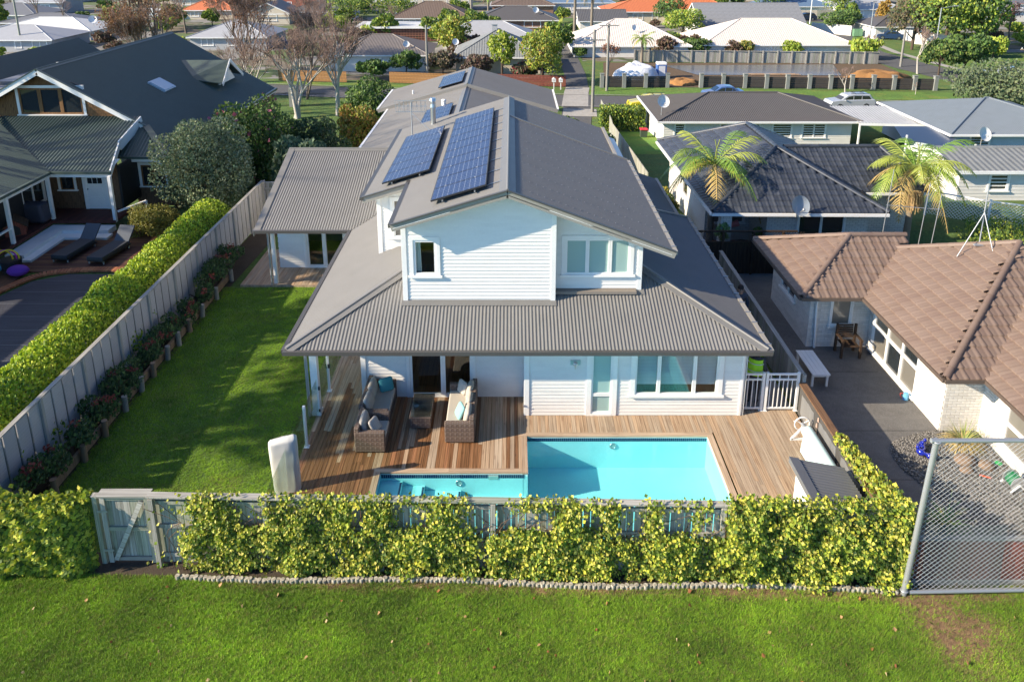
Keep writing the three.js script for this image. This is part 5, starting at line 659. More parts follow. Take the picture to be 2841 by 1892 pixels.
// ---------- things in the right neighbour's yard ----------
{
  srand(63);
  const b = thing('garden_bench', 'long white slatted bench table on the concrete yard', 'bench', [9.33, 0.01, -2.2]); for (let i = 0; i < 4; i++) part(b, 'slat', box(-0.27 + i * 0.137, 0.42, -0.72, -0.27 + i * 0.137 + 0.128, 0.45, 0.72), M.trim); for (const x of [-0.22, 0.22]) for (const z of [-0.62, 0.62]) part(b, 'leg', box(x - 0.03, 0, z - 0.03, x + 0.03, 0.418, z + 0.03), M.trim); part(b, 'apron', [box(-0.25, 0.35, -0.68, 0.25, 0.415, -0.65), box(-0.25, 0.35, 0.65, 0.25, 0.415, 0.68)], M.trim);
  const c = thing('garden_chair', 'dark timber slatted armchair against the white brick wall', 'chair', [10.95, 0.01, -3.45], 0.0), dm = wood('brown', 0.7); for (let i = 0; i < 6; i++) part(c, 'back_slat', put(box(-0.24, 0, -0.01, 0.24, 0.055, 0.01), 0, 0.5 + i * 0.075, -0.22 - i * 0.012, 0, -0.15), dm); for (let i = 0; i < 5; i++) part(c, 'seat_slat', box(-0.26, 0.4, -0.2 + i * 0.1, 0.26, 0.425, -0.115 + i * 0.1), dm); for (const x of [-1, 1]) { part(c, 'arm', box(x * 0.3 - 0.045, 0.62, -0.24, x * 0.3 + 0.045, 0.65, 0.32), dm); for (const z of [-0.22, 0.27]) part(c, 'leg', box(x * 0.3 - 0.035, 0, z - 0.035, x * 0.3 + 0.035, z < 0 ? 0.98 : 0.62, z + 0.035), dm); }
  const bl = mat([0.01, 0.02, 0.30], { phys: 1, roughness: 0.15, clearcoat: 1 }); [[10.95, 1.35, 0.4, 'farthest'], [10.88, 1.5, 1.2, 'second farthest'], [10.74, 1.68, 2.2, 'leftmost'], [10.92, 1.86, -0.4, 'nearest']].forEach(([x, z, a, w]) => { const t = thing('bird_ornament', `glazed cobalt blue bird ornament on the pebbles, ${w} of the four`, 'ornament', [x, 0.03, z], a, 'blue bird ornaments on the pebbles'); part(t, 'body', ball(0, 0.09, 0, 0.12, 0.085, 0.08, 16, 10), bl); part(t, 'head', ball(0.09, 0.19, 0, 0.05, 0.05, 0.045), bl); part(t, 'tail', put(cyl(V(0, 0, 0), V(-0.12, 0.05, 0), 0.045, 0.015, 8), -0.08, 0.1, 0), bl); part(t, 'beak', cyl(V(0.13, 0.19, 0), V(0.17, 0.185, 0), 0.012, 0.003, 6), mat([0.5, 0.3, 0.05])); });
  const blade = (n, len, cols, droop, w = 0.014) => { const gs = []; for (let i = 0; i < n; i++) { const a = R() * 6.283, l = len * rr(0.6, 1.1), up = rr(0.35, 1.2), pts = []; for (let k = 0; k <= 5; k++) { const t = k / 5; pts.push(V(Math.cos(a) * l * t * (1 - 0.25 * up), l * (up * t - droop * t * t), Math.sin(a) * l * t * (1 - 0.25 * up))); } const s = V(-Math.sin(a), 0, Math.cos(a)), pos = []; for (let k = 0; k < 5; k++) { const w0 = w * (1 - k / 5.2), w1 = w * (1 - (k + 1) / 5.2), p = pts[k], q = pts[k + 1]; const c1 = p.clone().addScaledVector(s, w0), c2 = p.clone().addScaledVector(s, -w0), c3 = q.clone().addScaledVector(s, w1), c4 = q.clone().addScaledVector(s, -w1); for (const v of [c1, c2, c3, c3, c2, c4]) pos.push(v.x, v.y, v.z); } const g = new THREE.BufferGeometry(); g.setAttribute('position', new THREE.Float32BufferAttribute(pos, 3)); g.computeVertexNormals(); gs.push(uvBox(g)); } return gs; };
  const fx = thing('tussock_grass', 'large straw coloured tussock against the pale brick wall', 'grass plant', [12.1, 0.02, 1.25]); part(fx, 'green_blades', blade(150, 0.75, 0, 0.35), mat([0.2, 0.24, 0.06], { roughness: 0.7 })).userData.kind = 'stuff'; part(fx, 'dry_blades', blade(210, 0.95, 0, 0.95), mat([0.48, 0.36, 0.15], { roughness: 0.8 })).userData.kind = 'stuff';
  const f2 = thing('tussock_grass', 'green tussock behind the wire mesh fence near the park', 'grass plant', [10.05, 0.02, 4.2]); part(f2, 'blades', blade(120, 1.0, 0, 0.6), mat([0.13, 0.24, 0.07], { roughness: 0.7 })).userData.kind = 'stuff'; part(f2, 'dry_blades', blade(30, 0.9, 0, 0.9), mat([0.35, 0.33, 0.14], { roughness: 0.8 })).userData.kind = 'stuff';
  [[11.75, 1.95, 0.2], [12.2, 2.15, 0.16], [11.6, 2.3, 0.12]].forEach(([x, z, r], i) => { const g = new THREE.IcosahedronGeometry(r, 2), p = g.attributes.position; for (let k = 0; k < p.count; k++) { const f = 0.85 + 0.4 * vnoise(p.getX(k) * 7 + i, p.getY(k) * 7 + p.getZ(k) * 5, 9); p.setXYZ(k, p.getX(k) * f * 1.2, p.getY(k) * f * 0.7, p.getZ(k) * f); } g.translate(x, r * 0.4, z); g.computeVertexNormals(); single('garden_rock', `brown rock beside the big tussock, ${['largest', 'middle sized', 'smallest'][i]} of three`, 'rock', uvBox(g), mat([0.28, 0.2, 0.14], { map: speckMap, roughness: 0.95 }), 'rocks by the tussock'); });
  const hr = thing('hose_reel', 'hose reel with green garden hose on the pebbles', 'hose reel', [12.45, 0.02, 2.9]); part(hr, 'drum', [cyl(V(-0.02, 0.2, -0.18), V(-0.02, 0.2, -0.15), 0.2, 0.2, 20), cyl(V(-0.02, 0.2, 0.15), V(-0.02, 0.2, 0.18), 0.2, 0.2, 20)], M.galv); part(hr, 'hose', tube(Array.from({ length: 60 }, (_, i) => V(0.15 * Math.cos(i * 0.7) - 0.02, 0.2 + 0.15 * Math.sin(i * 0.7), -0.14 + i * 0.0047)), 0.016, 5, 240), mat([0.02, 0.2, 0.08], { roughness: 0.4 })); part(hr, 'stand', [bar(V(-0.02, 0.2, -0.2), V(-0.22, 0, -0.2), 0.03), bar(V(-0.02, 0.2, -0.2), V(0.2, 0, -0.2), 0.03), bar(V(-0.02, 0.2, 0.2), V(-0.22, 0, 0.2), 0.03), bar(V(-0.02, 0.2, 0.2), V(0.2, 0, 0.2), 0.03)], M.trim); part(hr, 'nozzle', cyl(V(-0.4, 0.03, -0.3), V(-0.62, 0.03, -0.42), 0.018), mat([0.6, 0.1, 0.03]));
  const wc = thing('watering_can', 'small light blue watering can by the long window', 'watering can', [11.62, 0.01, -0.9]); part(wc, 'body', cyl(V(0, 0, 0), V(0, 0.2, 0), 0.09, 0.07, 14), mat([0.15, 0.42, 0.62], { roughness: 0.4 })); part(wc, 'spout', cyl(V(0.07, 0.08, 0), V(0.2, 0.2, 0.03), 0.02, 0.012), mat([0.15, 0.42, 0.62])); part(wc, 'handle', tube([V(-0.07, 0.18, 0), V(-0.16, 0.2, 0), V(-0.15, 0.08, 0), V(-0.08, 0.05, 0)], 0.01), mat([0.5, 0.05, 0.04]));
  const gc = thing('garden_cup', 'green plastic lid lying on the pebbles by the wall', 'lid', [12.6, 0.03, 2.0]); part(gc, 'rim', new THREE.TorusGeometry(0.08, 0.015, 6, 18).rotateX(Math.PI / 2), mat([0.03, 0.3, 0.09])); part(gc, 'dome', ball(0, 0, 0, 0.08, 0.03, 0.08), mat([0.03, 0.3, 0.09]));
  // wire mesh backstop, red boards and a translucent sheet at the park edge
  const cl = thing('chain_link_fence', 'tall galvanised wire mesh fence at the park edge on the right', 'fence', [8.12, 0, 6.12]); part(cl, 'post', [cyl(V(0, -0.05, 0), V(0.14, 3.74, -0.02), 0.06, 0.055, 14), cyl(V(3.9, 0, -0.1), V(3.9, 3.74, -0.1), 0.05, 0.05, 12)], M.galv); part(cl, 'top_rail', cyl(V(0.02, 3.72, 0), V(6.5, 3.66, -0.12), 0.045, 0.045, 12), M.galv); part(cl, 'bottom_rail', cyl(V(0.1, 0.1, 0.02), V(6.5, 0.1, -0.12), 0.045, 0.045, 12), M.galv); for (const y of [0.12, 3.7]) part(cl, 'clamp', new THREE.TorusGeometry(0.065, 0.02, 6, 14).rotateX(Math.PI / 2).translate(0.0037 * y * 10, y, 0), M.galv);
  const wr = [], p = 0.085, wire = mat([0.46, 0.48, 0.5], { roughness: 0.5, metalness: 0.2 }); for (let s = -1; s <= 1; s += 2) for (let c0 = -4.2; c0 < 8.0; c0 += p * 1.4142) { const y0 = 0.12, y1 = 3.68; let xa = s > 0 ? c0 : c0 + (y1 - y0), xb = s > 0 ? c0 + (y1 - y0) : c0, ya = y0, yb = y1; const cut = (xl, hi) => { if (xa === xb) return; const t = (xl - xa) / (xb - xa), y = ya + (yb - ya) * t; if (hi ? xa > xl : xa < xl) { xa = xl; ya = y; } if (hi ? xb > xl : xb < xl) { xb = xl; yb = y; } }; if (Math.max(xa, xb) < 0.1 || Math.min(xa, xb) > 6.4) continue; cut(0.06, false); cut(6.4, true); if (Math.abs(yb - ya) > 0.05) wr.push(bar(V(xa, ya, s * 0.004), V(xb, yb, s * 0.004), 0.0052)); } part(cl, 'wire_mesh', wr, wire).userData.kind = 'stuff';
  const rf = thing('red_board_fence', 'low red brown board fence behind the wire mesh', 'fence', [8.1, 0, 5.82]); for (let i = 0; i < 26; i++) part(rf, 'board', box(0.05 + i * 0.16, 0.02, -0.012, 0.05 + i * 0.16 + 0.15, 1.12 + rr(-0.01, 0.01), 0.012, false, R(), R()), pick([wood('jarrah', 2.0), wood('jarrah', 2.4), wood('jarrah', 1.7)])); part(rf, 'end_post', box(-0.08, 0, -0.05, 0.04, 1.2, 0.05), wood('silver', 1.3)); part(rf, 'cap', box(-0.05, 1.135, -0.05, 4.25, 1.165, 0.06, true), wood('silver', 0.9)); part(rf, 'kick_board', box(0.05, 0, 0.02, 4.2, 0.12, 0.045, true), wood('silver', 1.0));
  single('plastic_sheet', 'cloudy translucent plastic sheet leaning on the red boards', 'plastic sheet', put(box(-0.82, 0, -0.003, 0.82, 1.5, 0.003), 9.35, 0.02, 6.0, 0, -0.09), mat([0.72, 0.76, 0.78], { phys: 1, transmission: 0.95, roughness: 0.1, thickness: 0, ior: 1.2 }));
}
// ---------- lattice fence and navy tiled house ----------
{
  srand(71); const f = thing('lattice_fence', 'dark paling fence with lattice top at the end of the side yard', 'fence'), dw = wood('brown', 0.55); for (let x = 7.2; x < 11.4; x += 0.16) part(f, 'paling', box(x, 0.02, -9.72, x + 0.152, 1.35, -9.7, false, R(), R()), dw); for (let x = 7.2; x < 11.4; x += 1.2) part(f, 'post', box(x, 0, -9.7, x + 0.09, 1.85, -9.61), dw); part(f, 'rail', [box(7.2, 1.35, -9.73, 11.4, 1.41, -9.66)], dw); part(f, 'rail', [box(7.2, 1.82, -9.73, 11.4, 1.88, -9.66)], dw); const la = []; for (let x = 7.2; x < 11.3; x += 0.11) la.push(bar(V(x, 1.41, -9.69), V(x + 0.41, 1.82, -9.69), 0.022, 0.008), bar(V(x + 0.41, 1.41, -9.682), V(x, 1.82, -9.682), 0.022, 0.008)); part(f, 'lattice', la, dw).userData.kind = 'stuff';
  const h = thing('navy_tiled_house', 'single storey house with dark navy tiled hip roof behind the palms', 'house'), tiles = [], e = 2.4, TG = [tileGeo(0.305, 0.37)];
  const a = V(8.15, e, -10.4), b = V(15.25, e, -10.3), c = V(11.75, e + 1.75, -13.95), r = V(11.75, e + 1.75, -18.4), lb = V(8.0, e, -21.8), rb = V(15.3, e, -21.5);
  tilePlane(h, [a, b, c], M.tileNavy[2], tiles); tilePlane(h, [lb, a, c, r], M.tileNavy[2], tiles); part(h, 'roof_slope', slab([rb, lb, r], 0.06), M.tileNavy[0]); tilePlane(h, [b, rb, r, c], M.tileNavy[2], tiles); tilePlane(h, [V(13.6, e, -13.0), V(18.4, e, -13.0), V(17.2, e + 1.3, -15.7), V(12.7, e + 1.3, -15.7)], M.tileNavy[2], tiles);
  part(h, 'roof_slope', slab([V(18.4, e, -13.0), V(18.4, e, -18.4), V(17.2, e + 1.3, -15.7)], 0.06), M.tileNavy[0]); part(h, 'roof_slope', slab([V(18.4, e, -18.4), V(13, e, -18.4), V(12.7, e + 1.3, -15.7), V(17.2, e + 1.3, -15.7)], 0.06), M.tileNavy[0]);
  piecesOut(h, 'roof_tile', 'roof_tiles', TG, M.tileNavy, tiles); const up = p => p.clone().add(V(0, 0.05, 0)); for (const [p, q] of [[a, c], [b, c], [c, r], [lb, r], [rb, r], [V(12.7, e + 1.3, -15.7), V(17.2, e + 1.3, -15.7)], [V(18.4, e, -13.0), V(17.2, e + 1.3, -15.7)]]) tileCaps(h, up(p), up(q), M.tileNavy);
  gutter(h, a.clone().add(V(-0.05, -0.05, 0.05)), b.clone().add(V(0, -0.05, 0.05)), M.trim); gutter(h, a.clone().add(V(-0.05, -0.05, 0.05)), lb.clone().add(V(-0.05, -0.05, 0)), M.trim); gutter(h, V(13.6, e - 0.05, -12.95), V(18.4, e - 0.05, -12.95), M.trim);
  const cb = mat([0.66, 0.63, 0.57], { map: dirtMap, roughness: 0.85 }), brk = tex(64, 64, 0.48, 0.344, (u, v) => { const rI = Math.floor(v * 4), uu = (u * 2 + (rI % 2) * 0.5) % 1, vv = (v * 4) % 1; return uu < 0.04 || vv < 0.12 ? [0.5] : [0.85 + 0.15 * hash(Math.floor(u * 2 + (rI % 2) * 0.5), rI, 3)]; }), pale = mat([0.68, 0.66, 0.62], { map: brk, roughness: 0.85 });
  part(h, 'wall', [box(8.6, -0.8, -13.2, 10.6, e - 0.08, -21.2), box(10.6, -0.8, -11.0, 14.8, e - 0.08, -21.2), box(14.8, -0.8, -13.5, 18, e - 0.08, -18)], pale); part(h, 'pillar', box(8.55, 0, -10.95, 9.0, e - 0.1, -10.55), pale);
  part(h, 'soffit', slab([V(8.2, e - 0.08, -10.5), V(15.2, e - 0.08, -10.4), V(15.2, e - 0.08, -13.4), V(8.2, e - 0.08, -13.4)], 0.02), M.trim); part(h, 'patio_floor', box(8.4, 0, -13.2, 10.6, 0.06, -10.4), mat([0.2, 0.06, 0.05], { map: dirtMap, roughness: 0.7 }));
  windowIn(h, face(V(11.4, 0.1, -10.99), FX), 0.5, 2.4, 0.0, 2.0, { mull: [0.5], casing: 0.06, sill: false, pane: M.pane, name: 'sliding_door' }); windowIn(h, face(V(8.7, 0.4, -13.19), FX), 0.2, 1.6, 0.5, 1.7, { mull: [0.5], casing: 0.06, pane: M.paneCurtain }); windowIn(h, face(V(8.59, 0.2, -18), FL), 0.3, 1.4, 0.6, 1.6, { casing: 0.06, pane: M.pane });
  // patio things
  const u = thing('patio_umbrella', 'folded pink patio umbrella on the navy house porch', 'umbrella', [9.35, 0.06, -12.2]); part(u, 'canopy', put(cyl(V(0, 0, 0), V(0.75, 0.25, 0), 0.09, 0.14, 12), -0.3, 0.95, 0), mat([0.6, 0.2, 0.2], { map: linen, roughness: 0.9 })); part(u, 'pole', cyl(V(0, 0, 0), V(0, 1.0, 0), 0.02), M.trim); part(u, 'base', cyl(V(0, 0, 0), V(0, 0.08, 0), 0.22, 0.2, 16), M.black);
  const tb = thing('patio_chair', 'dark round patio chair on the navy house porch', 'chair', [9.75, 0.06, -11.5]); part(tb, 'shell', ball(0, 0.42, 0, 0.34, 0.28, 0.34), mat([0.05, 0.04, 0.035])); part(tb, 'seat_pad', ball(0, 0.55, 0.05, 0.27, 0.1, 0.27), mat([0.34, 0.28, 0.2])); part(tb, 'base', cyl(V(0, 0, 0), V(0, 0.25, 0), 0.22, 0.12, 12), M.black);
  const ps = thing('plant_stand', 'white pot plant on a wire stand on the porch', 'plant', [10.35, 0.06, -11.3]); part(ps, 'stand', [0, 1, 2, 3].map(k => cyl(V(0.15 * Math.cos(k * 1.57), 0, 0.15 * Math.sin(k * 1.57)), V(0.12 * Math.cos(k * 1.57), 0.7, 0.12 * Math.sin(k * 1.57)), 0.01)), M.trim); part(ps, 'bowl', cyl(V(0, 0.7, 0), V(0, 0.92, 0), 0.12, 0.2, 16), M.trim); const pl = []; puff(pl, 130, 0, 1.1, 0, 0.22, 0.2, 0.22, 0.1, [[0.1, 0.2, 0.04], [0.16, 0.28, 0.05]], 0.2); leaves(ps, 'foliage', LEAF, leafMat, pl);
  const pt = thing('bird_bath', 'black dish on a terracotta pot beside the porch', 'pot', [8.35, 0, -11.4]); part(pt, 'pot', cyl(V(0, 0, 0), V(0, 0.35, 0), 0.26, 0.34, 18), mat([0.4, 0.13, 0.09], { map: dirtMap })); part(pt, 'dish', cyl(V(0, 0.35, 0), V(0, 0.4, 0), 0.36, 0.38, 20), M.black); part(pt, 'spout', cyl(V(0, 0.4, 0), V(0, 0.7, 0), 0.03), M.black);
  const hb = thing('hanging_fern', 'green fern hanging from the porch corner', 'plant', [8.62, 1.55, -10.4]); part(hb, 'basket', ball(0, 0, 0, 0.14, 0.1, 0.14), wood('brown', 1)); part(hb, 'wire', cyl(V(0, 0.05, 0), V(0, 0.8, 0), 0.005), M.galv); const hf = []; puff(hf, 220, 0, -0.05, 0, 0.28, 0.38, 0.28, 0.12, [[0.25, 0.36, 0.12], [0.18, 0.28, 0.08]], 0.2); leaves(hb, 'foliage', LEAF, leafMat, hf);
}
// ---------- trees and shrubs ----------
function limb(gs, a, b, r0, r1, seg = 6) { const g = new THREE.CylinderGeometry(r1, r0, a.distanceTo(b), seg, 1, true); g.applyQuaternion(new THREE.Quaternion().setFromUnitVectors(V(0, 1, 0), b.clone().sub(a).normalize())); g.translate((a.x + b.x) / 2, (a.y + b.y) / 2, (a.z + b.z) / 2); gs.push(g); }
const barkGrey = mat([0.2, 0.16, 0.125], { map: dirtMap, roughness: 0.95 }), barkPale = mat([0.55, 0.5, 0.44], { map: dirtMap, roughness: 0.9 }), barkBrown = mat([0.10, 0.07, 0.05], { map: dirtMap, roughness: 0.95 }), barkTwig = mat([0.24, 0.165, 0.135], { roughness: 0.95 });
function tree(name, label, cat, x, z, h, { r = h * 0.4, ry, n = 3500, leaf = 0.16, cols, lumps = 11, trunk = 0.3, group, m = leafMat, bark = barkBrown, flowers, low = 0 } = {}) {
  const t = thing(name, label, cat, [x, gy(z) - 0.02, z], 0, group), l = [], gs = [], th = h * trunk; ry = ry || (h - th * 0.8) / 2; const cy = h - ry;
  limb(gs, V(0, 0, 0), V(rr(-0.1, 0.1) * r, cy, rr(-0.1, 0.1) * r), Math.max(0.03, h * 0.028), h * 0.014, 8);
  for (let k = 0; k < lumps; k++) { const a = k * 2.4 + R(), u = mix(-0.75, 0.85, (k + 0.5) / lumps), s = Math.sqrt(Math.max(0.05, 1 - u * u)) * rr(0.45, 0.78), px = Math.cos(a) * s * r, pz = Math.sin(a) * s * r, py = Math.max(low, cy + u * ry * 0.75), q = rr(0.36, 0.52); puff(l, Math.round(n / lumps), px, py, pz, r * q, ry * q * 0.95, r * q, leaf, cols, 0.35); limb(gs, V(0, mix(th * 0.6, cy, R()), 0), V(px * 0.9, py, pz * 0.9), h * 0.012, h * 0.004, 5); if (flowers) puff(l, 6, px, py, pz, r * q, ry * q, r * q, leaf * 1.3, flowers, 0.9); }
  part(t, 'trunk', gs, bark); leaves(t, 'crown', LEAF, m, l.filter(q => q[1] > 0.02)); return t;
}
function bareTree(name, label, x, z, h, { spread = 0.55, levels = 5, m = barkGrey, twig = barkTwig, stems = 1, r0 = 0.02, litter, group, up = 0.25 } = {}) {
  const t = thing(name, label, 'tree', [x, gy(z) - 0.02, z], 0, group), big = [], fine = [], lv = [];
  const grow = (p, d, len, r, k) => { const e = p.clone().addScaledVector(d, len); limb(k < 3 ? big : fine, p, e, Math.max(0.012, r), Math.max(0.009, r * 0.62), k < 2 ? 7 : 4); if (k >= levels) { if (litter) for (let i = 0; i < 2; i++) lv.push([e.x + rr(-0.3, 0.3), e.y + rr(-0.3, 0.3), e.z + rr(-0.3, 0.3), R() * 6, R() * 6, R() * 6, rr(0.12, 0.24), ...jit(pick(litter), 0.3)]); return; } const n = k < 1 ? 3 : k < 3 ? 3 : 3; for (let i = 0; i < n; i++) { const nd = d.clone().add(V(rr(-1, 1), rr(-0.5, 0.9) * 0.6 + up, rr(-1, 1)).multiplyScalar(spread * (0.75 + 0.5 * R()))).normalize(); grow(e.clone().lerp(p, i ? rr(0, 0.35) : 0), nd, len * rr(0.6, 0.86), r * (i ? 0.5 : 0.62), k + 1); } };
  for (let s = 0; s < stems; s++) grow(V(rr(-0.2, 0.2) * (stems - 1), 0, rr(-0.2, 0.2) * (stems - 1)), V(rr(-0.2, 0.2) * (stems > 1 ? 1.6 : 1), 1, rr(-0.2, 0.2)).normalize(), h * 0.27, h * r0, 0);
  part(t, 'trunk', big, m); const f = part(t, 'twigs', fine, twig); f.userData.kind = 'stuff'; if (litter) leaves(t, 'dead_leaves', LEAF, leafDull, lv); return t;
}
function frond(len, arch, droop, side = 0, n = 26, lw = 0.035, ll = 0.42) {    // one feather frond leaving along +x
  const pts = []; for (let k = 0; k <= 12; k++) { const t = k / 12; pts.push(V(len * t * (1 - 0.22 * t * droop), len * (arch * t - droop * t * t * 0.9), side * t * t * len)); } const c = new THREE.CatmullRomCurve3(pts), pos = [], tb = new THREE.TubeGeometry(c, 12, 0.018, 5); clean(tb); const tp = tb.toNonIndexed ? clean(tb) : tb;
  for (let i = 2; i < n; i++) for (const s of [-1, 1]) { const t = i / n, p = c.getPoint(t), d = c.getTangent(t), sd = V(-d.z, 0, d.x).normalize().multiplyScalar(s), l = ll * Math.sin(Math.PI * (0.12 + 0.83 * t)) * rr(0.85, 1.1), e = p.clone().addScaledVector(sd, l * 0.8).addScaledVector(d, l * 0.55).add(V(0, -l * rr(0.25, 0.6), 0)), m2 = p.clone().lerp(e, 0.45).add(V(0, l * 0.09, 0)), w = d.clone().multiplyScalar(lw); const a = p.clone().addScaledVector(w, -0.5), b = p.clone().addScaledVector(w, 0.5), c1 = m2.clone().addScaledVector(w, -0.6), c2 = m2.clone().addScaledVector(w, 0.6); for (const q of [a, b, c1, c1, b, c2, c1, c2, e]) pos.push(q.x, q.y, q.z); }
  const g = new THREE.BufferGeometry(); g.setAttribute('position', new THREE.Float32BufferAttribute(pos, 3)); g.computeVertexNormals(); return merge([tp, uvBox(g)]);
}
const frondM = [[0.24, 0.34, 0.05], [0.17, 0.29, 0.04], [0.33, 0.38, 0.07]].map(c => mat(c, { phys: 1, roughness: 0.4, transmission: 0.25, thickness: 0, ior: 1.4 })), frondDry = [[0.42, 0.29, 0.07], [0.5, 0.36, 0.13]].map(c => mat(c, { phys: 1, roughness: 0.7, transmission: 0.2, thickness: 0, ior: 1.3 }));
function palm(name, label, x, z, h, { n = 13, len = 2.0, dry = 3, skirt = false, group, ll = 0.42, r = 0.13 } = {}) {
  const t = thing(name, label, 'palm', [x, gy(z) - 0.02, z], 0, group), rings = [], prof = []; for (let k = 0; k <= 16; k++) { const v = k / 16; prof.push(new THREE.Vector2(r * (1.15 - 0.25 * v + 0.18 * Math.pow(1 - v, 6)) + (k % 2) * 0.006, v * (h - 0.7))); } part(t, 'trunk', uvBox(new THREE.LatheGeometry(prof, 14)), mat([0.26, 0.22, 0.17], { map: dirtMap, roughness: 0.9 })); part(t, 'crown_shaft', cyl(V(0, h - 0.72, 0), V(0, h + 0.02, 0), r * 1.1, r * 0.7, 14), mat([0.22, 0.27, 0.09], { roughness: 0.5 }));
  for (let i = 0; i < n; i++) { const low = i / n, g = frond(len * rr(0.85, 1.1), mix(1.15, 0.25, low) * rr(0.85, 1.15), mix(0.85, 1.25, low), rr(-0.25, 0.25), 30, 0.05, ll); put(g, 0, h - 0.05, 0, i * 2.4 + rr(-0.3, 0.3)); part(t, 'frond', g, i >= n - dry ? pick(frondDry) : pick(frondM)); }
  for (let i = 0; i < 2; i++) part(t, 'spear', tube([V(0, h - 0.1, 0), V(0.05 * i, h + 0.5, 0.03), V(0.12 - 0.2 * i, h + 1.1, 0.05)], 0.02, 5, 8), frondM[2]);
  if (skirt) { const s = []; for (let i = 0; i < 160; i++) { const a = R() * 6.283, q = rr(0.1, 0.42); s.push(tube([V(Math.cos(a) * 0.13, h - 0.95, Math.sin(a) * 0.13), V(Math.cos(a) * q, h - 0.95 - 0.1, Math.sin(a) * q), V(Math.cos(a) * q * 1.25, h - rr(1.5, 1.95), Math.sin(a) * q * 1.25)], 0.012, 4, 6)); } part(t, 'fruit_strings', s, mat([0.5, 0.34, 0.17], { roughness: 0.9 })).userData.kind = 'stuff'; }
  return t;
}
const GREEN = [[0.075, 0.15, 0.03], [0.11, 0.2, 0.035], [0.055, 0.11, 0.025], [0.16, 0.25, 0.04]], OLIVE = [[0.20, 0.245, 0.12], [0.14, 0.18, 0.085], [0.29, 0.33, 0.19]], LIME = [[0.32, 0.40, 0.04], [0.23, 0.33, 0.035], [0.42, 0.46, 0.06]], GOLD = [[0.42, 0.32, 0.04], [0.24, 0.26, 0.04], [0.14, 0.2, 0.04]];
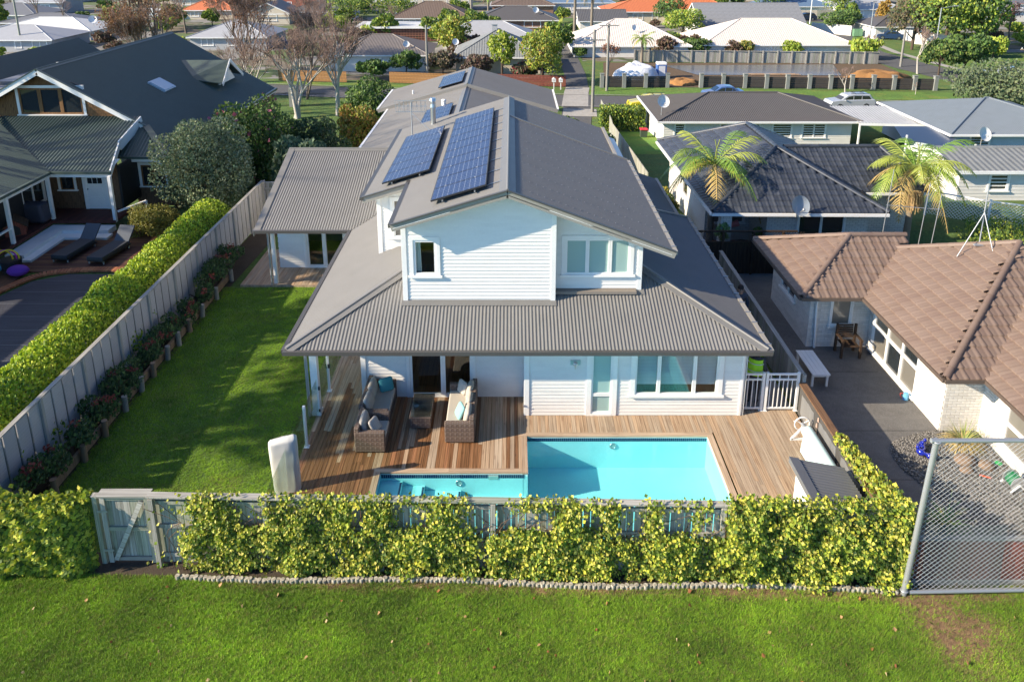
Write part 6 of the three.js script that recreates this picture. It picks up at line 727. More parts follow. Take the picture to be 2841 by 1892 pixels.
{
  srand(81);
  palm('king_palm', 'king palm with yellowing fronds in front of the navy roof', 8.75, -12.8, 3.75, { n: 19, len: 2.75, dry: 5, ll: 0.62 }); palm('king_palm', 'king palm with a skirt of straw fruit strings right of the navy roof', 17.35, -12.6, 3.6, { n: 25, len: 2.9, dry: 6, skirt: true, ll: 0.65 });
  tree('olive_tree', 'large silvery olive tree behind the left boundary fence', 'tree', -15.0, -17.0, 5.0, { r: 2.3, ry: 2.4, n: 20000, leaf: 0.105, cols: OLIVE, lumps: 20, trunk: 0.12, m: leafDull, low: 0.6 });
  tree('camellia_tree', 'dark green camellia with pink flowers behind the wing', 'tree', -15.3, -25, 5.2, { r: 2.5, ry: 2.6, n: 9000, leaf: 0.17, cols: GREEN, lumps: 16, trunk: 0.1, flowers: [[0.6, 0.15, 0.2]], low: 0.6 }); tree('garden_tree', 'dense dark green tree between camellia and rear roof', 'tree', -12.3, -27, 4.2, { r: 2.2, ry: 2.2, n: 7000, leaf: 0.16, cols: [[0.05, 0.10, 0.03], [0.07, 0.13, 0.05]], lumps: 12, trunk: 0.1, low: 0.5 }); tree('garden_tree', 'bluish grey green spiky shrub behind the wing roof', 'tree', -11.6, -21.5, 3.4, { r: 1.8, ry: 1.7, n: 6000, leaf: 0.22, cols: [[0.12, 0.2, 0.1], [0.2, 0.28, 0.15], [0.06, 0.12, 0.07]], lumps: 10, trunk: 0.1, low: 0.3 });
  tree('garden_shrub', 'yellow and orange variegated shrub beside the middle rear roof', 'shrub', -11.3, -36, 4.2, { r: 1.7, ry: 2, n: 5000, leaf: 0.18, cols: [[0.3, 0.3, 0.04], [0.16, 0.22, 0.03], [0.34, 0.2, 0.05]], lumps: 10, trunk: 0.1, low: 0.3 }); tree('garden_tree', 'dark leafy tree left of the last rear roof', 'tree', -12.2, -46, 5.6, { r: 2.6, ry: 2.6, n: 7000, leaf: 0.2, cols: GREEN, lumps: 13, trunk: 0.15, low: 0.4 });
  tree('round_bush', 'clipped round golden bush beside the brown porch', 'bush', -16.6, -14.2, 1.35, { r: 1.15, ry: 0.72, n: 9000, leaf: 0.07, cols: [[0.26, 0.24, 0.04], [0.18, 0.18, 0.03]], lumps: 18, trunk: 0.05, low: 0.2 });
  srand(82); const zs = [[-8.6, 8.2], [-15.5, 8.0], [-17.3, 7.95], [-19.2, 8.1], [-21.5, 7.9]]; zs.slice(1).forEach(([z, x], i) => tree('clipped_shrub', `rounded green shrub in the gap beside the navy house, ${['nearest', 'second', 'third', 'farthest'][i]} of four`, 'shrub', x - 0.5, z, 1.2, { r: 0.55, ry: 0.6, n: 1800, leaf: 0.1, cols: i % 2 ? GREEN : GOLD, lumps: 8, trunk: 0.05, low: 0.1, group: 'shrubs beside the navy house' }));
  // bird of paradise plant in front of the navy house
  const bp = thing('bird_of_paradise_plant', 'broad leaved plant in front of the navy house wall', 'plant', [12.5, 0, -9.3]); for (let i = 0; i < 9; i++) { const g = new THREE.PlaneGeometry(0.34, 0.95, 4, 8), p = g.attributes.position; for (let k = 0; k < p.count; k++) { const y = p.getY(k) / 0.95 + 0.5, w = Math.sin(Math.PI * (0.08 + 0.9 * y)); p.setXYZ(k, p.getX(k) * w, y * 0.95, -0.35 * y * y + 0.25 * Math.abs(p.getX(k))); } g.computeVertexNormals(); put(g, 0, 0.7 + 0.12 * (i % 3), 0, 0, -0.25); put(g, 0, 0, 0, i * 2.4 + 0.4, 0.35); part(bp, 'leaf', g, pick([mat([0.12, 0.25, 0.05], { roughness: 0.4 }), mat([0.2, 0.33, 0.06], { roughness: 0.4 })])); part(bp, 'stalk', cyl(V(0, 0, 0), put(uvBox(new THREE.BoxGeometry(0.001, 0.001, 0.001)), 0, 0, 0) && V(0.2 * Math.sin(i * 2.4 + 0.4), 0.8, 0.2 * Math.cos(i * 2.4 + 0.4)), 0.02, 0.012), frondM[1]); }
  // birches and other bare trees by the street
  srand(83); bareTree('birch_tree', 'tall bare white barked birch behind the left garden', -17.6, -56, 12.5, { m: barkPale, stems: 3, spread: 0.55, levels: 5, r0: 0.019, up: 0.12 }); bareTree('birch_tree', 'spreading bare birch left of the tall one', -21.4, -55, 11.5, { m: barkPale, stems: 3, spread: 0.62, levels: 5, r0: 0.018, up: 0.1 }); bareTree('birch_tree', 'slender bare birch nearest the green roof', -26.5, -56, 11, { m: barkPale, stems: 3, spread: 0.62, levels: 5, r0: 0.017, up: 0.1 });
  bareTree('bare_tree', 'big bare tree with brown leaves behind the green roof', -46, -78, 17, { stems: 3, spread: 0.52, levels: 6, litter: [[0.24, 0.125, 0.06], [0.3, 0.17, 0.09], [0.17, 0.085, 0.045]], r0: 0.02 }); bareTree('bare_tree', 'bare grey tree right of the brown leaved tree', -33, -74, 13.5, { stems: 2, spread: 0.55, levels: 6, litter: [[0.22, 0.12, 0.07]], r0: 0.018 }); bareTree('bare_tree', 'reddish bare tree before the grey hip roof', -26, -80, 10.5, { spread: 0.6, levels: 6, r0: 0.016, stems: 2 }); bareTree('bare_tree', 'bare pinkish tree between the birches and brown fence', -22.5, -64, 8.5, { spread: 0.62, levels: 6, r0: 0.014, stems: 2 }); bareTree('bare_tree', 'bare tree with brown leaves nearer the chalet ridge', -39, -62, 12, { spread: 0.58, levels: 6, r0: 0.014, stems: 2, litter: [[0.22, 0.12, 0.06], [0.28, 0.16, 0.09]] }); bareTree('bare_tree', 'bare tree before the grey roof at left', -38, -92, 11, { spread: 0.6, levels: 6, r0: 0.015, stems: 2 }); bareTree('bare_tree', 'bare reddish tree behind the birches', -31, -100, 10, { spread: 0.6, levels: 6, r0: 0.015, stems: 2 });
  bareTree('bare_tree', 'large bare tree in the street bend on the right', 53, -80.5, 8, { m: barkPale, spread: 0.55, levels: 5 }); bareTree('bare_tree', 'wide low bare tree behind the building site', 53.5, -95.3, 4.4, { spread: 0.8, levels: 5, up: 0.05 }); bareTree('street_tree', 'small bare pink twigged tree on the verge', 38.2, -67.7, 3.6, { spread: 0.7, levels: 5, m: barkPale, r0: 0.028 }); bareTree('street_tree', 'tiny bare sapling at the end of the street fence', 45.8, -66.8, 2.0, { spread: 0.4, levels: 3, m: barkPale }); bareTree('bare_tree', 'bare tree beside the white street pole far right', 73, -126, 5.5, { m: barkPale, spread: 0.6, levels: 5 }); bareTree('bare_tree', 'round bare twiggy tree by the tarpaulin', 13.0, -84.0, 4.0, { spread: 0.7, levels: 5, litter: [[0.3, 0.16, 0.1]] }); bareTree('bare_tree', 'bare tree at the far right edge behind big tree', 82, -108, 9, { spread: 0.6, levels: 5, litter: [[0.22, 0.09, 0.08]] });
  srand(84);
  const T = (nm, lab, x, z, h, o) => tree(nm, lab, o.cat || 'tree', x, z, h, { n: 1900, leaf: 0.34, cols: GREEN, lumps: 9, ...o });
  T('garden_tree', 'bushy yellow green tree beside the power pole', -8.8, -97, 6.2, { r: 3.0, cols: [...LIME, ...GOLD], trunk: 0.15 }); T('garden_tree', 'large round green tree by the terracotta building', -33, -140, 6.5, { r: 5.5, cols: [...GREEN, ...LIME] }); T('garden_tree', 'second round green tree by the terracotta building', -24.5, -141, 6, { r: 5.2, cols: [...GREEN, ...LIME] }); T('garden_tree', 'golden feathery tree before the grey tiled house', 3.7, -72.5, 7.0, { r: 2.6, ry: 2.9, n: 3000, leaf: 0.26, cols: [...GOLD, ...LIME], trunk: 0.3 }); T('garden_tree', 'thin green tree before the grey tiled house', -1.2, -76, 6.2, { r: 1.6, n: 1200, cols: LIME, trunk: 0.35 });
  T('garden_tree', 'rounded glossy green tree between white roofs', 30.0, -117, 5.2, { r: 3.7, n: 2600, cols: [...LIME, [0.12, 0.24, 0.04]] }); T('garden_tree', 'dark green tree beside the orange roof', 31.5, -136, 5.5, { r: 3.4 }); T('street_shrub', 'dark glossy bush at the site corner', 55.2, -79.5, 4.6, { r: 2.6, n: 2600, cols: [...GREEN, [0.2, 0.24, 0.05]], cat: 'shrub' }); T('street_shrub', 'taller dark glossy bush at the site corner', 59.0, -80.5, 5.2, { r: 2.9, n: 2800, cat: 'shrub' });
  T('street_tree', 'huge rounded green tree right of the street', 69, -101, 12.5, { r: 8.0, ry: 5.2, n: 9000, leaf: 0.42, cols: [...LIME, ...GREEN, [0.15, 0.22, 0.05]], lumps: 24, trunk: 0.25 }); T('street_tree', 'dark tree behind the huge rounded tree', 76, -116, 11, { r: 7, n: 4000 }); T('street_tree', 'brown and green tree left of the huge rounded tree', 63.5, -103, 8.5, { r: 4, n: 3000, cols: [[0.14, 0.13, 0.06], [0.2, 0.14, 0.08], [0.1, 0.13, 0.05]] });
  T('willow_shrub', 'grey green feathery tree at the right edge', 49, -56, 5.6, { r: 5.0, ry: 2.8, n: 8000, leaf: 0.24, cols: [[0.12, 0.17, 0.07], [0.17, 0.21, 0.1], [0.09, 0.13, 0.06]], lumps: 18, trunk: 0.1, low: 0.3 }); T('willow_shrub', 'second grey green feathery tree at the right edge', 57, -54, 5.0, { r: 4.6, n: 6000, leaf: 0.24, cols: [[0.12, 0.17, 0.07], [0.17, 0.21, 0.1]], lumps: 14, trunk: 0.1, low: 0.3 }); T('young_tree', 'small green tree on the grass bank at right', 66, -86.3, 4.2, { r: 1.8, n: 1000, cols: LIME, trunk: 0.45 }); T('poplar_tree', 'narrow golden upright tree by the white wall', 67.3, -122, 6.5, { r: 1.3, ry: 3.1, n: 1600, cols: [[0.42, 0.24, 0.03], [0.34, 0.22, 0.04]], trunk: 0.05 }); T('garden_tree', 'dark shrubs behind the white corner wall', 60.5, -124, 4.5, { r: 3.4 }); T('garden_tree', 'green tree at the top of the far street', 59, -160, 7, { r: 4.6 }); T('garden_tree', 'cone shaped green tree by the far fence', 71, -150, 7.5, { r: 3.4, cols: [...GREEN, ...LIME] });
  T('garden_shrub', 'round dark shrub by the grey hip roofed house', -13.6, -79, 3.2, { r: 2.0, n: 1200, cols: GREEN, cat: 'shrub' }); T('garden_shrub', 'grey brown shrub beside the power pole', -9.0, -80, 3.0, { r: 2.2, n: 1500, cols: [[0.12, 0.12, 0.06], [0.18, 0.13, 0.09]], cat: 'shrub' }); T('garden_shrub', 'brown twiggy shrub before the grey tiled house', -4.5, -78, 2.8, { r: 2.2, n: 1500, cols: [[0.17, 0.1, 0.08], [0.12, 0.1, 0.06]], cat: 'shrub' }); T('garden_shrub', 'red flowering shrub before the grey tiled house', 1.5, -76, 2.2, { r: 1.8, n: 1300, cols: [[0.14, 0.09, 0.06], [0.1, 0.12, 0.05]], flowers: [[0.6, 0.08, 0.08]], cat: 'shrub' }); T('garden_shrub', 'dark bushes along the brown street fence', -17.5, -76.5, 2.4, { r: 2.5, n: 1500, cat: 'shrub' }); T('garden_shrub', 'hedge like shrub beside the white roofed house', 25.3, -104.5, 2.6, { r: 2.2, n: 1300, cols: [...GREEN, ...LIME], cat: 'shrub' }); T('garden_shrub', 'long hedge before the cream roofed house', 27.5, -97, 2.6, { r: 2.8, ry: 1.1, n: 1600, cat: 'shrub' }); T('garden_shrub', 'golden bush at the fence of the white roofed house', 35.2, -96.5, 2.2, { r: 1.3, n: 700, cols: GOLD, cat: 'shrub' });
  T('garden_shrub', 'small bush beside the driveway kerb', 3.5, -58, 1.8, { r: 1.0, n: 700, leaf: 0.2, cols: LIME, cat: 'shrub' }); T('garden_shrub', 'bush below the last rear roof by the drive', 4.6, -44, 2.4, { r: 1.2, n: 900, leaf: 0.2, cat: 'shrub' }); T('garden_shrub', 'green shrubs along the drive fence', 6.6, -36, 1.9, { r: 1.2, n: 900, leaf: 0.18, cat: 'shrub' });
  palm('tree_fern', 'tree fern behind the tarpaulin mound', 18.4, -89.5, 3.4, { n: 14, len: 2.2, dry: 2, ll: 0.5, r: 0.2 }); palm('garden_palm', 'tall palm behind the drive, left of two', 11.0, -117, 8.2, { n: 14, len: 3.0, dry: 3, ll: 0.8, r: 0.25 }); palm('garden_palm', 'tall palm behind the drive, right of two', 14.2, -119, 7.6, { n: 14, len: 3.0, dry: 4, ll: 0.8, r: 0.25 }); palm('cabbage_palm', 'spiky cabbage palm by the dark grey roof', -4.8, -138, 5.5, { n: 18, len: 1.8, dry: 2, ll: 0.4, r: 0.2 });
  const bn = thing('banana_plant', 'banana plants with broad leaves beside the drive', 'plant', [7.8, -4, -112]); for (let i = 0; i < 26; i++) { const g = new THREE.PlaneGeometry(0.7, 2.4, 2, 6), p = g.attributes.position; for (let k = 0; k < p.count; k++) { const y = p.getY(k) / 2.4 + 0.5; p.setXYZ(k, p.getX(k) * Math.sin(Math.PI * (0.1 + 0.85 * y)), 2.4 * (y - 0.35 * y * y), 1.3 * y * y); } g.computeVertexNormals(); put(g, rr(-2.2, 2.2), rr(1.0, 2.4), rr(-1, 1), R() * 6.28); part(bn, 'leaf', g, pick(frondM)); } part(bn, 'stem', [-1.6, -0.4, 0.9, 1.9].map(x => cyl(V(x, 0, 0), V(x, 2.2, 0), 0.16, 0.1, 8)), mat([0.25, 0.28, 0.1]));
  // clipped hedge by the white house
  const hd = thing('clipped_hedge', 'clipped glossy hedge beside the white house lawn', 'hedge', [10.2, gy(-50), -50.5]), hl = []; srand(85); for (let i = 0; i < 9000; i++) { const f = R(), x = rr(-2.0, 2.0), y = Math.pow(R(), 0.6) * 1.95, z = rr(-0.9, 0.9), s = 1 - 0.25 * R(); hl.push([f < 0.2 ? Math.sign(x) * 2.0 * s : x, f > 0.7 ? 1.95 * s + rr(-0.1, 0.2) : y, f > 0.2 && f < 0.7 ? 0.95 * s + rr(-0.1, 0.15) : z, rr(-1, 0.4), R() * 6.28, rr(-0.8, 0.8), rr(0.14, 0.26), ...jit(pick(LIME.concat(GREEN)), 0.3)]); } leaves(hd, 'foliage', LEAF, leafMat, hl); part(hd, 'stem', [-1.4, -0.5, 0.5, 1.4].map(x => cyl(V(x, 0, 0), V(x, 1.6, 0), 0.05, 0.03)), barkBrown);
}
// ---------- brown chalet on the left ----------
{
  srand(91); const h = thing('brown_house', 'brown timber house with dark green corrugated roof on the left', 'house'), gi = M.greenIron, e = 2.7;
  part(h, 'roof_sheet', corrPlane([V(-17, e, -35.5), V(-17, e, -17.4), V(-18.85, 3.76, -19.5), V(-24, 6.7, -19.5), V(-24, 6.7, -35.5)], 0.12, 0.014), gi); part(h, 'roof_sheet', corrPlane([V(-27.6, 4.75, -19.5), V(-27.6, 4.75, -35.5), V(-24, 6.7, -35.5), V(-24, 6.7, -19.5)], 0.12, 0.014), gi);
  capV(h, V(-24, 6.72, -19.5), V(-24, 6.72, -35.5), V(-0.87, -0.49, 0), V(0.87, -0.49, 0), gi, 0.2); gutter(h, V(-16.95, e, -17.4), V(-16.95, e, -35.5), gi, 0.16, 0.14); part(h, 'fascia', box(-17.03, e - 0.24, -17.5, -16.98, e - 0.08, -35.5), M.trim);
  const bw = (a, b) => { part(h, 'bargeboard', bar(a.clone().add(V(0, -0.14, 0)), b.clone().add(V(0, -0.14, 0)), 0.05, 0.26), M.trim); part(h, 'barge_flashing', bar(a.clone().add(V(0, 0.03, 0)), b.clone().add(V(0, 0.03, 0)), 0.12, 0.05), gi); }; bw(V(-24, 6.72, -19.47), V(-18.8, 3.76, -19.47)); bw(V(-27.65, 4.75, -19.47), V(-24, 6.72, -19.47));
  const bm = [wood('honey', 0.9), wood('honey', 1.1), wood('honey', 0.75)], gable = u => { const x = -27.3 + u; return (x < -24 ? 6.6 - (-24 - x) * 0.545 : 6.6 - (x + 24) * 0.572) - 3.7 - 0.1; }; gable.peak = 3.3;
  clad(h, face(V(-27.3, 3.7, -20), FX), 8.2, gable, [[1.75, 5.2, 0.5, 2.05]], { e: 0.16, m: bm[0], lining: M.black }); windowIn(h, face(V(-27.3, 3.7, -20), FX), 1.85, 5.1, 0.6, 1.98, { mull: [0.33, 0.66], casing: 0.14, sash: 0.09, pane: M.pane, sashMat: bm[1] });
  // porch roof and the wing coming forward
  part(h, 'roof_sheet', corrPlane([V(-21.4, e, -15), V(-18.6, e, -15), V(-19.3, 3.45, -17.4), V(-19.2, 4.15, -19.9), V(-27.5, 4.15, -19.9)], 0.17, 0.022), gi); part(h, 'roof_sheet', corrPlane([V(-20.6, e + 0.04, -17.45), V(-16.95, e + 0.04, -17.45), V(-18.85, 3.76, -19.5), V(-20.6, 3.79, -19.55)], 0.17, 0.02), gi); part(h, 'roof_sheet', corrPlane([V(-21.4, e, -15), V(-21.4, e, 2), V(-27, 4.6, 2), V(-27.4, 4.75, -20)], 0.17, 0.02), gi); part(h, 'hip_flashing', bar(V(-18.85, 3.82, -19.5), V(-16.95, e + 0.06, -17.4), 0.34, 0.04), gi);
  gutter(h, V(-21.4, e, -14.95), V(-18.55, e, -14.95), gi, 0.14, 0.12); gutter(h, V(-21.34, e, -15), V(-21.34, e, -6), gi, 0.14, 0.12); part(h, 'verge_fascia', [bar(V(-18.58, e - 0.06, -15), V(-19.25, 3.36, -17.4), 0.06, 0.3), bar(V(-19.25, 3.3, -17.4), V(-19.2, 4.0, -19.85), 0.06, 0.5)], M.trim); gutter(h, V(-19.4, e + 0.03, -17.4), V(-16.95, e + 0.03, -17.35), gi, 0.14, 0.12); part(h, 'fascia', [box(-21.45, e - 0.26, -15.05, -18.6, e - 0.07, -15.0), box(-21.46, e - 0.26, -15.05, -21.4, e - 0.07, -6), box(-19.3, e - 0.24, -17.5, -17, e - 0.06, -17.45)], M.trim);
  part(h, 'roof_membrane', box(-30.4, 4.9, -19.6, -27.5, 5.0, -35.5), mat([0.3, 0.31, 0.33], { map: dirtMap })); part(h, 'roof_sheet', corrPlane([V(-30.3, 4.9, -20), V(-30.3, 4.9, -38), V(-32, 6.0, -38), V(-32, 6.0, -20)], 0.12, 0.014), gi); part(h, 'roof_sheet', corrPlane([V(-36, 3.4, -38), V(-36, 3.4, -20), V(-32, 6.0, -20), V(-32, 6.0, -38)], 0.12, 0.014), gi); part(h, 'skylight_box', [box(-29.6, 5.0, -24.5, -27.7, 5.2, -26.6)], M.greyIron);
  clad(h, face(V(-24.5, 0.5, -16.2), FX), 5.6, 2.5, [[3.95, 5.0, 0, 2.05], [2.75, 3.5, 0.9, 2.0]], { e: 0.16, m: wood('brown', 1.9), lining: M.black }); clad(h, face(V(-18.9, 0.5, -18), FL), 1.8, 2.15, [], { e: 0.16, m: wood('brown', 1.9), lining: M.black }); clad(h, face(V(-19.0, 0, -18), FX), 1.85, 2.65, [[0.3, 1.6, 1.0, 2.2]], { e: 0.16, m: wood('brown', 1.9), lining: M.black }); windowIn(h, face(V(-19.0, 0, -18), FX), 0.35, 1.55, 1.05, 2.15, { mull: [0.5], casing: 0.13, sash: 0.07, pane: M.pane, sashMat: bm[1] });
  clad(h, face(V(-22.3, 0.5, -16.2), FL), 10, 2.2, [[0.4, 2.2, 0.5, 1.8]], { e: 0.16, m: wood('brown', 1.9), lining: M.black }); windowIn(h, face(V(-22.3, 0.5, -16.2), FL), 0.5, 2.1, 0.6, 1.7, { mull: [0.5], casing: 0.12, pane: M.pane }); clad(h, face(V(-17.2, -1.5, -35.2), FL), 17.2, 4.1, [], { boards: false, m: wood('brown', 1.9) }); windowIn(h, face(V(-24.5, 0.5, -16.2), FX), 2.8, 3.45, 0.95, 1.95, { casing: 0.12, pane: M.pane, sashMat: bm[1] });
  const dr = part(h, 'door', [box(-20.45, 0.5, -16.16, -19.55, 2.5, -16.11), box(-20.6, 0.5, -16.17, -20.45, 2.62, -16.08), box(-19.55, 0.5, -16.17, -19.4, 2.62, -16.08), box(-20.45, 2.5, -16.17, -19.55, 2.62, -16.08), box(-20.33, 0.65, -16.11, -19.67, 1.1, -16.095), box(-20.33, 1.2, -16.11, -19.67, 1.55, -16.095)], M.trim, 'white half glazed porch door'); for (let i = 0; i < 3; i++) for (let j = 0; j < 2; j++) part(dr, 'pane', box(-20.35 + i * 0.24, 1.78 + j * 0.32, -16.115, -20.35 + i * 0.24 + 0.21, 1.78 + j * 0.32 + 0.28, -16.1), M.pane); part(dr, 'door_handle', ball(-20.38, 1.5, -16.08, 0.03), M.black);
  for (const [x, z] of [[-21.38, -14.7], [-21.38, -11.7], [-18.45, -14.6]]) part(h, 'porch_post', [box(x - 0.07, 0.4, z - 0.07, x + 0.07, e - 0.08, z + 0.07)], M.trim); part(h, 'porch_floor', [box(-24, 0.38, -16.2, -18.4, 0.5, -14.45), box(-24, 0.37, -14.45, -21.3, 0.5, -6)], wood('jarrah', 0.9)); part(h, 'step', [box(-21.3, 0.06, -14.45, -18.4, 0.3, -13.75)], M.trim); part(h, 'step', [box(-21.3, 0.06, -13.75, -20.5, 0.3, -10.9)], M.trim); part(h, 'step', [box(-21.3, 0.06, -13.75, -18.2, 0.16, -13.2)], M.trim); part(h, 'step', [box(-20.5, 0.06, -13.2, -20.1, 0.16, -10.7)], M.trim); part(h, 'porch_rail', [bar(V(-18.3, 0.9, -14.6), V(-17.3, 1.15, -15.4), 0.08), bar(V(-17.3, 0.3, -15.4), V(-17.3, 1.15, -15.4), 0.08)], M.trim); part(h, 'porch_rail', bar(V(-21.38, 1.2, -11.7), V(-21.38, 1.2, -7), 0.08), M.trim); part(h, 'soffit', slab([V(-21.3, e - 0.03, -15.05), V(-18.7, e - 0.03, -15.05), V(-18.7, 2.98, -16.2), V(-21.3, 2.98, -16.2)], 0.02), M.trim);
  part(h, 'skylight', [put(box(-0.55, 0, -0.75, 0.55, 0.1, 0.75), -20.6, 4.75, -25.6, 0, 0, -0.52), put(box(-0.48, 0.1, -0.68, 0.48, 0.14, 0.68), -20.6, 4.75, -25.6, 0, 0, -0.52)], mat([0.4, 0.47, 0.52], { phys: 1, roughness: 0.2, clearcoat: 1 })); const dm = part(h, 'dormer', [slab([V(-18.6, 5.4, -31.2), V(-22.4, 5.4, -31.2), V(-20.6, 4.5, -29.2), V(-18.5, 4.2, -29.4)], 0.06), slab([V(-18.6, 5.4, -31.2), V(-22.4, 5.4, -31.2), V(-20.6, 4.5, -33.2), V(-18.5, 4.2, -33)], 0.06)], gi); part(dm, 'dormer_barge', [bar(V(-18.5, 5.4, -31.2), V(-18.4, 4.1, -29.3), 0.05, 0.2), bar(V(-18.5, 5.4, -31.2), V(-18.4, 4.1, -33.1), 0.05, 0.2)], M.trim); part(dm, 'dormer_wall', prism([[-32.6, 4.0], [-29.8, 4.0], [-31.2, 5.2]], -18.9, -18.8, 'x'), M.trim);
  for (const [x, z, l] of [[-28.6, -22.6, 'white vent pipe on the flat roof, nearer one'], [-28.2, -28.6, 'white capped vent pipe on the flat roof, farther one']]) { const t = thing('roof_vent', l, 'vent', [x, 5.0, z]); part(t, 'pipe', cyl(V(0, 0, 0), V(0, 0.55, 0), 0.09, 0.09, 12), M.trim); part(t, 'cap', cyl(V(0, 0.55, 0), V(0, 0.65, 0), 0.15, 0.15, 12), M.trim); }
  // yard: deck, covered pool, coping
  const dk = thing('brown_deck', 'dark brown timber deck beside the covered pool', 'deck', [0, 0, 0], 0, null, 'structure'); for (let z = -14.4; z < -9.9; z += 0.14) part(dk, 'deck_board', box(-21.2, 0.02, z, -14.1, 0.06, z + 0.133, true, R() * 3, R()), pick([wood('dark', 0.9), wood('dark', 1.2), wood('jarrah', 0.6)])); for (let x = -26; x < -19.7; x += 0.14) part(dk, 'deck_board', box(x, 0.02, -9.9, x + 0.133, 0.06, -3, false, R(), R() * 3), pick([wood('dark', 0.9), wood('dark', 1.2)]));
  const pc = thing('covered_pool', 'neighbouring pool under a dark blue black cover', 'pool'); const cm = tex(64, 256, 4, 4, (u, v) => { const s = fbm(u, v, 4, 40, 3, 3); return ((v * 4) % 1) < 0.02 ? [0.1, 0.11, 0.13] : [0.018 + 0.02 * s, 0.02 + 0.022 * s, 0.032 + 0.03 * s]; }); part(pc, 'cover', prism([[-19.3, 2], [-14.0, 2], [-14.0, -9.6], [-17.9, -9.6], [-19.0, -8.9], [-19.5, -7.4], [-19.8, -3]], 0.03, 0.04, 'y'), mat([1, 1, 1], { map: cm, roughness: 0.75, bumpMap: fineBump, bumpScale: 0.01 }));
  const path = new THREE.CatmullRomCurve3([V(-21.5, 0.07, -2), V(-20.2, 0.07, -5.5), V(-19.6, 0.07, -8.2), V(-18.9, 0.07, -9.5), V(-17.4, 0.07, -9.95), V(-15.8, 0.07, -9.95), V(-14.2, 0.07, -9.95)]), cb = uvBox(new THREE.BoxGeometry(0.36, 0.08, 0.105)), cbm = [[0.36, 0.12, 0.05], [0.3, 0.1, 0.045], [0.42, 0.16, 0.07]].map(c => mat(c, { map: dirtMap, roughness: 0.8 })); const nB = 100; for (let i = 0; i < nB; i++) { const p = path.getPointAt(i / nB), d = path.getTangentAt(i / nB), o = part(pc, 'coping_brick', cb, pick(cbm)); o.position.copy(p); o.rotation.y = Math.atan2(d.x, d.z); }
  const lo = (label, x, z) => { const t = thing('sun_lounger', label, 'sun lounger', [x, 0.06, z], -0.12, 'dark sun loungers on the brown deck'); part(t, 'mattress', rbox(0.72, 0.16, 1.9, 0.03).translate(0, 0.26, 0.3), mat([0.035, 0.04, 0.05], { map: linen, roughness: 0.8 })); part(t, 'backrest', put(rbox(0.7, 0.07, 0.85, 0.02), 0.02, 0.55, -0.85, 0, 0.75), mat([0.07, 0.085, 0.11], { map: linen, roughness: 0.8 })); part(t, 'frame', [box(-0.36, 0.12, -0.75, 0.36, 0.18, 1.22)], M.black); for (const xx of [-0.32, 0.32]) for (const zz of [-0.6, 1.15]) part(t, 'leg', box(xx - 0.025, 0, zz - 0.025, xx + 0.025, 0.12, zz + 0.025), M.galv); }; lo('dark sun lounger on the left, nearer the white steps', -18.75, -11.9); lo('dark sun lounger on the right, nearer the hedge', -17.15, -11.7);
  const kn = thing('dog_kennel', 'small red brown wooden dog kennel on the porch', 'kennel', [-22.0, 0.5, -12.9], 0.5); const km = wood('jarrah', 2.2); part(kn, 'wall', prism([[-0.4, 0], [0.4, 0], [0.4, 0.45], [0, 0.75], [-0.4, 0.45]], -0.4, 0.4), km); part(kn, 'roof', [slab([V(-0.5, 0.4, 0.5), V(0, 0.8, 0.5), V(0, 0.8, -0.5), V(-0.5, 0.4, -0.5)], 0.04)], wood('brown', 1)); part(kn, 'roof', [slab([V(0.5, 0.4, 0.5), V(0, 0.8, 0.5), V(0, 0.8, -0.5), V(0.5, 0.4, -0.5)], 0.04)], wood('brown', 1)); part(kn, 'doorway', prism([[-0.2, 0.03], [0.2, 0.03], [0.2, 0.35], [0, 0.5], [-0.2, 0.35]], 0.401, 0.405), M.black);
  const cv = thing('barbecue_cover', 'dark grey cover over a barbecue on the porch', 'cover', [-22.3, 0.5, -14.3]); { const g = rbox(1.7, 0.95, 0.7, 0.18, 4), p = g.attributes.position; for (let i = 0; i < p.count; i++) { const f = 1 + 0.1 * (vnoise(p.getX(i) * 5, p.getY(i) * 5, 2) - 0.5); p.setX(i, p.getX(i) * f * (p.getY(i) < 0 ? 1.1 : 1)); p.setZ(i, p.getZ(i) * f); } g.computeVertexNormals(); g.translate(0, 0.48, 0); part(cv, 'cover', g, mat([0.05, 0.05, 0.07], { roughness: 0.7 })); part(cv, 'drawcord', tube([V(-0.9, 0.08, 0.38), V(0, 0.1, 0.42), V(0.9, 0.08, 0.38)], 0.012), M.black); }
  const bk = thing('toy_tub', 'black tub holding pool toys and a yellow ring at the left edge', 'tub', [-20.4, 0.06, -9.9]); part(bk, 'tub', cyl(V(0, 0, 0), V(0, 0.5, 0), 0.34, 0.42, 20), M.black); for (const [dx, c] of [[-0.25, [0.7, 0.5, 0.02]], [0.0, [0.75, 0.6, 0.03]], [-0.1, [0.4, 0.02, 0.35]]]) part(bk, 'hoop', new THREE.TorusGeometry(0.38, 0.03, 8, 24).rotateY(0.5 + dx).translate(dx, 0.55, 0.1), mat(c, { roughness: 0.4 })); part(bk, 'float', ball(-0.45, 0.3, 0.25, 0.3, 0.26, 0.3), mat([0.1, 0.35, 0.6], { roughness: 0.5 })); const pb = thing('bean_bag', 'purple bean bag beside the toy tub', 'bean bag', [-19.85, 0.06, -9.45]); part(pb, 'bag', ball(0, 0.2, 0, 0.42, 0.22, 0.32, 20, 12), mat([0.14, 0.03, 0.34], { map: linen, roughness: 0.8 })); part(pb, 'seam', new THREE.TorusGeometry(0.41, 0.012, 5, 30).rotateX(Math.PI / 2).scale(1.02, 1, 0.78).translate(0, 0.2, 0), mat([0.1, 0.02, 0.26]));
}
